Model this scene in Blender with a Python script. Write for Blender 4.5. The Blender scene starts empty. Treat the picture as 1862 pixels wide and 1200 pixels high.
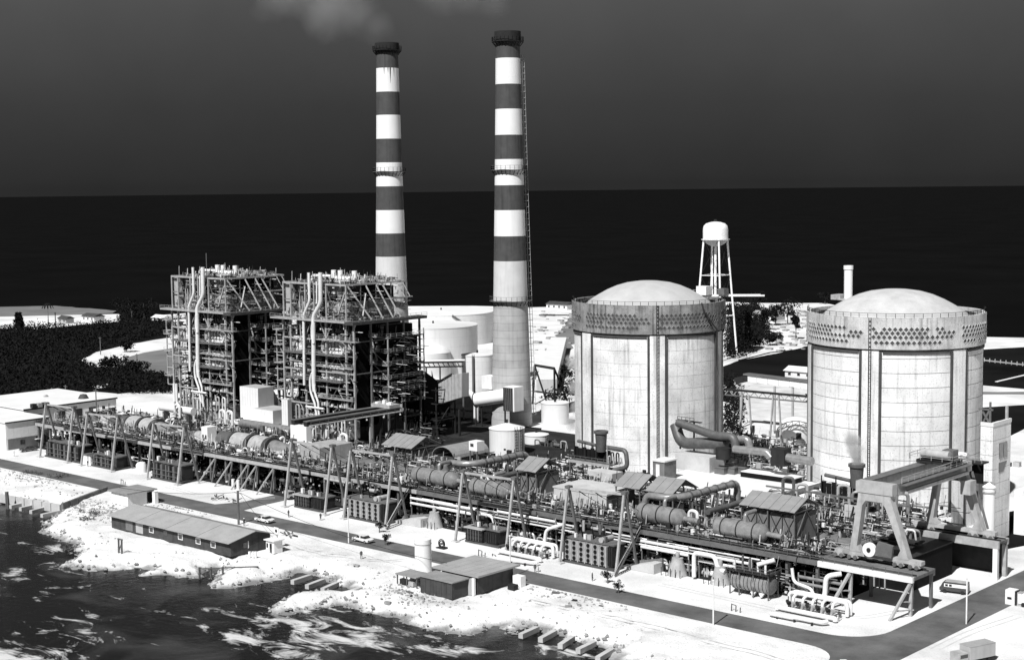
import bpy, math, random
import numpy as np
from mathutils import Vector, Matrix, noise as mnoise
R_ = random.Random(7)
SC = bpy.context.scene
COL = SC.collection
rad = math.radians
# ------------------------------------------------------------------ camera, sky, sun
FPX, HC = 2800.0, 75.0
AZ = rad(48); PITCH = math.atan(266 / 2800.0); ROLL = rad(.64)
f0 = Vector((-math.cos(AZ), math.sin(AZ), 0)); r0 = Vector((math.sin(AZ), math.cos(AZ), 0)); u0 = Vector((0, 0, 1))
fw = f0 * math.cos(PITCH) - u0 * math.sin(PITCH)
up_ = f0 * math.sin(PITCH) + u0 * math.cos(PITCH)
ri = r0 * math.cos(ROLL) - up_ * math.sin(ROLL)
up_ = up_ * math.cos(ROLL) + r0 * math.sin(ROLL)
cam = bpy.data.cameras.new('camera'); camo = bpy.data.objects.new('camera', cam); COL.objects.link(camo)
M = Matrix((ri, up_, -fw)).transposed().to_4x4(); M.translation = Vector((0, 0, HC)); camo.matrix_world = M
cam.sensor_width = 36; cam.lens = FPX / 1862 * 36; cam.clip_start = 1; cam.clip_end = 60000
SC.camera = camo
SUN_EL = rad(49); SHAD = rad(28)      # shadows fall away from the camera, 28 degrees to the right of the view
sd = f0 * math.cos(SHAD) + r0 * math.sin(SHAD)
sun_dir = Vector((sd.x * math.cos(SUN_EL), sd.y * math.cos(SUN_EL), -math.sin(SUN_EL)))
w = bpy.data.worlds.new('World'); SC.world = w; w.use_nodes = True
nt = w.node_tree; nt.nodes.clear()
def N(nt, t, **k):
    n = nt.nodes.new(t)
    for a, b in k.items(): setattr(n, a, b)
    return n
out = N(nt, 'ShaderNodeOutputWorld'); bg = N(nt, 'ShaderNodeBackground'); sky = N(nt, 'ShaderNodeTexSky')
sky.sky_type = 'NISHITA'; sky.sun_disc = False; sky.sun_elevation = SUN_EL
sky.sun_rotation = math.atan2(-sun_dir.x, -sun_dir.y)
sky.air_density = 1; sky.dust_density = 0.2
# the red-filtered monochrome film: only the red of the sky, clearer (darker) low over the sea
sep = N(nt, 'ShaderNodeSeparateColor'); nt.links.new(sky.outputs[0], sep.inputs[0])
tc = N(nt, 'ShaderNodeTexCoord'); sx = N(nt, 'ShaderNodeSeparateXYZ'); nt.links.new(tc.outputs['Generated'], sx.inputs[0])
ramp = N(nt, 'ShaderNodeValToRGB'); nt.links.new(sx.outputs['Z'], ramp.inputs[0])
cr = ramp.color_ramp; cr.elements[0].position = 0; cr.elements[0].color = (.15,) * 3 + (1,)
cr.elements[1].position = 1; cr.elements[1].color = (.5,) * 3 + (1,)
for p_, c_ in ((.005, .17), (.05, .26), (.12, .50), (.35, .6)):
    e = cr.elements.new(p_); e.color = (c_,) * 3 + (1,)
skn = N(nt, 'ShaderNodeTexNoise'); skn.inputs['Scale'].default_value = 9; skn.inputs['Detail'].default_value = 5
nt.links.new(tc.outputs['Generated'], skn.inputs[0])
skm = N(nt, 'ShaderNodeMapRange'); nt.links.new(skn.outputs[0], skm.inputs[0]); skm.inputs[3].default_value = .78; skm.inputs[4].default_value = 1.24
mn = N(nt, 'ShaderNodeMath', operation='MINIMUM'); nt.links.new(sep.outputs[0], mn.inputs[0]); mn.inputs[1].default_value = 1.3
m1 = N(nt, 'ShaderNodeMath', operation='MULTIPLY'); nt.links.new(mn.outputs[0], m1.inputs[0]); nt.links.new(ramp.outputs[0], m1.inputs[1])
m2 = N(nt, 'ShaderNodeMath', operation='MULTIPLY'); nt.links.new(m1.outputs[0], m2.inputs[0]); nt.links.new(skm.outputs[0], m2.inputs[1])
nt.links.new(m2.outputs[0], bg.inputs[0]); bg.inputs[1].default_value = .1; nt.links.new(bg.outputs[0], out.inputs[0])
sun = bpy.data.lights.new('sun', 'SUN'); sun.energy = 4.6; sun.angle = rad(.5); sun.color = (1, 1, 1)
suno = bpy.data.objects.new('sun', sun); COL.objects.link(suno); suno.rotation_euler = sun_dir.to_track_quat('-Z', 'Y').to_euler()
vs = SC.view_settings; vs.view_transform = 'Standard'; vs.look = 'None'; vs.gamma = 1; vs.use_curve_mapping = False; vs.exposure = .35
SC.render.engine = 'CYCLES'
SC.cycles.max_bounces = 5; SC.cycles.diffuse_bounces = 2; SC.cycles.volume_bounces = 1
# ------------------------------------------------------------------ survey: where a sighted point stands
def P(px, py, z=0.0):
    d = ri * (px - 931) - up_ * (py - 600) + fw * FPX
    t = (z - HC) / d.z
    return Vector((d.x * t, d.y * t, z))
def Xat(px, y, z=0.0):
    lo, hi = -900, 200
    for _ in range(40):
        m = (lo + hi) / 2; p = Vector((m, y, z - HC))
        if 931 + FPX * p.dot(ri) / p.dot(fw) < px: lo = m
        else: hi = m
    return lo
def XZ(px, py, y):
    d = ri * (px - 931) - up_ * (py - 600) + fw * FPX; t = y / d.y
    return Vector((d.x * t, y, HC + d.z * t))
# ------------------------------------------------------------------ materials
MATS = {}
def mat(name, v, rough=.8, var=.15, scale=.6, streak=0, bump=0, metal=0, spec=.3, fine=0, corr=None, wet=False):
    m = bpy.data.materials.new(name); m.use_nodes = True; nt = m.node_tree
    b = nt.nodes['Principled BSDF']; b.inputs['Roughness'].default_value = rough
    b.inputs['Metallic'].default_value = metal; b.inputs['Specular IOR Level'].default_value = spec
    geo = N(nt, 'ShaderNodeNewGeometry'); L = nt.links.new
    n1 = N(nt, 'ShaderNodeTexNoise'); n1.inputs['Scale'].default_value = scale; n1.inputs['Detail'].default_value = 6; n1.inputs['Roughness'].default_value = .62
    L(geo.outputs['Position'], n1.inputs[0])
    r1 = N(nt, 'ShaderNodeMapRange'); L(n1.outputs[0], r1.inputs[0]); r1.inputs[1].default_value = .3; r1.inputs[2].default_value = .7
    r1.inputs[3].default_value = v * (1 - var); r1.inputs[4].default_value = v * (1 + var * .6)
    cur = r1.outputs[0]
    if streak:
        mp = N(nt, 'ShaderNodeMapping'); mp.inputs['Scale'].default_value = (1.3, 1.3, .07); L(geo.outputs['Position'], mp.inputs[0])
        n2 = N(nt, 'ShaderNodeTexNoise'); n2.inputs['Scale'].default_value = 1; n2.inputs['Detail'].default_value = 5; L(mp.outputs[0], n2.inputs[0])
        r2 = N(nt, 'ShaderNodeMapRange'); L(n2.outputs[0], r2.inputs[0]); r2.inputs[1].default_value = .52; r2.inputs[2].default_value = .72
        r2.inputs[3].default_value = 1; r2.inputs[4].default_value = 1 - streak
        mm = N(nt, 'ShaderNodeMath', operation='MULTIPLY'); L(cur, mm.inputs[0]); L(r2.outputs[0], mm.inputs[1]); cur = mm.outputs[0]
    if fine:
        n3 = N(nt, 'ShaderNodeTexNoise'); n3.inputs['Scale'].default_value = 3.2; n3.inputs['Detail'].default_value = 4; L(geo.outputs['Position'], n3.inputs[0])
        r3 = N(nt, 'ShaderNodeMapRange'); L(n3.outputs[0], r3.inputs[0]); r3.inputs[1].default_value = .55; r3.inputs[2].default_value = .75
        r3.inputs[3].default_value = 1; r3.inputs[4].default_value = 1 - fine
        mm = N(nt, 'ShaderNodeMath', operation='MULTIPLY'); L(cur, mm.inputs[0]); L(r3.outputs[0], mm.inputs[1]); cur = mm.outputs[0]
    if wet:
        sp = N(nt, 'ShaderNodeSeparateXYZ'); L(geo.outputs['Position'], sp.inputs[0]); nz = N(nt, 'ShaderNodeTexNoise'); nz.inputs['Scale'].default_value = .25; nz.inputs['Detail'].default_value = 6; L(geo.outputs['Position'], nz.inputs[0])
        za = N(nt, 'ShaderNodeMath', operation='MULTIPLY_ADD'); L(nz.outputs[0], za.inputs[0]); za.inputs[1].default_value = 2.4; L(sp.outputs['Z'], za.inputs[2])
        rw = N(nt, 'ShaderNodeMapRange'); L(za.outputs[0], rw.inputs[0]); rw.inputs[1].default_value = -.75; rw.inputs[2].default_value = .1; rw.inputs[3].default_value = .3; rw.inputs[4].default_value = 1
        mm = N(nt, 'ShaderNodeMath', operation='MULTIPLY'); L(cur, mm.inputs[0]); L(rw.outputs[0], mm.inputs[1]); cur = mm.outputs[0]
    L(cur, b.inputs['Base Color'])
    if bump:
        bp = N(nt, 'ShaderNodeBump'); bp.inputs['Strength'].default_value = bump; bp.inputs['Distance'].default_value = .15
        n4 = N(nt, 'ShaderNodeTexNoise'); n4.inputs['Scale'].default_value = 2.2; n4.inputs['Detail'].default_value = 6; L(geo.outputs['Position'], n4.inputs[0])
        L(n4.outputs[0], bp.inputs['Height']); L(bp.outputs[0], b.inputs['Normal'])
    if corr:
        mp = N(nt, 'ShaderNodeMapping'); mp.inputs['Scale'].default_value = corr; L(geo.outputs['Position'], mp.inputs[0])
        wv = N(nt, 'ShaderNodeTexWave'); wv.inputs['Scale'].default_value = 1; L(mp.outputs[0], wv.inputs[0])
        bp = N(nt, 'ShaderNodeBump'); bp.inputs['Strength'].default_value = .6; bp.inputs['Distance'].default_value = .1
        L(wv.outputs[1], bp.inputs['Height']); L(bp.outputs[0], b.inputs['Normal'])
    MATS[name] = m; return m
mat('sand', .72, .95, .3, .06, fine=.3, bump=.5)
mat('yard', .62, .95, .30, .12, fine=.3, bump=.5)
mat('bank', .74, .95, .34, .09, fine=.45, bump=.8, wet=True)
mat('asphalt', .125, .9, .5, .12, fine=.3)
mat('concrete_aged', .78, .85, .34, .13, streak=.42, fine=.42, bump=.25)
mat('concrete_pale', .80, .85, .24, .14, streak=.32, fine=.38, bump=.25)
mat('girder_aged', .27, .85, .5, .35, streak=.75, fine=.6, bump=.3)
mat('girder_pale', .56, .85, .3, .25, streak=.45, fine=.4, bump=.25)
mat('concrete_shaft', .44, .85, .16, .2, streak=.15, fine=.12, bump=.15)
mat('shaft_clean', .62, .8, .10, .2, streak=.12)
mat('concrete_deck', .17, .9, .45, .3, fine=.45)
mat('concrete_block', .5, .9, .18, .3, fine=.15)
mat('joint', .07, .9, .3, .5)
mat('white_paint', .82, .5, .04, .2, streak=.05)
mat('tank_white', .70, .5, .08, .2, streak=.1)
mat('band_dark', .07, .7, .2, .5, streak=.35)
mat('soot', .022, .9, .3, .5)
mat('steel_light', .38, .55, .25, .8, spec=.5)
mat('steel_grey', .13, .55, .3, .8, spec=.5)
mat('steel_dark', .028, .7, .3, .8, spec=.15)
mat('steel_black', .012, .8, .3, .8, spec=.1)
mat('lagging', .30, .38, .3, .9, fine=.2, spec=.6, metal=.35)
mat('lagging_dull', .12, .5, .3, .9, fine=.3, metal=.2)
mat('pipe_white', .72, .5, .12, .9)
mat('casing_light', .38, .7, .22, .7, streak=.3)
mat('casing_dark', .06, .7, .35, .7, streak=.3)
mat('casing_black', .010, .9, .3, .7, spec=.08)
mat('roof_metal', .26, .6, .16, .5, streak=.05, fine=.15)
mat('roof_white', .70, .85, .08, .15, fine=.06)
mat('roof_felt', .26, .9, .22, .4, fine=.3)
mat('wall_white', .76, .8, .07, .3, streak=.08)
mat('wall_grey', .40, .8, .12, .3, streak=.1)
mat('wall_timber', .06, .8, .3, .7, streak=.3)
mat('window', .03, .15, .2, 1, spec=.8)
mat('timber', .12, .9, .3, .8)
mat('rock', .30, .95, .5, .6, fine=.4)
mat('leaf', .013, .9, .5, .5, spec=.05)
mat('leaf_pale', .09, .8, .5, .5)
mat('scrub', .010, .95, .5, .08, fine=.4, spec=.03)
mat('field', .17, .95, .3, .04, fine=.2)
mat('dark_grass_and_shadow', .009, .95, .5, .03, fine=.3, spec=.03)
mat('car_white', .75, .25, .04, 1, spec=.6)
mat('car_dark', .05, .25, .1, 1, spec=.6)
mat('rubber', .02, .8, .1, 1)
mat('skin', .3, .7, .05, 1)
mat('cloth_dark', .05, .8, .1, 1)
mat('cloth_pale', .5, .8, .1, 1)
mat('glazed', .5, .2, .1, 1, spec=.8)
# ------------------------------------------------------------------ mesh helpers
OFF = {}
def W(o): return OFF.get(o.name, Vector((0, 0, 0))) if o else Vector((0, 0, 0))
def link(o, parent=None):
    COL.objects.link(o)
    if parent: o.parent = parent
    return o
def tag(o, label=None, cat=None, group=None, kind=None):
    if label: o['label'] = label
    if cat: o['category'] = cat
    if group: o['group'] = group
    if kind: o['kind'] = kind
    return o
def thing(name, label, cat, loc, group=None, rz=0):
    o = bpy.data.objects.new(name, None); link(o); o.location = loc; o.empty_display_size = 1
    o.rotation_euler = (0, 0, rz); OFF[o.name] = Vector(loc)
    return tag(o, label, cat, group)
def frame(d):
    d = Vector(d).normalized(); a = Vector((0, 0, 1)) if abs(d.z) < .95 else Vector((0, 1, 0))
    s = d.cross(a).normalized(); return s, s.cross(d).normalized(), d
class MB:
    def __init__(self): self.v = []; self.f = []
    def add(self, vs, fs):
        n = len(self.v); self.v += [tuple(p) for p in vs]; self.f += [tuple(i + n for i in q) for q in fs]; return self
    def box(self, x0, x1, y0, y1, z0, z1):
        return self.add([(x, y, z) for z in (z0, z1) for y in (y0, y1) for x in (x0, x1)],
                        [(0, 2, 3, 1), (4, 5, 7, 6), (0, 1, 5, 4), (2, 6, 7, 3), (0, 4, 6, 2), (1, 3, 7, 5)])
    def bar(self, p, q, w, h=None):
        h = h or w; p = Vector(p); q = Vector(q); s, t, d = frame(q - p)
        c = [a * w / 2 * s + b * h / 2 * t for a, b in ((-1, -1), (1, -1), (1, 1), (-1, 1))]
        return self.add([p + k for k in c] + [q + k for k in c], [(3, 2, 1, 0), (4, 5, 6, 7), (0, 1, 5, 4), (1, 2, 6, 5), (2, 3, 7, 6), (3, 0, 4, 7)])
    def tube(self, pts, r, n=8, r2=None, caps=True):
        pts = [Vector(p) for p in pts]; rings = []; m = len(pts); s = None
        for i, p in enumerate(pts):
            d = (pts[min(i + 1, m - 1)] - pts[max(i - 1, 0)]).normalized()
            if s is None: s, t, _ = frame(d)
            s = (s - d * s.dot(d)).normalized(); t = s.cross(d)
            k = 1
            if 0 < i < m - 1:
                a = (pts[i + 1] - pts[i]).normalized(); k = 1
            rr = r if r2 is None else r + (r2 - r) * i / (m - 1)
            rings.append([p + (s * math.cos(a_) + t * math.sin(a_)) * rr for a_ in [2 * math.pi * j / n for j in range(n)]])
        vs = [v for rg in rings for v in rg]; fs = []
        for i in range(m - 1):
            for j in range(n):
                a, b = i * n + j, i * n + (j + 1) % n; fs.append((a, a + n, b + n, b))
        if caps: fs += [tuple(range(n)), tuple((m - 1) * n + j for j in reversed(range(n)))]
        return self.add(vs, fs)
    def cyl(self, p, q, r, n=16, r2=None): return self.tube([p, q], r, n, r2)
    def lathe(self, cx, cy, prof, n=32, a0=0, a1=2 * math.pi, close=False):
        full = abs(a1 - a0 - 2 * math.pi) < 1e-6; k = n if full else n + 1; vs = []
        for r, z in prof:
            for j in range(k):
                a = a0 + (a1 - a0) * j / n; vs.append((cx + r * math.cos(a), cy + r * math.sin(a), z))
        fs = []; m = len(prof)
        for i in range(m if close else m - 1):
            i2 = (i + 1) % m
            for j in range(n):
                j2 = (j + 1) % k; fs.append((i * k + j, i * k + j2, i2 * k + j2, i2 * k + j))
        if not full and close:
            fs.append(tuple(i * k for i in range(m))); fs.append(tuple(i * k + n for i in reversed(range(m))))
        return self.add(vs, fs)
    def prism(self, poly, a, b, axis='y'):
        n = len(poly)
        def pt(u, v, w_): return {'y': (u, w_, v), 'x': (w_, u, v), 'z': (u, v, w_)}[axis]
        vs = [pt(u, v, a) for u, v in poly] + [pt(u, v, b) for u, v in poly]
        return self.add(vs, [tuple(range(n)), tuple(n + i for i in reversed(range(n)))] + [(i, n + i, n + (i + 1) % n, (i + 1) % n) for i in range(n)])
    def mesh(self, name, m, smooth=False, off=Vector((0, 0, 0)), angle=40):
        me = bpy.data.meshes.new(name); me.from_pydata([(v[0] - off.x, v[1] - off.y, v[2] - off.z) for v in self.v], [], self.f)
        import bmesh as _b
        bm = _b.new(); bm.from_mesh(me); _b.ops.recalc_face_normals(bm, faces=bm.faces); bm.to_mesh(me); bm.free()
        if smooth:
            me.polygons.foreach_set('use_smooth', [True] * len(me.polygons)); me.set_sharp_from_angle(angle=rad(angle))
        me.materials.append(MATS[m]); me.update(); return me
    def build(self, name, m, parent=None, smooth=False, angle=40):
        o = bpy.data.objects.new(name, self.mesh(name, m, smooth, W(parent), angle)); link(o, parent); OFF[o.name] = W(parent); return o
UNIT = {}
def unit(kind, m):
    k = (kind, m)
    if k not in UNIT:
        b = MB()
        if kind == 'box': b.box(-.5, .5, -.5, .5, -.5, .5)
        else: b.cyl((0, 0, -.5), (0, 0, .5), .5, int(kind))
        UNIT[k] = b.mesh(kind, m, kind != 'box')
    return UNIT[k]
def beam(name, p, q, w, h=None, m='steel_grey', parent=None, kind='box'):
    "a straight bar from p to q sharing one unit mesh"
    h = h or w; p = Vector(p); q = Vector(q); s, t, d = frame(q - p); L = (q - p).length
    o = bpy.data.objects.new(name, unit(kind, m)); link(o, parent)
    Mx = Matrix((s * w, t * h, d * L)).transposed().to_4x4(); Mx.translation = (p + q) / 2 - W(parent)
    o.matrix_local = Mx; OFF[o.name] = W(parent); return o
def pipe(name, p, q, r, m='lagging', parent=None, n=12): return beam(name, p, q, 2 * r, 2 * r, m, parent, str(n))
def block(name, x0, x1, y0, y1, z0, z1, m, parent=None):
    o = bpy.data.objects.new(name, unit('box', m)); link(o, parent)
    o.location = Vector(((x0 + x1) / 2, (y0 + y1) / 2, (z0 + z1) / 2)) - W(parent); o.scale = (x1 - x0, y1 - y0, z1 - z0); OFF[o.name] = W(parent); return o
def bend(pts, r=1.0, k=4):
    "round the corners of a path"
    pts = [Vector(p) for p in pts]; res = [pts[0]]
    for i in range(1, len(pts) - 1):
        a, b, c = pts[i - 1], pts[i], pts[i + 1]; rr = min(r, (a - b).length * .45, (c - b).length * .45)
        p0 = b + (a - b).normalized() * rr; p2 = b + (c - b).normalized() * rr
        for j in range(k + 1):
            t = j / k; res.append(p0 * (1 - t) ** 2 + b * 2 * t * (1 - t) + p2 * t * t)
    return res + [pts[-1]]
def bpipe(name, pts, r, m='lagging', parent=None, br=1.2, n=10):
    return MB().tube(bend(pts, br), r, n).build(name, m, parent, True, 50)
def copy_tree(o, parent=None):
    c = o.copy(); COL.objects.link(c); c.parent = parent; OFF[c.name] = OFF.get(o.name, Vector((0, 0, 0)))
    for ch in list(o.children): copy_tree(ch, c)
    return c
def copy_to(o, loc, label, group=None, rz=None):
    c = copy_tree(o); c.location = loc; c['label'] = label
    if group: c['group'] = group
    if rz is not None: c.rotation_euler = (0, 0, rz)
    return c
def railing(name, pts, h=1.05, m='steel_grey', parent=None, step=2.2):
    b = MB()
    for p, q in zip(pts[:-1], pts[1:]):
        p = Vector(p); q = Vector(q); L = (q - p).length; n = max(1, int(L / step))
        b.bar(p + Vector((0, 0, h)), q + Vector((0, 0, h)), .09); b.bar(p + Vector((0, 0, h * .5)), q + Vector((0, 0, h * .5)), .06)
        for i in range(n + 1):
            a = p.lerp(q, i / n); b.bar(a, a + Vector((0, 0, h)), .08)
    return b.build(name, m, parent)
# ------------------------------------------------------------------ ground, water, roads
WZ = -2.0
shore_px = [(-60, 925), (0, 917), (43, 912), (112, 930), (84, 948), (80, 970), (133, 990), (140, 1013), (112, 1030), (167, 1038), (233, 1034), (277, 1038), (253, 1046), (333, 1049), (363, 1050), (398, 1032), (382, 1052), (390, 1072), (443, 1070), (520, 1050), (548, 1040), (655, 1078), (600, 1078), (520, 1086), (488, 1100), (492, 1114), (515, 1122), (560, 1108), (617, 1100), (693, 1122), (760, 1138), (806, 1153), (844, 1155), (899, 1142), (929, 1150), (961, 1141), (1010, 1157), (1039, 1164), (1074, 1171), (1115, 1182), (1103, 1196), (1180, 1250)]
shore = [(P(a, b, WZ).x, P(a, b, WZ).y) for a, b in shore_px]
poly = np.array([(-680, 240), (-680, 214), (-480, 198)] + shore + [(-130, 120), (-20, 100), (-20, 240)])
gx = np.arange(-640, -40 + .1, .8); gy = np.arange(100.2, 213.01, .8); gy[-1] = 213.0
X_, Y_ = np.meshgrid(gx, gy); pts = np.stack([X_.ravel(), Y_.ravel()], 1)
dmin = np.full(len(pts), 1e9); inside = np.zeros(len(pts), bool)
for a, b in zip(poly, np.roll(poly, -1, 0)):
    ab = b - a; t = np.clip(((pts - a) @ ab) / (ab @ ab), 0, 1); dd = np.hypot(*(pts - a - t[:, None] * ab).T); dmin = np.minimum(dmin, dd)
    c = (a[1] > pts[:, 1]) != (b[1] > pts[:, 1])
    xi = a[0] + (pts[:, 1] - a[1]) * ab[0] / (ab[1] if abs(ab[1]) > 1e-9 else 1e-9)
    inside ^= c & (pts[:, 0] < xi)
sdf = np.where(inside, dmin, -dmin)
hz = np.empty(len(pts))
for i, (x, y) in enumerate(pts):
    s_ = sdf[i]
    if s_ < -12: hz[i] = -6; continue
    s_ += 1.6 * mnoise.noise((x * .16, y * .16, 0)) + 1.2 * mnoise.noise((x * .45, y * .45, 3)) + .5 * mnoise.noise((x * 1.1, y * 1.1, 6))
    h = -2.0 + s_ * .42 if s_ > 0 else -2 + s_ * .5
    h = max(-6, min(h, 0))
    k = min(1, max(0, (213 - y) / 7))
    h = h * k + (1 - k) * 0
    h += k * (.24 * mnoise.noise((x * .35, y * .35, 5)) + .2 * mnoise.noise((x * .9, y * .9, 8)) * (1.6 if s_ < 4 else .55) + .28 * mnoise.noise((x * .07, y * .09, 1)) - .05)
    hz[i] = min(h, .45 * k)
def ground_z(x, y):
    if y >= 213: return 0
    i = int(round((x + 640) / .8)); j = int(round((y - 100.2) / .8))
    i = max(0, min(i, len(gx) - 1)); j = max(0, min(j, len(gy) - 1)); return float(hz[j * len(gx) + i])
nx, ny = len(gx), len(gy)
b = MB(); b.v = [(x, y, z) for (x, y), z in zip(pts.tolist(), hz.tolist())]
b.f = [(j * nx + i, j * nx + i + 1, (j + 1) * nx + i + 1, (j + 1) * nx + i) for j in range(ny - 1) for i in range(nx - 1)
       if max(hz[j * nx + i], hz[j * nx + i + 1], hz[(j + 1) * nx + i], hz[(j + 1) * nx + i + 1]) > -5.9]
m_ = MATS['bank']
tag(b.build('ground', 'bank', None, True, 80), kind='structure')
# plant ground: one sheet out to the far coast, with a skirt under the water
coast_px = [(-500, 640), (-200, 590), (0, 576), (120, 573), (215, 571), (250, 583), (290, 573), (400, 565), (560, 560), (700, 557), (860, 556), (960, 559), (1035, 557), (1200, 554), (1330, 551), (1500, 551), (1600, 572), (1700, 611), (1862, 614), (2100, 622), (2500, 640)]
coast = [P(a, b_) for a, b_ in coast_px]
co = [Vector((-1500, 213, 0)), Vector((-1500, 500, 0))] + coast + [Vector((400, 480, 0)), Vector((400, 213, 0))]
n = len(co); b = MB(); b.v = [tuple(p) for p in co] + [(p.x * 1.004, p.y * 1.004, -5) for p in co]
b.f = [tuple(range(n))] + [(i, i + 1, n + i + 1, n + i) for i in range(n - 1)]
tag(b.build('terrain', 'sand'), kind='structure')
def sheet(name, pxs, m, z, kind='structure', world=False, cat=None, label=None):
    ps = [Vector((a, c, z)) for a, c in pxs] if world else [P(a, c, z) for a, c in pxs]
    # ragged outline
    res = []
    for i, p in enumerate(ps):
        q = ps[(i + 1) % len(ps)]; L = (q - p).length; k = max(1, min(24, int(L / 6))) if not world else 1
        for j in range(k):
            c = p.lerp(q, j / k)
            if not world and j: c += Vector((mnoise.noise(c * .11) * min(3, L * .04), mnoise.noise(c * .13 + Vector((9, 0, 0))) * min(3, L * .04), 0))
            res.append(c)
    o = MB().add(res, [tuple(range(len(res)))]).build(name, m)
    return tag(o, label, cat, kind=kind)
sheet('scrub_land', [(-400, 625), (0, 597), (60, 600), (150, 590), (215, 585), (232, 570), (262, 572), (300, 592), (330, 640), (330, 700), (217, 716), (172, 712), (0, 730), (-200, 760)], 'scrub', .004)
sheet('sand_track', [(148, 655), (175, 640), (240, 625), (300, 615), (330, 612), (330, 694), (300, 687), (262, 680), (215, 677), (205, 668), (165, 667)], 'sand', .010)
sheet('field', [(212, 662), (228, 650), (262, 641), (330, 630), (330, 680), (295, 680), (255, 676), (220, 672)], 'field', .016)
sheet('sand_clearing', [(168, 702), (215, 694), (240, 700), (175, 706)], 'sand', .010)
sheet('tidal_flat', [(-300, 612), (0, 592), (90, 577), (205, 569), (212, 565), (100, 556), (0, 558), (-300, 580)], 'field', -.3)
sheet('canal', [(1310, 668), (1345, 655), (1400, 645), (1475, 628), (1475, 692), (1430, 690), (1310, 700)], 'dark_grass_and_shadow', .006)
sheet('marsh', [(1780, 636), (1862, 631), (2050, 626), (2100, 690), (1862, 707), (1780, 700)], 'dark_grass_and_shadow', .006)
sheet('marsh', [(1780, 741), (1862, 736), (2000, 735), (1990, 776), (1862, 780), (1838, 792), (1780, 800)], 'dark_grass_and_shadow', .006)
sheet('service_road', [(1780, 712), (2050, 712), (2050, 717), (1780, 717)], 'field', .012)
sheet('canal', [(1300, 712), (1475, 716), (1475, 735), (1300, 728)], 'dark_grass_and_shadow', .006)
sheet('shadow_slope', [(1808, 935), (1862, 925), (1990, 915), (2000, 962), (1862, 992), (1806, 1003)], 'dark_grass_and_shadow', .006)  # shadow on the hill laid in as a dark sheet
sheet('tarmac_pad', [(760, 690), (900, 690), (900, 770), (985, 778), (985, 800), (850, 800), (700, 790), (700, 730)], 'scrub', .005)  # tarmac with the shade behind the boilers put into its near-black colour
sheet('tarmac_pad', [(1330, 690), (1465, 700), (1465, 770), (1330, 750)], 'yard', .009)
sheet('access_road', [(965, 690), (1000, 690), (1080, 577), (1036, 577)], 'field', .006)
# roads
def arc(cx, cy, r, a0, a1, k=8): return [(cx + r * math.cos(rad(a0 + (a1 - a0) * i / k)), cy + r * math.sin(rad(a0 + (a1 - a0) * i / k))) for i in range(k + 1)]
rd = [(-900, 213.2), (-128, 213.2)] + arc(-128, 206.2, 7, 90, 0) + [(-121, 120), (-112.8, 120), (-112.8, 560), (-121.4, 560)] + arc(-129.4, 228.3, 8, 0, -90) + [(-283, 220.3), (-284, 226), (-285, 245), (-292, 245), (-291, 226), (-294, 220.3), (-900, 220.3)]
sheet('road', rd, 'asphalt', .014, world=True)
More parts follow.
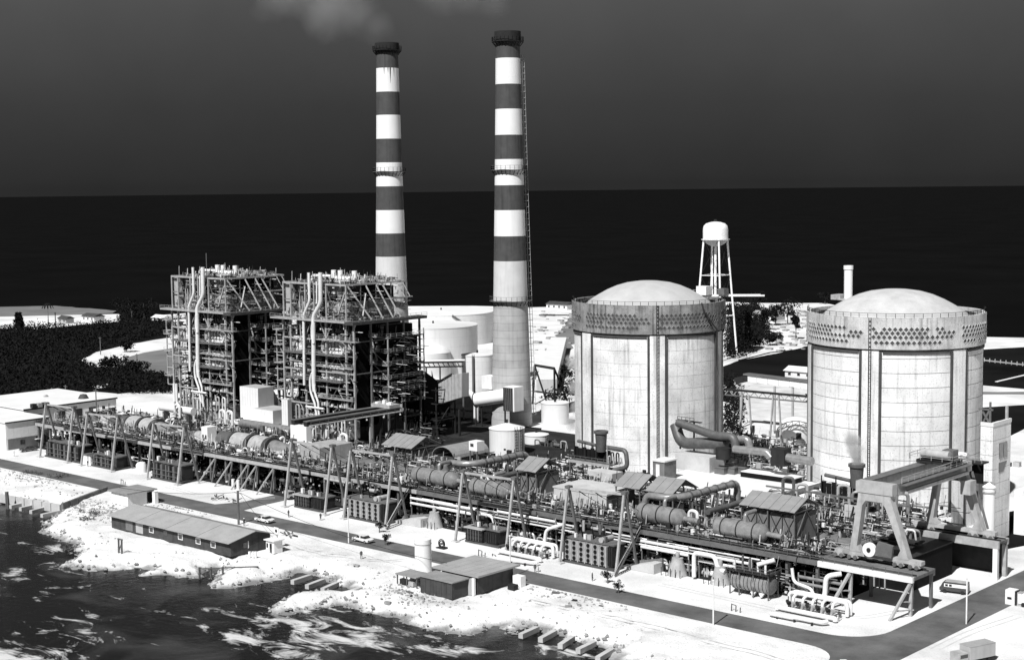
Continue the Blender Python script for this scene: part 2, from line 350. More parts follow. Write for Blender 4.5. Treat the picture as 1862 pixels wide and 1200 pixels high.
# the sand bank of the right roadside lies a little higher than the tarmac edge
# water
def water_mat():
    m = bpy.data.materials.new('canal_water'); m.use_nodes = True; nt = m.node_tree; L = nt.links.new
    bs = nt.nodes['Principled BSDF']; bs.inputs['Roughness'].default_value = .25; bs.inputs['Specular IOR Level'].default_value = .12
    g = N(nt, 'ShaderNodeNewGeometry')
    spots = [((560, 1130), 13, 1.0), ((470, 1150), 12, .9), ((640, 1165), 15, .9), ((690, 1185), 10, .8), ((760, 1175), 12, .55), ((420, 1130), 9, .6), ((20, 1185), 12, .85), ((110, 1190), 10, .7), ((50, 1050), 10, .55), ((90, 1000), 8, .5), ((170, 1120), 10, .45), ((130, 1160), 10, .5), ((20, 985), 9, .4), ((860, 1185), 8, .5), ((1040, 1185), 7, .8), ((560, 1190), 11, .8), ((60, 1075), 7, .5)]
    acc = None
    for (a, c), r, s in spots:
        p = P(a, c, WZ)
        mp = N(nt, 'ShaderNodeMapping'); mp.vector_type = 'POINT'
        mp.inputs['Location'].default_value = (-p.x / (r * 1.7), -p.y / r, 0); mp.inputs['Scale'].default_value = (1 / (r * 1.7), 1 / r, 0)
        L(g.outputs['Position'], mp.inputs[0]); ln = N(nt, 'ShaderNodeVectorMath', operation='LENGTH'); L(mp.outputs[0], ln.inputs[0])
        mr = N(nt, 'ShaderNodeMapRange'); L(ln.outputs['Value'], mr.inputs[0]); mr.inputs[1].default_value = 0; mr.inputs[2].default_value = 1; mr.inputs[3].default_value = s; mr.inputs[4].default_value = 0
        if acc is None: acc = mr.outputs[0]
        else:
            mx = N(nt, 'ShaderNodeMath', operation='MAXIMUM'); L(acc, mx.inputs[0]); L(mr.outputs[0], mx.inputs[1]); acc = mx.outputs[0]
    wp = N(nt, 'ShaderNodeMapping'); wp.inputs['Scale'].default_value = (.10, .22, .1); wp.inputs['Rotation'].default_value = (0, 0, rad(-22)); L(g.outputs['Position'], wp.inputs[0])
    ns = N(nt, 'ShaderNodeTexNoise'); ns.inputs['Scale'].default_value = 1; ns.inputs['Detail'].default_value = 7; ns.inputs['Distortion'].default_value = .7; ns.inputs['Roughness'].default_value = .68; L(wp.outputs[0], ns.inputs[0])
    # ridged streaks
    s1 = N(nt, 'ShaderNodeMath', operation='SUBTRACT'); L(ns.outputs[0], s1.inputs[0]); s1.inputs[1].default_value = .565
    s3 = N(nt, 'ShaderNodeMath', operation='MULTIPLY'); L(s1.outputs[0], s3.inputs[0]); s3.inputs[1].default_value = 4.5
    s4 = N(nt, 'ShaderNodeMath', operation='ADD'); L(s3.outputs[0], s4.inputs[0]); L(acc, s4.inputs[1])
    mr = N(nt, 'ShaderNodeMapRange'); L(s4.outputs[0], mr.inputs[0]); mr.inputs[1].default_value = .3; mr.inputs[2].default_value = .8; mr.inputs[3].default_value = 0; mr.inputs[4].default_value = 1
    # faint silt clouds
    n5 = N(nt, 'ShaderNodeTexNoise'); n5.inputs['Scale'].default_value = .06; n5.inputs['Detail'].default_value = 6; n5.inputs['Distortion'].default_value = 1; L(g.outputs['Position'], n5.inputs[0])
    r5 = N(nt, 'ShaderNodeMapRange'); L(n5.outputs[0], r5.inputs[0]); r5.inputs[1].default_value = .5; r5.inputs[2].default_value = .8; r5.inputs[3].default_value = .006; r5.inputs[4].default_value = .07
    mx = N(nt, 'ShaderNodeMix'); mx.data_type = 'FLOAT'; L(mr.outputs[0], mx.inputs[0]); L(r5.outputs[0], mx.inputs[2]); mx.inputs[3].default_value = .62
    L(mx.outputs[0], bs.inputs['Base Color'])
    bp = N(nt, 'ShaderNodeBump'); bp.inputs['Strength'].default_value = .22; bp.inputs['Distance'].default_value = .4
    n6 = N(nt, 'ShaderNodeTexNoise'); n6.inputs['Scale'].default_value = .8; n6.inputs['Detail'].default_value = 5; L(g.outputs['Position'], n6.inputs[0]); L(n6.outputs[0], bp.inputs['Height']); L(bp.outputs[0], bs.inputs['Normal'])
    MATS['canal_water'] = m
water_mat()
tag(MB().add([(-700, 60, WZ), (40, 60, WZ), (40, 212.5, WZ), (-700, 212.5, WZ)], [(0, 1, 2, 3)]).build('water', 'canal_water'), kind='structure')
m = mat('sea', .0035, .7, .35, .012, spec=.02, bump=.3)
b = MB(); k = 96; b.v = [(0, 0, -2.6)] + [(16000 * math.cos(2 * math.pi * i / k), 16000 * math.sin(2 * math.pi * i / k), -2.6) for i in range(k)]
b.f = [(0, i + 1, (i + 1) % k + 1) for i in range(k)]
tag(b.build('sea', 'sea'), kind='structure')
# rubble and pebbles along the banks
def rubble():
    b = MB(); rr = random.Random(3); idx = np.where((sdf > -2) & (sdf < 9) & (pts[:, 0] > -420) & (pts[:, 0] < -110))[0]
    def stone(x, y, s):
        z = ground_z(x, y) + s * .15
        vs = [(x + s * dx * rr.uniform(.5, 1), y + s * dy * rr.uniform(.5, 1), z + s * dz * rr.uniform(.4, .8)) for dx, dy, dz in ((1, 0, 0), (0, 1, 0), (-1, 0, 0), (0, -1, 0), (0, 0, 1), (0, 0, -1))]
        b.add(vs, [(0, 1, 4), (1, 2, 4), (2, 3, 4), (3, 0, 4), (1, 0, 5), (2, 1, 5), (3, 2, 5), (0, 3, 5)])
    for i in rr.sample(list(idx), 750): stone(pts[i][0] + rr.uniform(-.4, .4), pts[i][1] + rr.uniform(-.4, .4), rr.choice((.1, .12, .15, .2, .3, .45)))
    sh = np.where((sdf > -1.5) & (sdf < 2.2) & (pts[:, 0] > -420) & (pts[:, 0] < -110))[0]
    for i in rr.sample(list(sh), min(len(sh), 1500)): stone(pts[i][0] + rr.uniform(-.5, .5), pts[i][1] + rr.uniform(-.5, .5), rr.choice((.15, .25, .35, .5, .7)))
    for cx, cy, sp, n_ in ((P(170, 925).x, P(170, 925).y, 9, 500), (P(745, 1080).x, P(745, 1080).y, 6, 260), (P(1045, 1085).x, P(1045, 1085).y, 7, 130), (P(60, 870).x, P(60, 870).y, 9, 260), (P(320, 925).x, P(330, 925).y, 7, 80)):
        for _ in range(n_):
            stone(cx + rr.gauss(0, sp), min(212, cy + rr.gauss(0, sp * .45)), rr.choice((.15, .2, .3, .45)))
    tag(b.build('rubble', 'rock'), 'dark rubble and stones scattered over the sand banks of the canal', 'rubble', kind='stuff')
rubble()
mat('tracked_sand', .56, .95, .2, .3, fine=.3)
def track(pxs, w_):
    ps = [P(a, c, 0) for a, c in pxs]; ps = bend(ps, 6, 5)
    for off in (-w_, w_):
        b = MB(); L_ = []; 
        for i, p in enumerate(ps):
            d = (ps[min(i + 1, len(ps) - 1)] - ps[max(i - 1, 0)]).normalized(); s_ = Vector((-d.y, d.x, 0)); c = p + s_ * off; z = .02 if c.y > 213 else ground_z(c.x, c.y) + .05
            L_ += [(c.x - s_.x * .14, c.y - s_.y * .14, z), (c.x + s_.x * .14, c.y + s_.y * .14, z)]
        b.add(L_, [(2 * i, 2 * i + 1, 2 * i + 3, 2 * i + 2) for i in range(len(ps) - 1)]); tag(b.build('tyre_track', 'tracked_sand'), kind='structure')
track([(300, 925), (380, 945), (430, 962), (500, 990)], .7); track([(520, 985), (560, 1000), (600, 1010), (700, 1020), (760, 1015)], .7)
track([(300, 883), (380, 905), (440, 908), (500, 905)], .7); track([(1200, 1062), (1330, 1090), (1440, 1115), (1560, 1125), (1640, 1110)], .7); track([(960, 1090), (1150, 1130), (1350, 1180), (1420, 1200)], .7); track([(1700, 1180), (1760, 1150), (1850, 1120)], .7)
mat('shaft_stained', .41, .85, .2, .2, streak=.2, fine=.15)
# ------------------------------------------------------------------ chimneys
def chimney(cx, cy, H, rb, rt, bands, label, ladder, plats):
    t = thing('chimney', label, 'chimney', (cx, cy, 0), 'striped chimneys')
    def r_at(z):
        # flared foot, slow taper above
        k = z / H; return rt + (rb - rt) * (1 - k) ** 1.25
    def seg(name, z0, z1, m, dr=0):
        prof = [(r_at(z0 + (z1 - z0) * i / 6) + dr, z0 + (z1 - z0) * i / 6) for i in range(7)]
        return MB().lathe(cx, cy, prof, 48).build(name, m, t, True)
    zb = bands[0][0]
    zz_ = 0
    while zz_ < plats[0] - .1:
        z1_ = min(plats[0], zz_ + 2.3); seg('concrete_ring', zz_ + .05, z1_, ('concrete_shaft', 'concrete_shaft', 'shaft_stained')[int(zz_ * 7) % 3]); zz_ = z1_
    seg('inner_shaft', 0, plats[0], 'joint', -.08)
    seg('concrete_shaft', plats[0], zb, 'shaft_clean')
    for z0, z1, c in bands: seg('white_band' if c else 'dark_band', z0, z1, 'white_paint' if c else 'band_dark')
    rt_ = r_at(H)
    MB().lathe(cx, cy, [(rt_ + .25, H - 3.4), (rt_ + .35, H - 3.3), (rt_ + .35, H), (rt_ - .5, H), (rt_ - .5, H - 6)], 48).build('cap', 'soot', t, True)
    for z in plats:
        r = r_at(z); o = MB().lathe(cx, cy, [(r, z - .25), (r + 1.2, z - .15), (r + 1.2, z), (r, z)], 48).build('walkway', 'steel_grey' if z < H - 10 else 'soot', t)
        ps = [(cx + (r + 1.1) * math.cos(a), cy + (r + 1.1) * math.sin(a), z) for a in [2 * math.pi * i / 24 for i in range(25)]]
        railing('railing', ps, 1.3, 'steel_grey' if z < H - 10 else 'soot', o, 4)
        for i in range(24):
            a = 2 * math.pi * i / 24; beam('bracket', (cx + r * math.cos(a), cy + r * math.sin(a), z - 1.6), (cx + (r + 1.1) * math.cos(a), cy + (r + 1.1) * math.sin(a), z - .2), .14, .14, 'steel_dark', o)
    cd_ = math.atan2(-cy, -cx)
    for q_, (da_, ln) in enumerate(() if ladder else ((.25, 5.0), (-.3, 2.2), (.05, 1.6), (.6, 3.0))):
        zt_ = bands[7][1]; w0_ = .22 if q_ == 0 else .14
        ps_ = []
        for z_, w_ in ((zt_, w0_), (zt_ - ln * .5, w0_ * .55), (zt_ - ln, .02)):
            for s_ in (-1, 1):
                an_ = cd_ + da_ + s_ * w_ / r_at(z_); ps_.append((cx + (r_at(z_) + .03) * math.cos(an_), cy + (r_at(z_) + .03) * math.sin(an_), z_))
        MB().add(ps_, [(0, 1, 3, 2), (2, 3, 5, 4)]).build('soot_streak', 'soot', t)
    if ladder:
        a = math.atan2(r0.y, r0.x) + .12; b = MB(); z0, z1 = 3, H - 7
        def at(z, w_=0, o=1.0): r = r_at(z) + o; return (cx + r * math.cos(a) - w_ * math.sin(a), cy + r * math.sin(a) + w_ * math.cos(a), z)
        zs = [z0 + (z1 - z0) * i / 60 for i in range(61)]
        for za, zc in zip(zs[:-1], zs[1:]):
            b.bar(at(za, -.4, .5), at(zc, -.4, .5), .1); b.bar(at(za, .4, .5), at(zc, .4, .5), .1); b.bar(at(za, -.4), at(za, .4), .12); b.bar(at(za, 0, 1.3), at(zc, 0, 1.3), .1)
            b.bar(at(za, 0, 0), at(za, 0, 1.3), .12)
        b.build('ladder_cage', 'steel_light', t)
    return t
def hz_at(cx, cy, py):
    lo, hi = -20, 300
    for _ in range(50):
        m_ = (lo + hi) / 2; p = Vector((cx, cy, m_ - HC)); y = 600 - FPX * p.dot(up_) / p.dot(fw)
        if y > py: lo = m_
        else: hi = m_
    return lo
C2 = (-319.2, 354.0); C1 = (-374.5, 355.8)
b2 = [hz_at(*C2, y) for y in (474, 429, 382, 337, 290, 246, 199, 154, 107, 58)]
b1 = [hz_at(*C1, y) for y in (466, 424, 382, 339, 296, 253, 210, 168, 125, 79)]
def bands(zs): return [(zs[0], zs[1], 0), (zs[1], zs[2], 1), (zs[2], zs[3], 0), (zs[3], zs[4], 1), (zs[4], zs[5], 0), (zs[5], zs[6], 1), (zs[6], zs[7], 0), (zs[7], zs[8], 1), (zs[8], zs[9], 0)]
chimney(C2[0], C2[1], b2[9], 6.4, 3.7, bands(b2), 'nearer striped chimney with a caged ladder down its right side, standing clear of the boilers', True, [hz_at(*C2, 546), hz_at(*C2, 309), hz_at(*C2, 76)])
chimney(C1[0], C1[1], b1[9], 6.4, 3.6, bands(b1), 'striped chimney rising behind the right-hand boiler frame, its foot hidden', False, [hz_at(*C1, 546), hz_at(*C1, 312), hz_at(*C1, 92)])
# ------------------------------------------------------------------ containments
def containment(cx, cy, R, H, ring_z, b0, mw, mg, label, seed, right):
    rr = random.Random(seed)
    t = thing('containment_building', label, 'containment', (cx, cy, 0), 'concrete reactor containments')
    MB().lathe(cx, cy, [(R - .3, 0), (R - .3, ring_z)], 96).build('inner_wall', 'joint', t, True)
    lift = 3.1; z = 0
    while z < ring_z - .05:
        z1 = min(z + lift, ring_z)
        gap = .035 if not right else .10
        MB().lathe(cx, cy, [(R - .3, z + .02), (R, z + .02), (R, z1 - gap), (R - .3, z1 - gap)], 96).build('concrete_lift', mw, t, True, 30); z = z1
    # buttresses, with a dark strip along both edges
    for k in range(6):
        a = b0 + k * math.pi / 3; hw = 1.8 / R
        MB().lathe(cx, cy, [(R - .1, 0), (R + .3, 0), (R + .3, ring_z - .02), (R - .1, ring_z - .02)], 4, a - hw, a + hw, True).build('buttress', mw, t)
        for s in (-1, 1):
            aa = a + s * (hw + .35 / R)
            MB().lathe(cx, cy, [(R + .02, 0), (R + .4, 0), (R + .4, ring_z - .3), (R + .02, ring_z - .3)], 1, aa - .24 / R, aa + .24 / R, True).build('edge_strip', 'joint', t)
    for k in range(6):
        a = b0 + k * math.pi / 3; MB().lathe(cx, cy, [(R + .02, ring_z - .55), (R + .3, ring_z - .55), (R + .3, ring_z - .1), (R + .02, ring_z - .1)], 12, a + 2.6 / R, a + math.pi / 3 - 2.6 / R, True).build('under_ring_strip', 'joint', t)  # dark strip under the ring girder between the buttresses
    RG = R + .6
    MB().lathe(cx, cy, [(R - .4, ring_z), (RG, ring_z + .4), (RG, H), (RG - .9, H), (RG - .9, H - 1.6), (R - 3, H - 1.6)], 128).build('ring_girder', mg, t, True, 30)
    MB().lathe(cx, cy, [(R - 1.6, H - 1.65), (R - 1.6, H - .5), (R - 2.0, H - .5), (R - 2.0, H - 1.65)], 96).build('gutter', 'joint', t, True, 30)
    prof = [(R - 2.4, H - 1.62), (R - 2.9, H - .9), (R * .79, H + .05), (R * .68, H + 1.35), (R * .56, H + 2.6), (R * .43, H + 3.65), (R * .30, H + 4.35), (R * .15, H + 4.75), (.01, H + 4.85)]
    MB().lathe(cx, cy, prof, 96).build('dome', 'concrete_block' if right else 'dome_grey', t, True, 60)
    # anchor pockets: raised frame with a dark hollow, in four staggered rows round the girder
    s = .50 if right else .46
    fr = MB(); dm = [(0, -s), (s, 0), (0, s), (-s, 0)]
    di = [(p[0] * .99, p[1] * .99) for p in dm]; do_ = [(p[0] * 1.28, p[1] * 1.28) for p in dm]
    vs = [(0.0, a, c) for a, c in do_] + [(.07, a, c) for a, c in do_] + [(.07, a, c) for a, c in di] + [(.015, a, c) for a, c in di]
    fr.add(vs, [(i + o_, (i + 1) % 4 + o_, (i + 1) % 4 + o_ + 4, i + o_ + 4) for o_ in (0, 4, 8) for i in range(4)])
    pm = fr.mesh('anchor_pocket', mg); pm.materials.append(MATS['joint'])
    import bmesh
    bm = bmesh.new(); bm.from_mesh(pm); bm.verts.ensure_lookup_table(); f_ = bm.faces.new([bm.verts[12 + i] for i in range(4)]); f_.material_index = 1; f_.normal_update()
    if f_.normal.x < 0: f_.normal_flip()
    bm.to_mesh(pm); bm.free()
    camd = math.atan2(-cy, -cx); hgt = H - ring_z; cnt = 0
    fr_rows = (.34, .455, .58, .745)
    da = 1.12 / RG
    for ri_, fz in enumerate(fr_rows):
        k0 = int(-1.68 / da)
        for k in range(k0, -k0 + 1):
            a = camd + (k + .5 * (ri_ % 2)) * da
            rel = ((a - b0) % (math.pi / 3)) * RG      # metres from the last buttress
            if ri_ in (0, 3) and rel > 15.5: continue
            if rr.random() < .03 or rel < .5 or cnt >= 298: continue
            if ri_ in (1, 2) and (rel > 18.4 or (right and 11.5 < rel < 14.5 and ri_ == 1)): continue
            o = bpy.data.objects.new('anchor_pocket', pm); link(o, t); cnt += 1
            z = H - hgt * fz; o.location = Vector((cx + (RG + .005) * math.cos(a), cy + (RG + .005) * math.sin(a), z)) - W(t); o.rotation_euler = (0, 0, a)
    # two ladders up one buttress side and a thin conduit
    a = b0 + (math.pi / 3) * round((camd - b0) / (math.pi / 3)) ; b = MB()
    def at(a_, r, z): return (cx + r * math.cos(a_), cy + r * math.sin(a_), z)
    for z in np.arange(2, H, .9): b.bar(at(a - .012, R + .75, z), at(a + .012, R + .75, z), .1)
    for s_ in (-1, 1): b.bar(at(a + s_ * .012, R + .75, 0), at(a + s_ * .012, R + .75, H), .1)
    b.build('ladder', 'steel_dark', t)
    ps = [at(camd - 1.7 + i * .1, RG - .2, H) for i in range(35)]
    railing('railing', ps, .9, 'steel_dark', t, 3)
    return t
mat('dome_grey', .46, .85, .14, .2, fine=.12)
K4 = containment(-165.2, 311.2, 18.85, 45.9, 38.8, rad(-77.5), 'concrete_pale', 'girder_pale', 'right-hand concrete containment with a pale girder, clear horizontal joints and bright low dome', 5, True)
K3 = containment(-235.1, 313.0, 18.85, 45.3, 37.9, rad(-46.7), 'concrete_aged', 'girder_aged', 'left-hand concrete containment with a dark stained girder and grey dome, below the water tower', 9, False)
# roof jib of the left containment, right edge
t = thing('roof_platform', 'white steel working platform overhanging the right rim of the left-hand containment', 'platform', (-222, 321, 45.5))
q0 = Vector((-227, 321, 46.1)); dr = Vector((.74, .55, 0)).normalized()
beam('deck_beam', q0, q0 + dr * 18, .5, .4, 'white_paint', t); beam('deck_beam', q0 + Vector((-1.2, 1.8, 0)), q0 + Vector((-1.2, 1.8, 0)) + dr * 17, .5, .4, 'white_paint', t)
for i in range(6): a = q0 + dr * (2.2 * i); beam('cross_beam', a, a + Vector((-1.2, 1.8, 0)), .3, .3, 'white_paint', t)
block('winch_house', -226, -223, 321, 323.5, 46.4, 48.6, 'wall_white', t); block('winch', -221.5, -219.6, 324, 326, 46.4, 48, 'steel_grey', t)
railing('railing', [q0 + Vector((0, 0, .3)), q0 + dr * 9 + Vector((0, 0, .3))], 1.2, 'steel_light', t)
ca_ = math.atan2(-313, 235.1); hc = lambda a, z, r=20.0: Vector((-235.1 + r * math.cos(ca_ + a), 313 + r * math.sin(ca_ + a), z))
MB().tube([hc(.70, 45.6), hc(.74, 43.5), hc(.86, 41), hc(1.0, 38.6), hc(1.06, 35, 19.4), hc(1.1, 28, 19.2), hc(1.1, 10, 19.2)], .2, 6).build('hanging_cable', 'joint', t, True)
# ------------------------------------------------------------------ water tower
wx, wy = -371.0, 541.0
t = thing('water_tower', 'white elevated water tank on tall splayed legs behind the left-hand containment', 'water tower', (wx, wy, 0))
MB().lathe(wx, wy, [(.5, 47.6), (2.6, 48.1), (4.4, 49.2), (5.3, 50.8)], 32).build('bowl', 'wall_grey', t, True)
MB().lathe(wx, wy, [(5.3, 50.8), (5.3, 55.0), (5.0, 56.3), (4.0, 57.3), (2.0, 57.9), (.01, 58.1)], 32).build('tank', 'white_paint', t, True, 50)
o = MB().lathe(wx, wy, [(5.3, 50.5), (6.0, 50.5), (6.0, 50.7), (5.3, 50.7)], 32).build('balcony', 'white_paint', t)
MB().cyl((wx, wy, 58), (wx, wy, 59), .7, 12).build('vent', 'soot', t)
ang = math.atan2(r0.y, r0.x)
legs = []
for k in range(4):
    a = ang + rad(8) + k * math.pi / 2; A_ = Vector((wx + 5.1 * math.cos(a), wy + 5.1 * math.sin(a), 50.8)); B_ = Vector((wx + 9.6 * math.cos(a), wy + 9.6 * math.sin(a), 0)); legs.append((A_, B_))
    pipe('leg', B_, A_, .42, 'white_paint', t)
for f_ in (.36, .70):
    for k in range(4): beam('strut', legs[k][1].lerp(legs[k][0], f_), legs[(k + 1) % 4][1].lerp(legs[(k + 1) % 4][0], f_), .25, .25, 'white_paint', t)
for lo, hi in ((0, .36), (.36, .7), (.7, 1)):
    for k in range(4):
        beam('brace_rod', legs[k][1].lerp(legs[k][0], lo), legs[(k + 1) % 4][1].lerp(legs[(k + 1) % 4][0], hi), .1, .1, 'steel_dark', t)
        beam('brace_rod', legs[k][1].lerp(legs[k][0], hi), legs[(k + 1) % 4][1].lerp(legs[(k + 1) % 4][0], lo), .1, .1, 'steel_dark', t)
pipe('riser', (wx, wy, 0), (wx, wy, 48), .55, 'white_paint', t); pipe('overflow_pipe', (wx - 1.5, wy, 0), (wx - 1.5, wy, 49), .22, 'white_paint', t)
# ------------------------------------------------------------------ tanks
def tank(cx, cy, r, h, label, m='tank_white', cone=.12, ladders=(), group=None, roof='roof_white', dome=False, name='storage_tank', courses=0):
    t = thing(name, label, 'tank', (cx, cy, 0), group)
    k = max(1, courses)
    for i in range(k): MB().lathe(cx, cy, [(r, h * i / k + (.03 if i else 0)), (r, h * (i + 1) / k)], 64).build('shell_course' if k > 1 else 'shell', m, t, True)
    if k > 1: MB().lathe(cx, cy, [(r - .04, 0), (r - .04, h)], 64).build('seam', 'wall_grey', t, True)
    if dome: pr = [(r + .05, h), (r * .92, h + r * .13), (r * .7, h + r * .27), (r * .4, h + r * .36), (.01, h + r * .4)]
    else: pr = [(r + .12, h - .25), (r + .12, h), (.01, h + r * cone)]
    MB().lathe(cx, cy, pr, 64).build('roof', roof, t, True, 50)
    MB().cyl((cx, cy, h + r * cone * .8), (cx, cy, h + r * cone + .9), .35, 10).build('vent', 'steel_dark', t)
    for a in ladders:
        b = MB(); u = Vector((math.cos(a), math.sin(a), 0)); s_ = Vector((-u.y, u.x, 0)); c = Vector((cx, cy, 0)) + u * (r + .35)
        for q in (-1, 1): b.bar(c + s_ * .35 * q, c + s_ * .35 * q + Vector((0, 0, h + .8)), .12)
        for z in np.arange(.6, h, .8): b.bar(c - s_ * .35 + Vector((0, 0, z)), c + s_ * .35 + Vector((0, 0, z)), .1)
        b.build('ladder', 'steel_dark', t)
    return t
def at_px(pxl, pxr, D, yb=None):
    "centre and radius of a round thing seen between two columns at distance D"
    lat = ((pxl + pxr) / 2 - 931) / FPX * D; r = (pxr - pxl) / 2 / FPX * D; c = f0 * D + r0 * lat
    return c.x, c.y, r
cdir = lambda x, y: math.atan2(-y, -x)
for (a, b_, D, top, lab, kw) in (
    (706, 898, 735, 566, 'largest round fuel tank, farthest back, with a dark stair mark on its side', dict(cone=.03, courses=5)),
    (706, 868, 618, 590, 'second large round fuel tank, nearer and smaller, between the boiler and the nearer chimney', dict(cone=.03, courses=5)),
    (750, 818, 600, 640, 'small low tank with a rounded roof in front of the two large fuel tanks', dict(dome=True)),
    (838, 896, 553, 644, 'tall narrow white tank beside the nearer chimney with a pipe up its front', dict(cone=.1, courses=6)),
    (983, 1034, 478, 731, 'plain white tank beside the steam at the foot of the left-hand containment', dict(cone=.02)),
    (887, 952, 425, 777, 'white conical-roofed tank with two dark ladders, in front of the nearer chimney', dict(cone=.28)),
    (951, 996, 442, 789, 'small white tank right of the tank with two ladders', dict(cone=.15)),
    (1424, 1478, 440, 768, 'pale tank under a curved lattice arch between the two containments', dict(dome=True))):
    x, y, r = at_px(a, b_, D); h = hz_at(x, y, top); cd = cdir(x, y)
    lad = (cd + .5, cd + .85) if D == 425 else ((cd - .25,) if D == 553 else ())
    t = tank(x, y, r, h, lab, ladders=lad, name='fuel_tank' if D > 610 else 'storage_tank', **kw)
    if D == 735: MB().tube([(x + (r + .4) * math.cos(cd + .2 + i * .05), y + (r + .4) * math.sin(cd + .2 + i * .05), h - i * .9) for i in range(6)], .5, 6).build('stair', 'steel_grey', t)
    if D == 553:
        u = Vector((math.cos(cd - .25), math.sin(cd - .25), 0)); MB().tube([Vector((x, y, 0)) + u * (r + .9), Vector((x, y, h)) + u * (r + .9)], .35, 10).build('riser_pipe', 'steel_grey', t)
    if D == 440:
        b = MB(); s_ = Vector((-math.sin(cd), math.cos(cd), 0)); n_ = 9; u = Vector((math.cos(cd), math.sin(cd), 0)) * (r + 1)
        pa = [Vector((x, y, h - 3.4 + (r + .2) * .75 * math.sin(math.pi * i / n_))) + u + s_ * ((r + 1.2) * -math.cos(math.pi * i / n_)) for i in range(n_ + 1)]
        for p, q in zip(pa[:-1], pa[1:]):
            b.bar(p, q, .25); b.bar(p + Vector((0, 0, 1.3)), q + Vector((0, 0, 1.3)), .25); b.bar(p, q + Vector((0, 0, 1.3)), .14); b.bar(p, p + Vector((0, 0, 1.3)), .14)
        b.build('lattice_arch', 'steel_grey', t)
        for s2 in (-1, 1): beam('arch_post', Vector((x, y, 0)) + u + s_ * (r + 1.2) * s2, Vector((x, y, h - 2.2)) + u + s_ * (r + 1.2) * s2, .3, .3, 'steel_light', t)
# vent stack behind the right-hand containment
vx, vy = Xat(1542, 356, 40), 356
vh = hz_at(vx, vy, 483)
t = thing('vent_stack', 'slim white vent stack rising behind the right-hand containment dome', 'vent stack', (vx, vy, 0))
pipe('stack', (vx, vy, 0), (vx, vy, vh - 1), 1.1, 'white_paint', t, 24); MB().lathe(vx, vy, [(1.1, vh - 1), (1.25, vh - 1), (1.25, vh), (.9, vh), (.9, vh - 2)], 24).build('lip', 'white_paint', t, True, 30)
MB().lathe(vx, vy, [(1.1, hz_at(vx, vy, 545)), (3.2, hz_at(vx, vy, 545)), (3.2, hz_at(vx, vy, 545) + .3), (1.1, hz_at(vx, vy, 545) + .3)], 24).build('platform', 'steel_light', t)
block('equipment_box', vx - 4, vx - 1.2, vy - 2, vy + 2, hz_at(vx, vy, 545), hz_at(vx, vy, 536), 'steel_light', t)
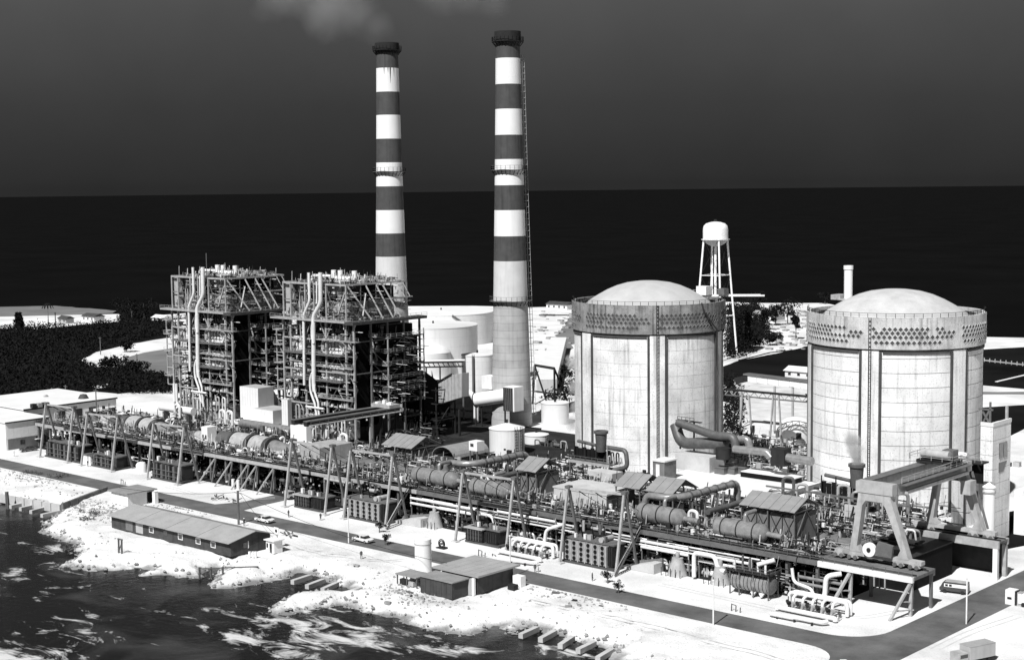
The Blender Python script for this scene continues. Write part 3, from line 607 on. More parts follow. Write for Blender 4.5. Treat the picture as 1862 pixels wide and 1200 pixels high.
# ------------------------------------------------------------------ open steel boiler frames
def boiler(label):
    t = thing('boiler_unit', label, 'boiler', (-338, 305, 0), 'open boiler units')
    B = lambda p, q, w=.35, h=None, m='steel_light', n='beam': beam(n, p, q, w, h or w, m, t)
    X0, X1, Y0, Y1 = -353.9, -323.1, 292.0, 318.0
    top = 36.2
    fcol = [-353.9, -350.6, -344.1, -340.2, -334.9, -326.4, -323.1]
    for x in fcol: B((x, Y0, 0), (x, Y0, top), .5, .5, 'steel_light', 'column')
    for y in (298.5, 305, 311.5, 318):
        for x in (X0, X1 - (0 if y > 300 else 0)): B((x, y, 0), (x, y, top), .5, .5, 'steel_grey', 'column')
    for x in (-347, -340, -333): B((x, Y1, 0), (x, Y1, top), .5, .5, 'steel_grey', 'column')
    lv = [7.3, 11.7, 17.1, 21.6, 26.6, 30.7]
    for i, z in enumerate(lv):
        for a, b_ in zip(fcol[:-1], fcol[1:]):
            if (a, i) in ((-334.9, 9),): continue
            B((a, Y0, z), (b_, Y0, z), .3, .4, 'steel_light' if i % 2 else 'steel_grey')
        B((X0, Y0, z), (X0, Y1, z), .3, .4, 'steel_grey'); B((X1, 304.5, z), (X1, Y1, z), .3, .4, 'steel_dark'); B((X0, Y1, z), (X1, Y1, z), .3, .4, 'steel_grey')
        if i in (3, 5): B((X1, Y0, z), (X1, 304.5, z), .25, .3, 'steel_grey')
    # front bracing, alternating bays
    for i in range(len(lv) - 1):
        for j in ((1, 2), (4, 5)) if i in (0, 2, 4) else ((0, 1), (4, 5)):
            a, b_ = fcol[j[0]], fcol[j[1]]; m_ = (a + b_) / 2
            B((a, Y0 + .1, lv[i]), (m_, Y0 + .1, lv[i + 1]), .2, .2, 'steel_grey', 'brace'); B((b_, Y0 + .1, lv[i]), (m_, Y0 + .1, lv[i + 1]), .2, .2, 'steel_light', 'brace')
    # side bracing of the rear tower, and of the left side
    zz = [12, 15.6, 19.3, 23.2, 26.8, 31.5]
    for i in range(0, 5, 2):
        B((X1, 305, zz[i]), (X1, 311.5, zz[i + 1] if i < 4 else 31), .2, .2, 'steel_grey', 'brace'); B((X1, 318, zz[i]), (X1, 311.5, zz[i + 1]), .2, .2, 'steel_grey', 'brace')
        B((X0, 298.5, zz[i]), (X0, 305, zz[i + 1]), .2, .2, 'steel_grey', 'brace'); B((X0, 311.5, zz[i]), (X0, 305, zz[i + 1]), .2, .2, 'steel_grey', 'brace')
    # furnace box and windboxes
    def panels(x0, x1, y0, y1, z0, z1, m, n, w_=1.9, rightm=None):
        k = max(1, int((x1 - x0) / w_))
        for i in range(k):
            a = x0 + (x1 - x0) * i / k; b_ = x0 + (x1 - x0) * (i + 1) / k
            block(n, a + .04, b_ - .04, y0 - .12, y0, z0, z1, m, t)
        k = max(1, int((y1 - y0) / w_))
        for i in range(k):
            a = y0 + (y1 - y0) * i / k; b_ = y0 + (y1 - y0) * (i + 1) / k
            block(n, x1, x1 + .12, a + .04, b_ - .04, z0, z1, rightm or m, t)
    MB().box(-352, -329.5, 296, 316.5, 10, 36).build('furnace', 'casing_black', t)
    MB().prism([(-351, 10), (-344, 3.2), (-338, 3.2), (-331, 10)], 298, 314).build('furnace_hopper', 'casing_black', t)
    for z in (19.4, 26.9):
        for xa, xb, mm in ((-351.5, -346.2, 1), (-338.6, -328.5, 1)):
            o = MB().prism([(xa + .9, z), (xb - .9, z), (xb, z + 1.2), (xb - .3, z + 3.1), (xb - 1.6, z + 4.1), (xa + 1.2, z + 4.1), (xa, z + 2.4)], 292.9, 296).build('windbox', 'white_paint', t)
            for i in range(1, int((xb - xa) / 1.6)): beam('stiffener', (xa + i * 1.6, 292.8, z + .4), (xa + i * 1.6, 292.8, z + 3.6), .12, .12, 'steel_grey', o)
            block('burner_front', xa + 1.0, xa + 2.2, 292.3, 292.9, z + 1, z + 2.4, 'steel_light', t)
    # platforms: gratings with railings
    def plat(x0, x1, y0, y1, z, m='steel_grey', rail=True, th=.22):
        o = block('platform', x0, x1, y0, y1, z - th, z, m, t)
        # sub-part railing must keep world offset
        if rail:
            b = MB()
            for (p, q) in (((x0, y0), (x1, y0)), ((x1, y0), (x1, y1))):
                L = math.hypot(q[0] - p[0], q[1] - p[1]); n_ = max(1, int(L / 2.2))
                for hh in (.5, 1.05): b.bar((p[0], p[1], z + hh), (q[0], q[1], z + hh), .07)
                for i in range(n_ + 1): b.bar((p[0] + (q[0] - p[0]) * i / n_, p[1] + (q[1] - p[1]) * i / n_, z), (p[0] + (q[0] - p[0]) * i / n_, p[1] + (q[1] - p[1]) * i / n_, z + 1.05), .07)
            b.build('railing', 'steel_light', t)
    plat(-357.8, -325.0, 290.2, 292.6, 36.6, 'steel_light', True, .45); plat(-325.0, -321.4, 290.2, 319.6, 36.6, 'casing_dark', True, .8)
    plat(-352.5, -327.5, 290.6, 293.4, 26.7, 'steel_grey', True, .35); plat(-352.5, -327.5, 290.6, 293.4, 19.2, 'steel_grey', True, .35)
    plat(-341.5, -321.5, 291, 292.3, 31.0, 'steel_light'); plat(-341, -323, 291, 292.3, 23.3, 'steel_light'); plat(-341, -323, 291, 292.3, 14.2, 'steel_light')
    plat(-356.5, -353.6, 290, 300, 33.0, 'steel_light'); plat(-357.5, -354.2, 291, 300, 28.4, 'steel_light'); plat(-357.5, -354.2, 291, 300, 23.0, 'steel_light'); plat(-357.5, -354.2, 291, 300, 15.0, 'steel_light')
    for z in (12.0, 15.4, 17.0, 19.3, 23.2, 26.9, 31.2):
        plat(-333.2, -321.8, 303.6, 305.0, z, 'steel_light' if z not in (17.0, 26.9) else 'steel_grey', z not in (17.0,)); 
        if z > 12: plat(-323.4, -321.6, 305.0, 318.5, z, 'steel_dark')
    for x in (-333, -321.9):
        B((x, 304, 11.8), (x, 304, 31.5), .3, .3, 'steel_light', 'column')
    B((-321.9, 318.5, 11.8), (-321.9, 318.5, 33), .3, .3, 'steel_light', 'column')
    for i in (0, 2, 3):
        B((-328, 303.9, zz[i + 1]), (-322, 303.9, zz[i]), .2, .2, 'steel_light', 'brace')
    B((-321.8, 304, 14.5), (-321.8, 309, 19), .18, .18, 'steel_grey', 'brace'); B((-321.8, 314, 14.5), (-321.8, 309, 19), .18, .18, 'steel_grey', 'brace')
    B((-328.6, 303, 33), (-325.4, 303, 24.4), .3, .3, 'steel_light', 'brace')
    # stub gear on the tower platforms
    rr = random.Random(4)
    for z in (15.4, 19.3, 23.2, 26.9, 31.2):
        for _ in range(4):
            x = rr.uniform(-332.5, -323); s = rr.uniform(.3, .7); block('valve_box', x, x + s * 1.6, 303.9, 303.9 + s, z, z + s * 1.4, rr.choice(('steel_light', 'steel_grey', 'pipe_white')), t)
    for z in (7.4, 11.8, 14.3):
        for _ in range(7):
            x = rr.uniform(-340, -324); s = rr.uniform(.4, .8); block('valve_box', x, x + s * 1.6, 291.3, 291.3 + s, z, z + s * 1.5, rr.choice(('steel_light', 'steel_grey', 'pipe_white')), t)
    for _ in range(9):
        x = rr.uniform(-352, -328); z = rr.choice((31.1, 31.1, 33)); s = rr.uniform(.5, 1.2); block('valve_box', x, x + s, 292.8, 293.6, z, z + s * 1.6, rr.choice(('steel_light', 'steel_grey')), t)
    # penthouse: ribbed casings inside a sloping truss
    MB().box(-350.5, -328.6, 295.2, 313, 36.7, 45.6).build('penthouse_core', 'casing_black', t)
    panels(-350.5, -341.9, 295.2, 297, 37.2, 41.2, 'casing_light', 'casing_panel'); panels(-350.5, -342.5, 295.2, 296, 43.2, 46.0, 'casing_light', 'casing_panel')
    panels(-338.5, -328.6, 295.2, 313, 37.0, 41.6, 'casing_light', 'casing_panel', 1.5, 'casing_light'); panels(-339.5, -328.6, 295.2, 300, 43.4, 46.4, 'casing_light', 'casing_panel', 1.9, 'steel_dark')
    block('casing_panel', -354.2, -351.8, 293.2, 295, 37, 46.4, 'casing_light', t)
    # truss
    T = 46.8
    for (p, q) in (((-354, 292.3), (-326.5, 292.3)), ((-326.5, 292.3), (-326.5, 315.5)), ((-354, 292.3), (-354, 315.5)), ((-354, 315.5), (-326.5, 315.5))):
        B((p[0], p[1], T), (q[0], q[1], T), .45, .5, 'steel_light'); B((p[0], p[1], 41.9), (q[0], q[1], 41.9), .22, .25, 'steel_grey')
    block('roof_deck', -353, -327, 293.5, 315.2, T - .3, T - .1, 'steel_dark', t)
    for x in fcol[:-1]: B((x, 292.3, 36.6), (x, 292.3, T), .35, .35, 'steel_light', 'column')
    for y in (298, 304, 310, 315.5): B((-326.5, y, 41), (-326.5, y, T), .25, .25, 'steel_grey', 'column')
    for a, b_ in ((293, 298.5), (300, 303), (304, 307), (306.5, 310)): B((-326.5, a, T - .3), (-322.6, b_, 36.8), .4, .4, 'steel_light', 'brace')
    B((-326.5, 300, 44), (-323, 295.5, 38), .35, .35, 'steel_light', 'brace'); B((-329.5, 292, 38.4), (-326.6, 292, 44.5), .35, .35, 'steel_light', 'brace')
    for a in (312.5, 314.6): B((-326.3, a, T - .3), (-324.8, a + 1.5, 42.2), .25, .25, 'steel_light', 'brace')
    B((-324.8, 308, 42.3), (-324.8, 317, 42.3), .3, .3, 'steel_light'); B((-326.5, 293, 43.6), (-326.5, 300, 43.6), .25, .25, 'steel_grey')
    for x0_, x1_ in ((-338.5, -335), (-335, -331.5), (-350, -347)): B((x0_, 292.5, T - .4), (x1_, 292.5, 37.6), .2, .2, 'steel_grey', 'brace')
    # diagonal knee braces under the walkway
    for x in (-344, -334.9): B((x, 292, 31), (x + 2.6, 292, 36), .25, .25, 'steel_light', 'brace'); B((x, 292, 31), (x - 2.6, 292, 36), .25, .25, 'steel_light', 'brace')
    # roof clutter: pipes, small posts, safety valve silencers
    for _ in range(26):
        x = rr.uniform(-352, -327.5); y = rr.uniform(294, 315); h = rr.choice((.6, .9, 1.4, 1.8)); block('roof_fitting', x, x + rr.uniform(.3, 1.2), y, y + rr.uniform(.3, 1.2), T - .1, T + h, rr.choice(('steel_light', 'steel_grey', 'steel_dark')), t)
    for _ in range(9):
        x = rr.uniform(-352, -328); y = rr.uniform(295, 314); bpipe('roof_pipe', [(x, y, T), (x, y, T + 1.3), (x + rr.uniform(-2, 2), y + rr.uniform(1, 3), T + 1.3), (x + rr.uniform(-2, 2), y + 3.5, T)], .14, 'steel_light', t, .5, 6)
    Z0 = 48.1
    def sil(px):
        p = XZ(px, 500, 300); x = p.x; pipe('silencer', (x, 300, Z0), (x, 300, Z0 + 2.3), .78, 'white_paint', t, 16)
    for px in (607, 619, 644.5): sil(px)
    xa, xb = XZ(611, 508, 300).x, XZ(647, 508, 300).x
    pipe('header', (xa, 300, Z0 - .1), (xb, 300, Z0 - .1), .72, 'white_paint', t, 16)
    xa = XZ(570, 508, 302).x; xb = XZ(612, 508, 302).x
    bpipe('header', [(xa - .5, 302, 44), (xa - .5, 302, Z0 + .2), (xb, 302, Z0 + .2)], .5, 'white_paint', t, 1)
    railing('railing', [(-340, 306, T + .2), (-328, 306, T + .2)], 1.4, 'steel_light', t, 1.6)
    # downcomers on the front
    def path(pp, y): return [XZ(a, c, y) for a, c in pp]
    bpipe('downcomer', path([(582.5, 496), (583, 551), (570, 575), (570.5, 700), (572, 712)], 290.6), .62, 'pipe_white', t, 1.2, 14)
    bpipe('downcomer', path([(561.5, 496), (563, 548), (552, 573), (553, 640), (553.5, 700)], 290.8), .42, 'pipe_white', t, 1.2, 12)
    bpipe('downcomer', path([(568, 590), (567, 600), (567, 612), (570, 625)], 290.2), .35, 'pipe_white', t, .6, 10)
    bpipe('downcomer', path([(567.5, 678), (563.5, 690), (564.5, 712), (573, 735), (574, 745), (577, 760)], 290.2), .33, 'pipe_white', t, 1.2, 10)
    bpipe('downcomer', path([(572, 700), (572, 712), (579, 733), (579, 742), (582, 770)], 290.4), .33, 'pipe_white', t, 1.2, 10)
    bpipe('downcomer', path([(576, 552), (576, 512)], 291.2), .25, 'pipe_white', t, 1, 8)
    pipe('cross_pipe', XZ(557, 739, 290), XZ(589, 743.5, 290), .32, 'pipe_white', t)
    for px in (545, 549.5): bpipe('hanger_pipe', path([(px, 548 - 10), (px + 1, 600), (px + 6, 640), (px + 6, 655)], 291.4), .16, 'steel_light', t, 1, 6)
    # masts
    for px, py0, py1, y in ((531, 525, 493, 292.3), (626.5, 520, 490, 292.3), (619, 505, 487, 305), (722, 508, 497, 312)):
        pipe('mast', XZ(px, py0, y), XZ(px, py1, y), .11, 'steel_light', t, 6)
    # pump floor at the foot
    for i, px in enumerate((520, 525)):
        p = XZ(px, 768, 291); pipe('riser_duct', (p.x, 291, 6.8), (p.x, 291, 12.6), .42, 'pipe_white', t)
    MB().box(-352, -346, 292.6, 299, 0, 7).build('pump_house', 'casing_light', t); MB().box(-338, -329, 292.6, 299, 2, 7).build('pump_house', 'casing_light', t)
    for x in (-348.5, -346.6, -343.2, -341.2, -337.5, -331.5, -328.5): bpipe('feed_pipe', [(x, 291.6, 1), (x, 291.6, 8.5 + (x % 3)), (x + 1.6, 291.4, 8.5 + (x % 3)), (x + 1.6, 291.4, 5)], .24, rr.choice(('pipe_white', 'steel_light', 'lagging')), t, .7, 8)
    MB().box(-330, -323.5, 305, 317.5, 14, 30.5).build('air_heater', 'casing_black', t)
    MB().box(-329, -324, 306, 316, 30.5, 34.5).build('gas_duct', 'casing_black', t)
    for z in np.arange(13, 31, 2.2): beam('rib', (-323.4, 305.4, z), (-323.4, 317.4, z), .12, .12, 'steel_dark', t)
    # stair flights on the right front corner
    for i, (za, zb) in enumerate(((7.3, 11.7), (11.7, 17.1), (17.1, 21.6), (21.6, 26.6), (26.6, 30.7), (30.7, 36.2))):
        a, b_ = (-326.4, -323.2) if i % 2 else (-323.2, -326.4); o = beam('stair', (a, 293, za), (b_, 293, zb), .7, .12, 'steel_light', t)
    # left hand corner landings
    for z in (12, 17.5, 21, 25, 29.5): B((X0 - 3.2, 292, z), (X0, 292, z), .25, .25)
    B((X0 - 3.2, 292, 12), (X0 - 3.2, 292, 33), .3, .3, 'steel_light', 'column'); B((X0 - 3.2, 292, 29.5), (X0, 292, 25), .2, .2, 'steel_light', 'brace'); B((X0 - 3.2, 300, 12), (X0 - 3.2, 300, 33), .25, .25, 'steel_grey', 'column')
    return t
B2 = boiler('right-hand open steel boiler frame with white front pipes, directly in front of the farther chimney')
B1 = copy_to(B2, Vector(B2.location) + Vector((-55.2, 0, 0)), 'left-hand open steel boiler frame with white front pipes, nearest the dark scrubland')
# extra tall mast on the left unit
t = thing('antenna_mast', 'thin dark mast rising above the roof of the left-hand boiler frame', 'mast', (XZ(376, 500, 300).x, 300, 46.8))
pipe('pole', W(t), W(t) + Vector((0, 0, 7.2)), .13, 'steel_grey', t, 6); pipe('base', W(t), W(t) + Vector((0, 0, .4)), .35, 'steel_grey', t, 8)
# stepped light building between the boilers
t = thing('stepped_enclosure', 'white metal-clad stepped enclosure between the two boiler frames', 'enclosure', (-373, 293, 0))
def clad(n, x0, x1, y0, y1, z0, z1, m, side, parent, w_=1.2):
    MB().box(x0, x1, y0, y1, z0, z1).build(n + '_core', side, parent)
    k = int((x1 - x0) / w_)
    for i in range(k): block('cladding_panel', x0 + (x1 - x0) * i / k + .03, x0 + (x1 - x0) * (i + 1) / k - .03, y0 - .08, y0 - .005, z0 + .02, z1 - .02, m, parent)
a, b_, c = Xat(437, 292, 9), Xat(470, 292, 9), Xat(510, 292, 7)
clad('tower', a, b_, 292, 298, 4, 14.2, 'wall_white', 'wall_grey', t); clad('block', b_ + .01, c - 1, 290, 298, 4.2, 8.4, 'wall_white', 'wall_grey', t)
MB().prism([(298, 4), (304, 4), (298, 13.5)], b_ - .5, a + .2, 'x').build('sloped_duct', 'wall_grey', t)
block('roof_slab', a - 1, c + 1.6, 287, 298, 3.4, 4, 'roof_white', t); block('base_wall', a, c, 288, 297, 0, 3.4, 'casing_black', t)
t = thing('boiler_annex', 'pale metal-clad block at the left foot of the right-hand boiler frame', 'enclosure', (Xat(518, 291, 6), 289, 0))
clad('annex', Xat(513, 289.5, 6), Xat(524, 289.5, 6), 289.5, 291, 0, 12.4, 'wall_white', 'wall_grey', t, .9)
# flue ducts towards the chimneys
t = thing('flue_duct', 'large pale sloping flue casing right of the right-hand boiler frame', 'duct', (-322, 334, 0))
def L2(px, py, y): return XZ(px, py, y)
yA = 326.0; pl = [XZ(786, 738, yA), XZ(786, 702, yA), XZ(822, 681, yA), XZ(840, 679, yA), XZ(840, 722, yA)]
b = MB(); b.prism([(p.x, p.z) for p in pl], yA, yA + 3); b.build('casing', 'wall_grey', t)
k = 9
for i in range(k):
    xa = pl[0].x + (pl[4].x - pl[0].x) * i / k + .06; xb = pl[0].x + (pl[4].x - pl[0].x) * (i + 1) / k - .06
    def topz(x):
        for p, q in zip(pl[1:3], pl[2:4]):
            if p.x <= x <= q.x + 1e-6: return p.z + (q.z - p.z) * (x - p.x) / (q.x - p.x)
        return pl[3].z
    def botz(x): return pl[0].z + (pl[4].z - pl[0].z) * (x - pl[0].x) / (pl[4].x - pl[0].x)
    MB().prism([(xa, botz(xa)), (xb, botz(xb)), (xb, topz(xb)), (xa, topz(xa))], yA - .12, yA - .01).build('cladding_panel', 'casing_light', t)
beam('roof_edge', pl[1] + Vector((0, -.3, .2)), pl[2] + Vector((0, -.3, .2)), .5, .3, 'steel_dark', t)
for px in (770, 800, 835): p = XZ(px, 735, yA + 2); beam('post', (p.x, yA + 2, 0), (p.x, yA + 2, 8), .5, .5, 'steel_dark', t)
MB().prism([(320, 8), (331, 6), (331, 13), (320, 20)], -333, -323.5, 'x').build('duct_shade_box', 'casing_black', t)  # black duct that also fills in the shade right of the boiler
for i in range(5):
    x = -333 + i * 3.1
    for y in (322, 330): beam('post', (x, y, 0), (x, y, 15 - (y - 322) * .3), .3, .3, 'steel_dark', t)
    beam('brace', (x, 322, 3), (x, 330, 11), .22, .22, 'steel_dark', t)
for z in (5, 10, 14): beam('beam', (-333, 322, z), (-320, 322, z), .3, .3, 'steel_dark', t); beam('beam', (-320.6, 322, z), (-320.6, 330, z), .3, .3, 'steel_dark', t)
MB().box(-330, -321, 323, 329, 0, 5.5).build('fan_shade_box', 'casing_black', t)  # black fan box added partly to paint in the shade at ground level
t = thing('pipe_bridge', 'dark steel pipe bridge running from the right-hand boiler towards the tall narrow tank', 'pipe bridge', XZ(765, 655, 345))
for py in (660, 668): 
    p, q = XZ(760, py, 352), XZ(842, py - 2, 352); beam('chord', p, q, .45, .45, 'steel_dark', t)
for i in range(9):
    p, q = XZ(760 + i * 9, 660, 352), XZ(765 + i * 9, 668, 352); beam('web', p, q, .2, .2, 'steel_dark', t)
for px in (775, 800, 842): p = XZ(px, 668, 352); beam('post', (p.x, 352, 0), p, .4, .4, 'steel_grey', t)
pipe('pipe', XZ(760, 657, 352), XZ(846, 655, 352), .35, 'pipe_white', t)
t = thing('breeching_duct', 'white horizontal round duct leading into the side of the nearer chimney', 'duct', XZ(868, 740, 347) * 1)
p, q = XZ(866, 727, 345.5), XZ(921, 719, 348.5)
pipe('duct', p, q, 2.15, 'white_paint', t, 32); pipe('collar', q - (q - p).normalized() * .1, q + (q - p).normalized() * 1.6, 2.45, 'tank_white', t, 32); pipe('flange', p - (q - p).normalized() * .25, p, 2.4, 'steel_dark', t, 32)
bx = XZ(930, 722, 347.5)
MB().box(bx.x - 1.2, bx.x + 3.2, 345.2, 349.5, bx.z - 4, bx.z + 3.4).build('damper_box', 'wall_white', t)
for i in range(5): block('fin', bx.x - .9 + i * .8, bx.x - .6 + i * .8, 344.7, 345.19, bx.z - 4, bx.z + 3.2, 'steel_dark', t)
for f_ in (.08, .85):
    c = p.lerp(q, f_); beam('support_leg', (c.x - 1.2, c.y, 0), (c.x - 1.2, c.y, c.z - 2), .35, .35, 'steel_dark', t); beam('support_leg', (c.x + 1.2, c.y, 0), (c.x + 1.2, c.y, c.z - 2), .35, .35, 'steel_dark', t)
MB().prism([(bx.x - 8, 2), (bx.x - 5.5, 2), (bx.x - 4, 9), (bx.x - 9.5, 9)], 348, 351).build('hopper', 'steel_light', t)
bpipe('drop_duct', [XZ(845, 712, 350), XZ(856, 714, 350), XZ(866, 730, 350), XZ(866, 790, 350)], .9, 'tank_white', t, 3, 14)
MB().box(XZ(880, 713, 349).x, XZ(898, 713, 349).x, 348, 352, 11.5, 15.5).build('damper_box', 'wall_white', t)
# ------------------------------------------------------------------ turbine decks
ZD = 7.0
def deck(name, label, x0, x1, y0, y1, cols, m='concrete_deck'):
    t = thing(name, label, 'deck', (x0, y0, 0), 'turbine decks')
    k = max(1, int((x1 - x0) / 6.2))
    for i in range(k):
        a = x0 + (x1 - x0) * i / k; b_ = x0 + (x1 - x0) * (i + 1) / k
        for j, (ya, yb) in enumerate(((y0, (y0 + y1) / 2), ((y0 + y1) / 2, y1))): block('floor_slab', a + .04, b_ - .04, ya + .04, yb - .04, ZD - .5, ZD - R_.choice((0, .03)), m, t)
    block('edge_girder', x0, x1, y0 - .35, y0 - .01, ZD - .8, ZD + .02, 'steel_light' if x0 < -300 else 'steel_grey', t)
    for yy in (y0 + .5, y0 + 1.9): block('rail', x0, x1, yy, yy + .14, ZD, ZD + .2, 'steel_dark', t)
    for i in range(k + 1):
        a = x0 + .4 + (x1 - x0 - .8) * i / k
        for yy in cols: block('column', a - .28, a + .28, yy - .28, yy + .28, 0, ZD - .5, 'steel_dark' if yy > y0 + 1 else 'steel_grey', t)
        block('floor_beam', a - .2, a + .2, y0, y1, ZD - 1.1, ZD - .51, 'steel_dark', t)
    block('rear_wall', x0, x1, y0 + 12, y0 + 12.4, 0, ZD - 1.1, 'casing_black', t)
    return t
D1 = deck('turbine_deck', 'long raised turbine deck in front of the boiler frames', -402, -243.3, 238, 262, (238.6, 244, 250))
D2 = deck('turbine_deck', 'raised turbine deck in front of the two concrete containments', -243, -141, 238, 268, (238.6, 244, 250))
railing('railing', [(-243, 238.1, ZD), (-145, 238.1, ZD)], 1.0, 'steel_grey', D2, 2.4); railing('railing', [(-402, 238.1, ZD), (-244, 238.1, ZD)], 1.0, 'steel_dark', D1, 2.4)
railing('railing', [(-141.2, 247, ZD), (-141.2, 268, ZD)], 1.0, 'steel_light', D2, 2)
# crane runways east of the deck
t = thing('crane_runway', 'pale front crane runway on raking steel legs above the road corner', 'crane runway', (-131, 242, 0))
block('girder', -140.9, -122.3, 237.6, 238.2, 6.1, 7.1, 'pipe_white', t); block('girder', -140.9, -122.3, 245.4, 246, 5.9, 7.1, 'steel_grey', t); block('floor', -140.9, -122.3, 238.25, 245.35, 6.4, 6.98, 'concrete_deck', t)
for yy in (239.2, 243.6): block('rail', -145, -122.4, yy, yy + .16, 7.0, 7.25, 'steel_dark', t)
for x in (-134.6, -122.9):
    beam('leg', (x, 238.5, 5.8), (x - .2, 238.5, 0), .55, .5, 'steel_light', t); beam('raking_leg', (x, 238, 5.9), (x - 1.6, 233.8, 0), .5, .4, 'steel_light', t); beam('tie', (x - .8, 236, 3), (x, 238.5, 2.6), .2, .2, 'steel_light', t); beam('tie', (x - 1.1, 235, 1.5), (x, 238.5, 1.2), .2, .2, 'steel_light', t); beam('leg', (x, 245.7, 5.9), (x, 245.7, 0), .5, .5, 'steel_grey', t)
railing('railing', [(-145, 237.8, 7.1), (-122.5, 237.8, 7.1)], .9, 'steel_grey', t, 2.4)
t = thing('crane_runway', 'pale rear portal frame carrying the far rail of the big gantry crane', 'crane runway', (-131, 272, 0))
block('girder', -141.5, -121.8, 270.4, 271, 6.0, 7.4, 'steel_light', t); block('girder', -141.5, -121.8, 274.4, 275, 6.2, 7.4, 'steel_light', t); block('floor', -141.5, -121.8, 271.05, 274.35, 6.9, 7.3, 'concrete_deck', t)
for x in (-134.2, -122.4): block('leg', x - .45, x + .45, 270.3, 271.1, 0, 5.98, 'white_paint', t); block('leg', x - .4, x + .4, 274.2, 275, 0, 6.18, 'steel_light', t)
for yy in (271.6, 273.6): block('rail', -141.4, -121.9, yy, yy + .16, 7.3, 7.55, 'steel_dark', t)
MB().prism([(-134, 0), (-134, 6.1), (-130, 6.1), (-123, 6.1), (-123, 0)], 276, 276.6).build('rear_panel', 'steel_dark', t)
t = thing('gap_shade_block', 'black wall and block filling in the shade of the gap under the big gantry crane', 'wall', (-139, 258, 0))
block('wall', -140.9, -140.5, 246.4, 268, 0, 6.4, 'casing_black', t); MB().box(-140.4, -130.6, 252.4, 269.6, 0, 6.2).build('block', 'casing_black', t); block('cover_slab', -140.4, -130.4, 252.2, 269.8, 6.21, 6.4, 'steel_dark', t)  # black solids paint in the deep shade under the crane along with the structure
for k in range(5): beam('pipe_stand', (-139.6 + k * 1.1, 252, 0), (-139.6 + k * 1.1, 252, 2 + k % 3), .25, .25, ('steel_light', 'steel_dark')[k % 2], t)
# ------------------------------------------------------------------ gantry crane
mat('crane_paint', .40, .6, .2, .7, streak=.25)
t = thing('gantry_crane', 'big pale gantry crane with A-shaped legs straddling the right end of the turbine deck', 'gantry crane', (-132, 244, 7))
def aleg(y, dy, parent, m='crane_paint'):
    # portal end frame in the x-z plane: outer outline minus inner arch, with rounded haunches
    o_ = [(-137.2, 8.7), (-135.6, 18.9), (-135.6, 19.6), (-129.2, 19.6), (-129.2, 18.9), (-125.6, 8.7)]
    x0_, x1_ = -135.3, -127.7
    inn = [(-134.9, 8.7), (-135.75, 9.8), (-134.75, 17.3), (-134.1, 18.2), (-130.9, 18.2), (-130.2, 17.3), (-127.2, 10.2), (-127.9, 8.7)]
    pl = [o_[0], o_[1], o_[2], o_[3], o_[4], o_[5]] + inn[::-1]
    return MB().prism(pl, y - dy / 2, y + dy / 2).build('end_frame', m, parent)
for y in (243.2, 272.6):
    aleg(y, 1.5, t)
    o = block('cross_head', -136.0, -128.8, y - .9, y + .9, 19.61, 21.6, 'crane_paint', t)
    block('sill_beam', -140.2, -123.2, y - .7, y + .7, 8.0, 8.69, 'crane_paint', t)
    for i, x in enumerate((-139.4, -136.6, -127.6, -124.6)):
        bo = MB().prism([(x - 1.1, 7.5), (x + 1.1, 7.5), (x + .8, 8.3), (x - .8, 8.3)], y - .8, y + .8).build('bogie', 'crane_paint', t)
        for dx in (-.6, .6): MB().cyl((x + dx, y - 1.0, 7.62), (x + dx, y - .55, 7.62), .38, 14).build('wheel', 'steel_grey', bo, True)
    rlg = railing('railing', [(-141, y - .6, 8.7), (-137.4, y - .6, 8.7)], 1, 'crane_paint', t)
for x in (-135.2, -129.7):
    block('bridge_girder', x - .75, x + .75, 244.45, 271.35, 19.4, 21.3, 'crane_paint', t)
    block('girder_flange', x - 1.05, x + 1.05, 244.45, 271.35, 21.31, 21.5, 'steel_grey', t)
railing('railing', [(-128.4, 245, 21.5), (-128.4, 271, 21.5)], 1.1, 'crane_paint', t); block('footwalk', -128.64, -127.4, 245, 271, 21.2, 21.35, 'steel_grey', t); block('cable_tray', -128.3, -127.7, 246, 270, 19.6, 20.2, 'crane_paint', t)
tr = block('trolley_frame', -136, -129, 265, 270, 21.7, 22.3, 'steel_dark', t)
MB().cyl((-135.4, 266.2, 23.4), (-129.8, 266.2, 23.4), .85, 16).build('hoist_drum', 'crane_paint', t, True); MB().box(-131.8, -129.6, 267.2, 269.4, 22.3, 24.2).build('motor_house', 'steel_grey', t); MB().box(-135.6, -133.4, 267.4, 269.2, 22.3, 23.6).build('motor_house', 'steel_dark', t)
railing('railing', [(-137, 264.4, 22.4), (-128.2, 264.4, 22.4), (-128.2, 270.6, 22.4)], 1.1, 'crane_paint', t); railing('railing', [(-137, 264.4, 22.4), (-137, 270.6, 22.4)], 1.1, 'crane_paint', t)
MB().box(-128.9, -126.9, 269, 271.4, 15.8, 18.4).build('operator_cab', 'crane_paint', t); beam('ladder', (-125.4, 273.6, 8.8), (-128.8, 273.6, 19.5), .5, .1, 'steel_grey', t)
MB().cyl((-132.9, 241.6, 9.6), (-132.9, 242.3, 9.6), 1.25, 24).build('cable_reel', 'white_paint', t, True, 30); MB().cyl((-132.9, 241.45, 9.6), (-132.9, 241.6, 9.6), .4, 12).build('reel_hub', 'steel_dark', t)
MB().prism([(-132.2, 8.7), (-128.6, 8.7), (-128.3, 10.9), (-131.2, 11.3)], 241.8, 242.4).build('drive_cover', 'steel_grey', t)
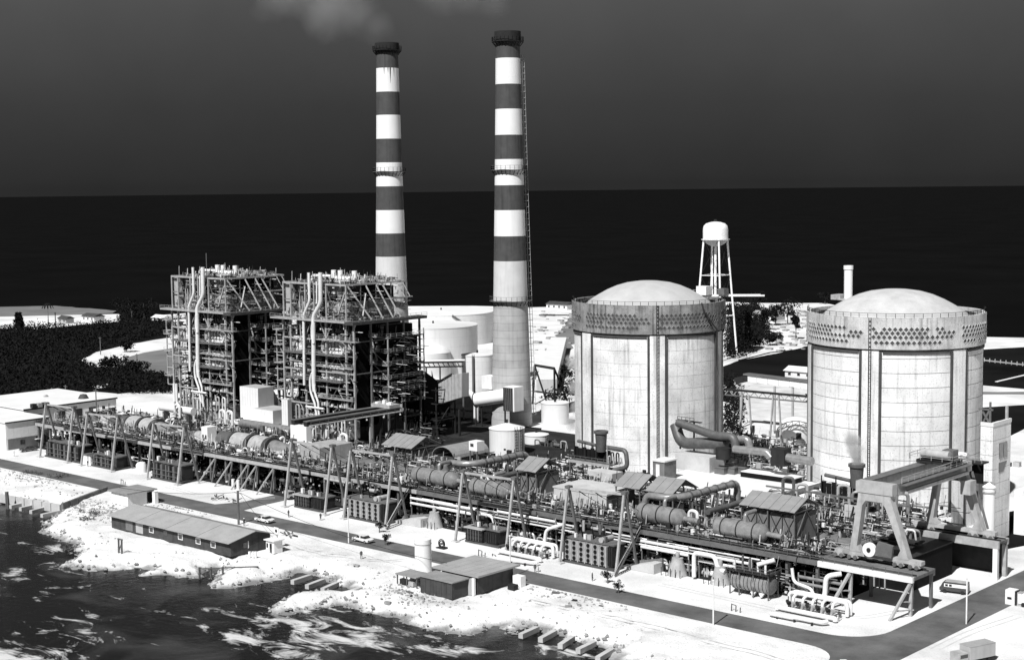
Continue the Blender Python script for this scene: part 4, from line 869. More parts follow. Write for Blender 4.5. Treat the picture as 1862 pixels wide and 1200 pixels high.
# ------------------------------------------------------------------ middle gantry crane (by the right-hand boiler)
t = thing('gantry_crane', 'dark low gantry crane bridge running back from a white cabin to a steel tower leg', 'gantry crane', (-307, 258, 7))
a, b_ = Xat(532, 258, 10), Xat(561, 258, 10)
MB().prism([(a, 7.2), (a + .9, 7.2), (a + 1.1, 9.4), (a + 2.4, 9.4), (a + 2.6, 7.2), (b_, 7.2), (b_, 12.9), (a, 12.9)], 257.3, 259.3).build('end_frame', 'white_paint', t)
for x in (a + .7, b_ - .7):
    block('bridge_girder', x - .6, x + .6, 257.6, 291, 13.0, 14.1, 'steel_dark', t); block('girder_flange', x - .85, x + .85, 257.6, 291, 14.11, 14.3, 'steel_grey', t)
block('footwalk', b_ + .2, b_ + 1.2, 258, 291, 13.1, 13.25, 'steel_light', t); railing('railing', [(b_ + 1.1, 258, 13.25), (b_ + 1.1, 291, 13.25)], 1, 'steel_grey', t, 3)
for y in np.linspace(259, 290, 6): MB().cyl((b_ + .9, y, 12.3), (b_ + .9, y, 13.0), .35, 8, .1).build('lamp_shade', 'white_paint', t, True)
for y in (289.4,):
    for x in (a, b_): beam('tower_leg', (x, y, 0), (x, y, 13), .5, .5, 'steel_dark', t)
    beam('brace', (a, y, 2), (b_, y, 9), .25, .25, 'steel_dark', t); beam('brace', (b_, y - 4, 6), (b_, y, 12), .25, .25, 'steel_dark', t)
MB().box(a - .5, b_ + .5, 286.5, 290.5, 14.3, 15.2).build('trolley_frame', 'steel_light', t); 
for _ in range(7): x = R_.uniform(a, b_); y = R_.uniform(286.6, 290); block('hoist_gear', x - .5, x + .5, y - .4, y + .4, 15.2, 15.2 + R_.uniform(.3, 1), R_.choice(('steel_light', 'white_paint', 'steel_grey')), t)
for y in (262.5, 270.5, 279): block('post', b_ + .3, b_ + .8, y, y + .5, 0, 13.05, 'steel_light', t)
# ------------------------------------------------------------------ take-off frames: leaning posts in pairs with a beam
names = ['in front of the leftmost transformer, left post pair', 'between the first two transformers on the left', 'over the small caged equipment left of centre', 'standing over the road junction', 'over the large finned transformer right of the road junction', 'over the small transformer behind the white cylinder', 'over the transformer farthest right']
labs = ['leaning-post take-off frame over the transformer nearest the white office', 'leaning-post take-off frame between the two leftmost transformers', 'leaning-post take-off frame over the third transformer from the left', 'leaning-post take-off frame beside the road branch by the white sedan', 'leaning-post take-off frame over the big fan-studded transformer left of the stair', 'leaning-post take-off frame over the small transformer behind the tall white cylinder', 'leaning-post take-off frame over the big fan-studded transformer farthest right']
FR = [(-384.8, 14.8, -370.8, 15.0), (-364.0, 14.1, -349.6, 14.5), (-333.4, 14.4, -320.3, 14.7), (-278.3, 15.4, -264.1, 15.6), (-257.7, 15.6, -244.0, 15.8), (-222.6, 14.6, -208.2, 14.8), (-193.8, 14.8, -179.7, 15.4)]
for lab, (xa, za, xb, zb) in zip(labs, FR):
    t = thing('takeoff_frame', lab, 'steel frame', ((xa + xb) / 2, 229, 0), 'leaning take-off frames along the transformer row')
    for x, z in ((xa, za), (xb, zb)):
        beam('front_post', (x, 228.6, 0), (x + .3, 230.9, z), .44, .42, 'steel_light', t); beam('back_post', (x + .1, 235.2, 0), (x + .3, 231.3, z - .1), .46, .42, 'steel_grey', t)
        block('head', x - .25, x + .85, 230.6, 231.8, z - .05, z + .5, 'steel_grey', t); block('footing', x - .8, x + .8, 227.9, 229.3, .01, .3, 'concrete_block', t)
    beam('cross_beam', (xa + .3, 231.1, za - .1), (xb + .3, 231.1, zb - .1), .36, .42, 'steel_light', t)
    for f_ in (.2, .5, .8):
        c = Vector((xa, 231.1, za)).lerp(Vector((xb, 231.1, zb)), f_); beam('insulator_string', c + Vector((0, .2, -.4)), c + Vector((0, 2.2, -1.6)), .22, .22, 'steel_dark', t, '8'); beam('conductor', c + Vector((0, 2.2, -1.6)), c + Vector((.4, 10.5, -6.2)), .07, .07, 'steel_dark', t)
# ------------------------------------------------------------------ transformers
def transformer(x0, x1, h, label, kind, grp):
    y0 = 230.6; d = 4.4
    t = thing('transformer', label, 'transformer', ((x0 + x1) / 2, y0 + d / 2, 0), grp)
    L = x1 - x0
    block('plinth', x0 - .4, x1 + .4, y0 - .5, y0 + d + .4, .01, .45, 'joint', t)
    MB().box(x0 + .3, x1 - .3, y0 + .6, y0 + d - .5, .45, h - .5).build('tank', 'steel_dark', t)
    block('lid', x0 + .1, x1 - .1, y0 + .4, y0 + d - .3, h - .5, h - .2, 'steel_grey', t)
    if kind == 'fan':
        n = 6
        for i in range(n):
            a = x0 + (L - 1.6) * i / n; b_ = x0 + (L - 1.6) * (i + 1) / n
            rd_ = block('radiator', a + .08, b_ - .08, y0 - .35, y0 + .55, .7, h - .7, 'steel_grey', t)
            rd_.scale = (1, 1, 1); rd_.data = (MB().box(-(b_ - a) / 2 + .08, (b_ - a) / 2 - .08, -.45, .45, -(h - 1.4) / 2, (h - 1.4) / 2)).mesh('radiator', 'fin_grey')
            OFF[rd_.name] = Vector(((a + b_) / 2, y0 + .1, .7 + (h - 1.4) / 2))
            for k in range(4):
                z = 1.2 + (h - 2.2) * k / 3; MB().cyl(((a + b_) / 2, y0 - .5, z), ((a + b_) / 2, y0 - .36, z), .38, 12).build('fan', 'steel_black', rd_, True, 30)
        for i in range(n + 1): a = x0 + (L - 1.6) * i / n; block('rib', a - .09, a + .09, y0 - .45, y0 + .5, .5, h - .6, 'steel_light', t)
        for i in range(3): block('end_fin', x1 - 1.3 + i * .45, x1 - 1.1 + i * .45, y0 - .2, y0 + d - .6, .8, h - .6, 'steel_dark', t)
        c0 = Vector((x1 - 3.4, y0 + .3, h + .3)); MB().cyl(c0, c0 + Vector((0, 3.6, 0)), .55, 14).build('conservator', 'steel_light', t, True)
    elif kind == 'box':
        MB().box(x0 - .1, x1 - 4.2, y0 - .6, y0 + 2, .6, h - .45).build('cabinet', 'steel_dark', t); block('cabinet_roof', x0 - .4, x1 - 3.9, y0 - .9, y0 + 2.3, h - .44, h - .2, 'steel_light', t)
        for i in range(5): block('rib', x0 + .6 + i * (L - 5) / 5, x0 + .72 + i * (L - 5) / 5, y0 - .72, y0 - .61, .7, h - .6, 'steel_grey', t)
        for z in (.9, 1.7, 2.5, 3.2):
            if z < h: block('band', x0 - .12, x1 - 4.18, y0 - .68, y0 - .6, z, z + .1, 'steel_black', t)
        for i in range(7): block('end_fin', x1 - 3.6 + i * .5, x1 - 3.35 + i * .5, y0 - .4, y0 + d - .6, .8, h - .7, 'steel_dark', t)
    else:
        n = int(L / .85)
        for i in range(n): a = x0 + L * i / n; block('cooling_tube', a + .1, a + .45, y0 - .3 - .25 * (i % 2), y0 + .5, .6, h - .8 + .25 * (i % 2), 'steel_grey' if i % 3 else 'steel_dark', t)
        for z in (1.4, 2.7): block('band', x0, x1, y0 - .62, y0 - .5, z, z + .12, 'steel_grey', t)
        MB().cyl((x0 + 1, y0 + 2, h + .5), (x0 + 4, y0 + 2, h + .5), .5, 12).build('conservator', 'steel_dark', t, True)
    for i, f_ in enumerate((.25, .5, .75)):
        x = x0 + (L - 1) * f_ ; bs = beam('bushing', (x, y0 + 2.2, h - .2), (x - .3, y0 + 2.0, h + 1.9), .3, .3, 'steel_black', t, '10')
        bs2 = beam('bushing_cap', (x - .3, y0 + 2.0, h + 1.9), (x - .35, y0 + 1.95, h + 2.2), .45, .45, 'steel_light', t, '10')
    for _ in range(6):
        x = R_.uniform(x0 + .5, x1 - 1.2); s = R_.uniform(.3, .7); block('fitting', x, x + s, y0 + .8, y0 + .8 + s, h - .2, h + s * 1.4, R_.choice(('steel_light', 'steel_grey', 'pipe_white')), t)
    return t
mat('fin_grey', .27, .7, .2, .8)
transformer(-384.4, -367.6, 4.9, 'dark transformer with tall cooling tubes, farthest left by the white office', 'tube', 'transformers')
transformer(-361.2, -350.4, 3.7, 'small dark transformer second from the left along the road', 'tube', 'transformers')
transformer(-333.6, -321.4, 4.8, 'dark banded transformer left of the parked tank truck', 'tube', 'transformers')
transformer(-276.3, -266.9, 3.5, 'boxy dark transformer cabinet between the two sedans, beside the road branch', 'box', 'transformers')
transformer(-259.4, -246.2, 5.0, 'big grey transformer studded with rows of dark fans, left of the steel stair', 'fan', 'transformers')
transformer(-220.8, -212.0, 3.6, 'boxy dark transformer cabinet behind the tall white cylinder', 'box', 'transformers')
transformer(-194.1, -181.8, 5.2, 'big grey transformer studded with rows of dark fans, farthest right', 'fan', 'transformers')
# ------------------------------------------------------------------ roofs over the turbine machinery
def shed(x0, x1, yf, label, ze=11.2, rise=2.0, half=4.2, z0=ZD, box=True, m='roof_metal', back=True, grp='pitched machinery shelters'):
    t = thing('machinery_shelter', label, 'shelter', ((x0 + x1) / 2, yf + half, z0), grp)
    n = max(3, int((x1 - x0) / 1.1)); yr = yf + half; yb = yf + 2 * half
    for i in range(n):
        a = x0 + (x1 - x0) * i / n + .02; b_ = x0 + (x1 - x0) * (i + 1) / n - .02; dz = .05 * (i % 2)
        MB().prism([(yf - .3, ze - .15 + dz), (yr, ze + rise + dz), (yr, ze + rise - .12 + dz), (yf - .3, ze - .27 + dz)], a, b_, 'x').build('roof_sheet', m, t)
        if back: MB().prism([(yb + .3, ze - .15 + dz), (yr + .01, ze + rise + dz), (yr + .01, ze + rise - .12 + dz), (yb + .3, ze - .27 + dz)], a, b_, 'x').build('roof_sheet', m, t)
    for x in (x0 + .3, (x0 + x1) / 2, x1 - .3):
        for y in (yf + .2, yb - .2): beam('post', (x, y, z0), (x, y, ze - .3), .22, .22, 'steel_grey', t)
        beam('rafter', (x, yf + .2, ze - .35), (x, yr, ze + rise - .3), .2, .25, 'steel_grey', t); beam('rafter', (x, yb - .2, ze - .35), (x, yr, ze + rise - .3), .2, .25, 'steel_grey', t)
    for x in (x0 + .3, x1 - .3):
        beam('tie', (x, yf + .2, ze - .4), (x, yb - .2, ze - .4), .2, .2, 'steel_grey', t); beam('brace', (x, yf + .2, z0), (x, yr, ze - .4), .15, .15, 'steel_grey', t); beam('brace', (x, yb - .2, z0), (x, yr, ze - .4), .15, .15, 'steel_grey', t)
    if box:
        w_ = x1 - x0; hb = ze - z0 - 1.1
        MB().box(x0 + .5, x1 - .5, yf + .9, yb - .6, z0, z0 + hb).build('machine_casing', 'casing_mid', t)
        k = max(2, int(w_ / 3)); 
        for i in range(k):
            a = x0 + .5 + (w_ - 1) * i / k; b_ = x0 + .5 + (w_ - 1) * (i + 1) / k
            beam('lattice_bar', (a, yf + .8, z0), (b_, yf + .8, z0 + hb), .12, .12, 'steel_dark', t); beam('lattice_bar', (b_, yf + .8, z0), (a, yf + .8, z0 + hb), .12, .12, 'steel_dark', t); beam('lattice_bar', (a, yf + .8, z0), (a, yf + .8, z0 + hb), .14, .14, 'steel_dark', t)
    else:
        for _ in range(8):
            x = R_.uniform(x0 + .5, x1 - 1.6); y = R_.uniform(yf + 1, yb - 1.5); s = R_.uniform(.5, 1.3); block('machine', x, x + s, y, y + s, z0, z0 + s * 1.6, R_.choice(('steel_grey', 'steel_dark', 'casing_light')), t)
    return t
mat('casing_mid', .17, .7, .2, .6, streak=.2)
shed(-285.6, -274.6, 267.0, 'largest pale pitched shelter roof, right of the low dark gantry crane', 9.2, 2.2, 5.0, 0, True)
shed(-224.4, -218.4, 250, 'small pitched shelter over a dark casing, left of the flat-roofed concrete block', 12.4, 2.2, 4.4)
shed(-196.8, -190.0, 250, 'left one of two adjoining pitched shelters in front of the left-hand containment', 12.2, 2.2, 4.3, ZD, False)
shed(-188.6, -181.6, 250, 'right one of two adjoining pitched shelters, with an open braced gable', 12.2, 2.2, 4.3, ZD, False)
shed(-163.4, -151.0, 246.6, 'wide pitched shelter over a crossed-brace casing, left of the big gantry crane', 13.2, 1.9, 4.4)
t = thing('barrel_shelter', 'round-backed ribbed shelter right of the largest pitched roof', 'shelter', (-270, 280, 0))
xb0, xb1 = -273.5, -266.0
for i in range(9):
    y = 273 + i * 1.45; pf = [((xb0 + xb1) / 2 + 3.9 * math.cos(a), 6.6 + 2.7 * math.sin(a)) for a in [math.pi * j / 10 for j in range(11)]]; pi_ = [((xb0 + xb1) / 2 + 3.75 * math.cos(a), 6.6 + 2.55 * math.sin(a)) for a in [math.pi * j / 10 for j in reversed(range(11))]]
    MB().prism(pf + pi_, y, y + 1.36).build('roof_sheet', 'roof_metal', t)
MB().box(xb0 + .2, xb1 - .2, 273.6, 285.6, 0, 6.5).build('casing', 'casing_dark', t)
for y in (273.2, 279, 285.8): beam('post', (xb1 + .1, y, 0), (xb1 + .1, y, 6.6), .25, .25, 'steel_grey', t); beam('post', (xb0 - .1, y, 0), (xb0 - .1, y, 6.6), .25, .25, 'steel_grey', t)
# ------------------------------------------------------------------ reheater vessels, cross pipes
def vessel(px0, py0, px1, py1, z, label, r=1.75, y=None, grp='big horizontal vessels on the deck edge'):
    p = P(px0, py0, z); q = P(px1, py1, z); y = y or 240.9
    xa, xb = Xat(px0, y, z), Xat(px1, y, z)
    t = thing('reheater_vessel', label, 'vessel', ((xa + xb) / 2, y, ZD), grp)
    MB().tube([(xa, y, z), (xb, y, z)], r, 28).build('shell', 'lagging', t, True, 40)
    for e, s in ((xa, -1), (xb, 1)): MB().tube([(e, y, z), (e + s * .5, y, z), (e + s * .9, y, z), (e + s * 1.05, y, z)], r, 24, r * .2).build('end_cap', 'lagging', t, True, 60)
    for f_ in (.15, .5, .85): x = xa + (xb - xa) * f_; MB().tube([(x - .12, y, z), (x + .12, y, z)], r + .08, 28).build('strap', 'steel_dark', t, True, 30)
    for f_ in (.2, .8): x = xa + (xb - xa) * f_; block('saddle', x - .35, x + .35, y - r * .85, y + r * .85, ZD, z - r * .6, 'steel_dark', t)
    bpipe('nozzle_pipe', [(xa + (xb - xa) * .6, y, z + r * .8), (xa + (xb - xa) * .6, y, z + r + 1.4), (xa + (xb - xa) * .6, y + 3.5, z + r + 1.4)], .4, 'lagging', t, .9)
    railing('railing', [(xa, y - r - .5, ZD), (xb, y - r - .5, ZD)], 1.05, 'steel_dark', t, 1.8)
    pipe('end_pipe', (xb + .9, y, z), (xb + 4.2, y, z - .1), .55, 'lagging', t)
    return t
vessel(757, 862, 827, 880, 9.9, 'lagged horizontal vessel at the head of the steel stair, left of three others', grp='big horizontal vessels on the deck edge')
vessel(862, 882, 922, 897, 9.4, 'lagged horizontal vessel just left of the small pitched shelter')
vessel(1166, 935, 1238, 952, 9.9, 'lagged horizontal vessel in front of the two adjoining pitched shelters')
vessel(1306, 962, 1388, 980, 9.6, 'lagged horizontal vessel in front of the wide pitched shelter')
def crossover(x, ya, yb, z, label):
    t = thing('crossover_pipe', label, 'pipe', (x, ya, ZD), 'lagged crossover pipes')
    bpipe('pipe', [(x - 3, ya, ZD + 1.2), (x - 3, ya, z), (x + 2.5, ya, z), (x + 5, ya + 3, z + .2), (x + 5, yb, z + .2), (x + 5, yb, ZD)], .72, 'lagging', t, 1.8, 16)
    for k in range(6): y = ya + 4 + (yb - ya - 6) * k / 5; MB().tube([(x + 5, y - .2, z + .2), (x + 5, y + .2, z + .2)], .86, 16).build('flange', 'lagging_dull', t, True, 30)
    for k in range(4):
        y = ya + 4.5 + (yb - ya - 8) * k / 3; beam('support', (x + 5 + .4, y, ZD), (x + 5 + .4, y, z - .6), .3, .3, 'steel_grey', t)
        pipe('branch_pipe', (x + 4.2 - k * .3, y + 1, ZD), (x + 4.2 - k * .3, y + 1, z - 1.5), .35, 'lagging' if k % 2 else 'pipe_white', t)
    MB().cyl((x + 2.2, ya + 2, ZD), (x + 2.2, ya + 2, ZD + 2.4), 1.1, 16).build('valve_body', 'lagging_dull', t, True)
    MB().cyl((x + 8, ya + 6, ZD + 2.6), (x + 8, yb - 1, ZD + 2.6), .6, 14).build('pipe', 'lagging_dull', t, True)
    bpipe('pipe', [(x + 7, ya + 1, ZD), (x + 7, ya + 1, ZD + 3.6), (x + 9, ya + 1, ZD + 3.6), (x + 9, ya + 1, ZD)], .35, 'pipe_white', t, .9)
    return t
crossover(-238.5, 245.5, 264, 12.6, 'lagged crossover pipe climbing back from the deck toward the tank with two ladders')
crossover(-181.2, 244, 265, 12.6, 'lagged crossover pipe climbing back toward the white flat roof with three fans')
t = thing('control_hut', 'small white box hut on top of the lagged pipe rack before the two-ladder tank', 'hut', (-232, 262, 12))
x0_ = Xat(858, 258, 14); MB().box(x0_, x0_ + 2.6, 257, 259.5, 13.2, 15.4).build('wall', 'white_paint', t); block('window', x0_ + .5, x0_ + 1.5, 256.93, 256.99, 14.2, 14.9, 'window', t)
for x in (x0_ + .2, x0_ + 2.4): beam('post', (x, 257.2, ZD), (x, 257.2, 13.2), .25, .25, 'steel_grey', t)
# flat roofed concrete block between shelters
t = thing('concrete_block_house', 'flat-roofed grey concrete block on the deck between the small and paired shelters', 'block house', (-208, 250, ZD))
bx0, bx1 = Xat(1010, 247, 10.6), Xat(1106, 247, 10.6)
MB().box(bx0, bx1, 246.5, 256, ZD, 10.4).build('wall', 'concrete_deck', t); block('roof_slab', bx0 - .2, bx1 + .2, 246.3, 256.2, 10.4, 10.75, 'concrete_block', t); block('side_door', bx1 + .01, bx1 + .08, 248, 250, ZD, 9.4, 'casing_dark', t)
for k in range(6): block('wall_panel', bx0 + (bx1 - bx0) * k / 6 + .05, bx0 + (bx1 - bx0) * (k + 1) / 6 - .05, 246.4, 246.49, ZD, 10.3, 'concrete_block', t)
# ------------------------------------------------------------------ turbines on the left deck
def turbine(x0, x1, label, y=251, r=3.0):
    t = thing('turbine_set', label, 'turbine', ((x0 + x1) / 2, y, ZD), 'turbine generator sets'); L = x1 - x0
    def half(a, b_, ra, rb, m, n='casing'):
        vs = MB(); k = 14; vv = []
        for x, r_ in ((a, ra), (b_, rb)):
            for j in range(k + 1): an = math.pi * j / k; vv.append((x, y + r_ * math.cos(an), ZD + .6 + r_ * .92 * math.sin(an)))
        f = [(j, j + 1, k + 1 + j + 1, k + 1 + j) for j in range(k)] + [tuple(range(k + 1)), tuple(k + 1 + j for j in reversed(range(k + 1)))]
        return vs.add(vv, f).build(n, m, t, True, 35)
    half(x0, x0 + L * .16, 1.5, 1.9, 'casing_light'); half(x0 + L * .17, x0 + L * .40, r * .86, r * .9, 'lagging_dull', 'generator_casing')
    half(x0 + L * .42, x0 + L * .56, r, r, 'casing_light', 'low_pressure_hood'); half(x0 + L * .57, x0 + L * .60, r * 1.08, r * 1.08, 'casing_dark', 'flange'); half(x0 + L * .61, x0 + L * .74, r, r, 'casing_light', 'low_pressure_hood'); half(x0 + L * .75, x0 + L * .78, r * 1.05, r * 1.05, 'casing_dark', 'flange')
    half(x0 + L * .79, x0 + L * .97, r * .8, r * .55, 'lagging', 'high_pressure_casing')
    block('plinth', x0 - .5, x1 + .5, y - r - .8, y + r + .8, ZD, ZD + .6, 'concrete_block', t)
    half(x0 + L * .40, x0 + L * .415, r * 1.05, r * 1.05, 'casing_dark', 'flange')
    for _ in range(16):
        x = R_.uniform(x0, x1 - 1); s = R_.uniform(.3, .9); yy = R_.choice((y - r - 1.8, y - r - 3, y + r + 1.2)); block('auxiliary_box', x, x + s * 1.5, yy, yy + s, ZD, ZD + s * 1.5, R_.choice(('steel_light', 'steel_grey', 'casing_light', 'steel_dark')), t)
    for k in range(5):
        x = x0 + L * (.45 + .1 * k); bpipe('steam_pipe', [(x, y + r - .4, ZD + 1.5), (x, y + r + .6, ZD + 2.8), (x, y + r + 1.6, ZD + 2.8), (x, y + r + 1.6, ZD)], .32, 'pipe_white' if k % 2 else 'lagging', t, .8)
    return t
turbine(-386.5, -352, 'grey humped turbine set on the left end of the deck, before the left-hand boiler')
turbine(-341.5, -300.5, 'grey humped turbine set on the deck before the right-hand boiler')
t = thing('gantry_house', 'small white boxy cab standing on the deck left of the second turbine set', 'cabin', (-345, 247, ZD))
cx_ = Xat(372, 247, 9); MB().box(cx_, cx_ + 2.6, 246, 249, ZD, ZD + 4.6).build('wall', 'white_paint', t); block('window', cx_ + .4, cx_ + 1, 245.93, 245.99, ZD + 1.4, ZD + 2.5, 'window', t); block('window', cx_ + 1.6, cx_ + 2.2, 245.93, 245.99, ZD + 1.4, ZD + 2.5, 'window', t)
# big tilted white casing right of it
t = thing('exciter_housing', 'pale slanted sheet-metal housing on the deck under the white crane cabin', 'housing', (-296, 247, ZD))
ex0, ex1 = Xat(560, 250, 9), Xat(598, 250, 9)
MB().prism([(ex0, ZD + 3.6), (ex0 + .8, ZD), (ex1, ZD), (ex1, ZD + 3.6)], 247, 258).build('casing', 'casing_light', t); block('door', ex0 + 3, ex0 + 4, 246.93, 246.99, ZD + .1, ZD + 2.2, 'wall_grey', t)
# feed-water lines behind the left deck
t = thing('header_pipe', 'long white header pipe lying behind the left turbine set', 'pipe', (-385, 276, 7))
xa, xb = Xat(293, 276, 8), Xat(352, 276, 8); pipe('pipe', (xa, 276, 8), (xb, 276, 8), 1.15, 'pipe_white', t, 16); block('support', xa + 2, xa + 2.6, 275, 277, 0, 6.9, 'steel_grey', t); block('support', xb - 3, xb - 2.4, 275, 277, 0, 6.9, 'steel_grey', t)
t = thing('header_pipe', 'long dull header pipe lying behind the turbine set of the right-hand boiler', 'pipe', (-345, 273, 7))
xa, xb = Xat(440, 272, 8), Xat(532, 272, 8); pipe('pipe', (xa, 272, 7.8), (xb, 272, 7.8), 1.2, 'lagging', t, 16); block('support', xa + 2, xa + 2.6, 271, 273, 0, 6.6, 'steel_grey', t); block('support', xb - 3, xb - 2.4, 271, 273, 0, 6.6, 'steel_grey', t)
for px, lab, yy in ((400, 'ring-shaped white expansion loops between the header pipes behind the deck', 275), (604, 'ring-shaped white expansion loops under the low dark gantry bridge', 268), (318, 'ring-shaped white expansion loop beside the left header pipe', 274)):
    x = Xat(px, yy, 8.5); t = thing('expansion_loop', lab, 'pipe loop', (x, yy, 7))
    for k in range(2 if px != 318 else 1):
        a = x + k * 3.4; bpipe('loop', [(a, yy, 6), (a, yy, 9.9), (a + 2.4, yy, 9.9), (a + 2.4, yy, 6)], .42, 'pipe_white', t, 1.2, 10); MB().cyl((a + 1.2, yy - 1, 7.2), (a + 1.2, yy - .4, 7.2), .6, 14).build('hand_wheel', 'steel_light', t, True)
    block('support', x - .3, x, yy - .2, yy + .2, 0, 6, 'steel_grey', t)
# ------------------------------------------------------------------ pipes and gear under the deck edge
def rack(px0, px1, py, z, label, n=2, m='pipe_white', y=236.6):
    xa, xb = Xat(px0, y, z), Xat(px1, y, z)
    t = thing('pipe_rack', label, 'pipe rack', ((xa + xb) / 2, y, 0), 'pipe racks below the deck edge')
    for k in range(n): pipe('pipe', (xa, y, z - k * 1.15), (xb, y, z - k * 1.15), .28, m, t); pipe('pipe', (xa + .5, y + 1, z - k * 1.15 - .4), (xb - .5, y + 1, z - k * 1.15 - .4), .2, 'steel_light', t, 8)
    for f_ in (0.0, .35, .7, 1): x = xa + (xb - xa) * f_; beam('hanger', (x, y, z + .7), (x, y, z - n * 1.15 + .3), .18, .18, 'steel_light', t); beam('leg', (x, y + .2, z - n * 1.15 + .3), (x + .1, y + .2, 0), .22, .22, 'steel_grey', t) if f_ in (0, 1) else None
    return t
rack(747, 868, 0, 5.4, 'pair of white pipes hung under the deck edge right of the left stair')
rack(1166, 1252, 0, 5.2, 'pair of white pipes hung under the deck edge right of the farthest right stair')
rack(590, 640, 0, 6.2, 'pair of pale pipes hung behind the leaning posts above the boxy transformer', 1, 'steel_light')
rack(905, 1010, 0, 5.9, 'long white pipe along the deck edge above the valve cluster left of centre', 1)
rack(1270, 1362, 0, 4.6, 'pair of white pipes below the deck left of the small vertical vessel', 2)
rack(1452, 1530, 0, 4.0, 'pair of dull pipes in the shadow below the deck by the rightmost valve cluster', 2, 'lagging')
def uloop(pts, r, label, m='pipe_white'):
    t = thing('bent_pipe', label, 'pipe', (pts[0][0], pts[0][1], 0)); bpipe('pipe', pts, r, m, t, 1.0, 12); return t
def X2(px, y, z): return Xat(px, y, z)
y = 235.4
uloop([(X2(869, y, 3), y, .8), (X2(869, y, 3), y, 5.0), (X2(895, y, 5), y, 5.0), (X2(902, y, 3), y, 2.2)], .34, 'white pipe bent in a square arch behind the boxy transformer')
uloop([(X2(1262, y, 3), y, .5), (X2(1262, y, 3), y, 5.2), (X2(1300, y, 5), y, 5.2), (X2(1305, y, 3), y, 3.0), (X2(1318, y, 3), y, 2.6)], .42, 'white pipe bent in a large square arch below the deck, beside the concrete recess')
uloop([(X2(1440, y, 3), y, 5.6), (X2(1443, y, 3), y, 3.1), (X2(1480, y, 3), y - .5, 2.6), (X2(1484, y, 1), y - .5, .4)], .3, 'white pipe dropping in a step left of the rightmost valve cluster')
uloop([(X2(1522, y, 5), y + 1.5, 5.8), (X2(1502, y, 5), y, 5.3), (X2(1500, y, 3), y, 1.6), (X2(1490, y - 3, 1.5), y - 3, 1.3)], .45, 'thick white elbow pipe falling from the runway to the rightmost valve cluster')
uloop([(X2(1022, 236, 5), 237, 5.7), (X2(1018, 236, 5), 236, 5.5), (X2(993, 235, 5), 235, 4.4), (X2(990, 235, 2), 235, 1.6), (X2(984, 233, 1), 233, 1.2)], .36, 'white elbow pipe falling from the deck to the left valve cluster')
def manifold(px0, px1, yc, label, seed):
    rr = random.Random(seed); xa, xb = X2(px0, yc, 1), X2(px1, yc, 1); L = xb - xa
    t = thing('valve_manifold', label, 'valve manifold', ((xa + xb) / 2, yc, 0), 'valve clusters beside the road')
    for k, (yy, z, r_) in enumerate(((yc - 3.0, .75, .42), (yc + 1.0, 2.6, .36), (yc + 2.2, 2.6, .3))):
        bpipe('header', [(xa, yy, .3), (xa, yy, z), (xb, yy, z), (xb, yy, .3)], r_, 'pipe_white', t, .8)
    for i in range(5):
        x = xa + L * (.15 + .17 * i)
        bpipe('branch_pipe', [(x, yc + 1, 2.6), (x, yc - .6, 2.3), (x, yc - .6, .4)], .26, 'pipe_white', t, .6); MB().cyl((x, yc - 1.5, 1.1), (x, yc - .3, 1.1), .55, 14).build('strainer', 'steel_light', t, True, 40)
        v = MB().cyl((x - .1, yc - 2.1, 1.5), (x - .1, yc - 1.5, 1.5), .32, 10).build('valve', rr.choice(('steel_dark', 'steel_grey')), t, True); MB().cyl((x - .1, yc - 2.3, 1.9), (x - .1, yc - 2.25, 1.9), .36, 12).build('hand_wheel', 'steel_dark', v)
    for i in range(8): x = xa + L * rr.random(); yy = yc + rr.uniform(-3, 3); beam('stand', (x, yy, 0), (x, yy, rr.uniform(1, 2.6)), .12, .12, 'steel_dark', t)
    for i in range(9): x = xa + L * rr.random(); yy = yc + rr.uniform(-2.2, 2.4); s = rr.uniform(.25, .6); block('fitting', x, x + s, yy, yy + s, .2, .2 + s * 2, rr.choice(('steel_grey', 'pipe_white', 'steel_dark')), t)
    return t
manifold(925, 1000, 229.5, 'white valve cluster with rising pipes just left of the right-hand fan transformer', 2)
manifold(1430, 1535, 229.8, 'white valve cluster with rising pipes at the right, inside the road corner', 8)
# low loop of pipe lying on the sand before each cluster
for (pa, pb, lab) in (((895, 1020), (965, 1030), 'low white pipe lying on the sand before the left valve cluster'), ((1400, 1122), (1490, 1140), 'low white pipe on short trestles beside the road at the right valve cluster')):
    a, b_ = P(*pa), P(*pb); t = thing('ground_pipe', lab, 'pipe', a); d = b_ - a
    bpipe('pipe', [a + Vector((0, 1, .5)), a + Vector((0, 0, .7)), a + d * .45 + Vector((0, 0, .7)), a + d * .5 + Vector((.3, .5, .7)), b_ + Vector((0, .5, .7)), b_ + Vector((.6, 1.6, .8))], .36, 'pipe_white', t, .8)
    for f_ in (.15, .5, .85): c = a + d * f_; beam('trestle', c, c + Vector((0, 0, .5)), .3, .3, 'steel_dark', t)
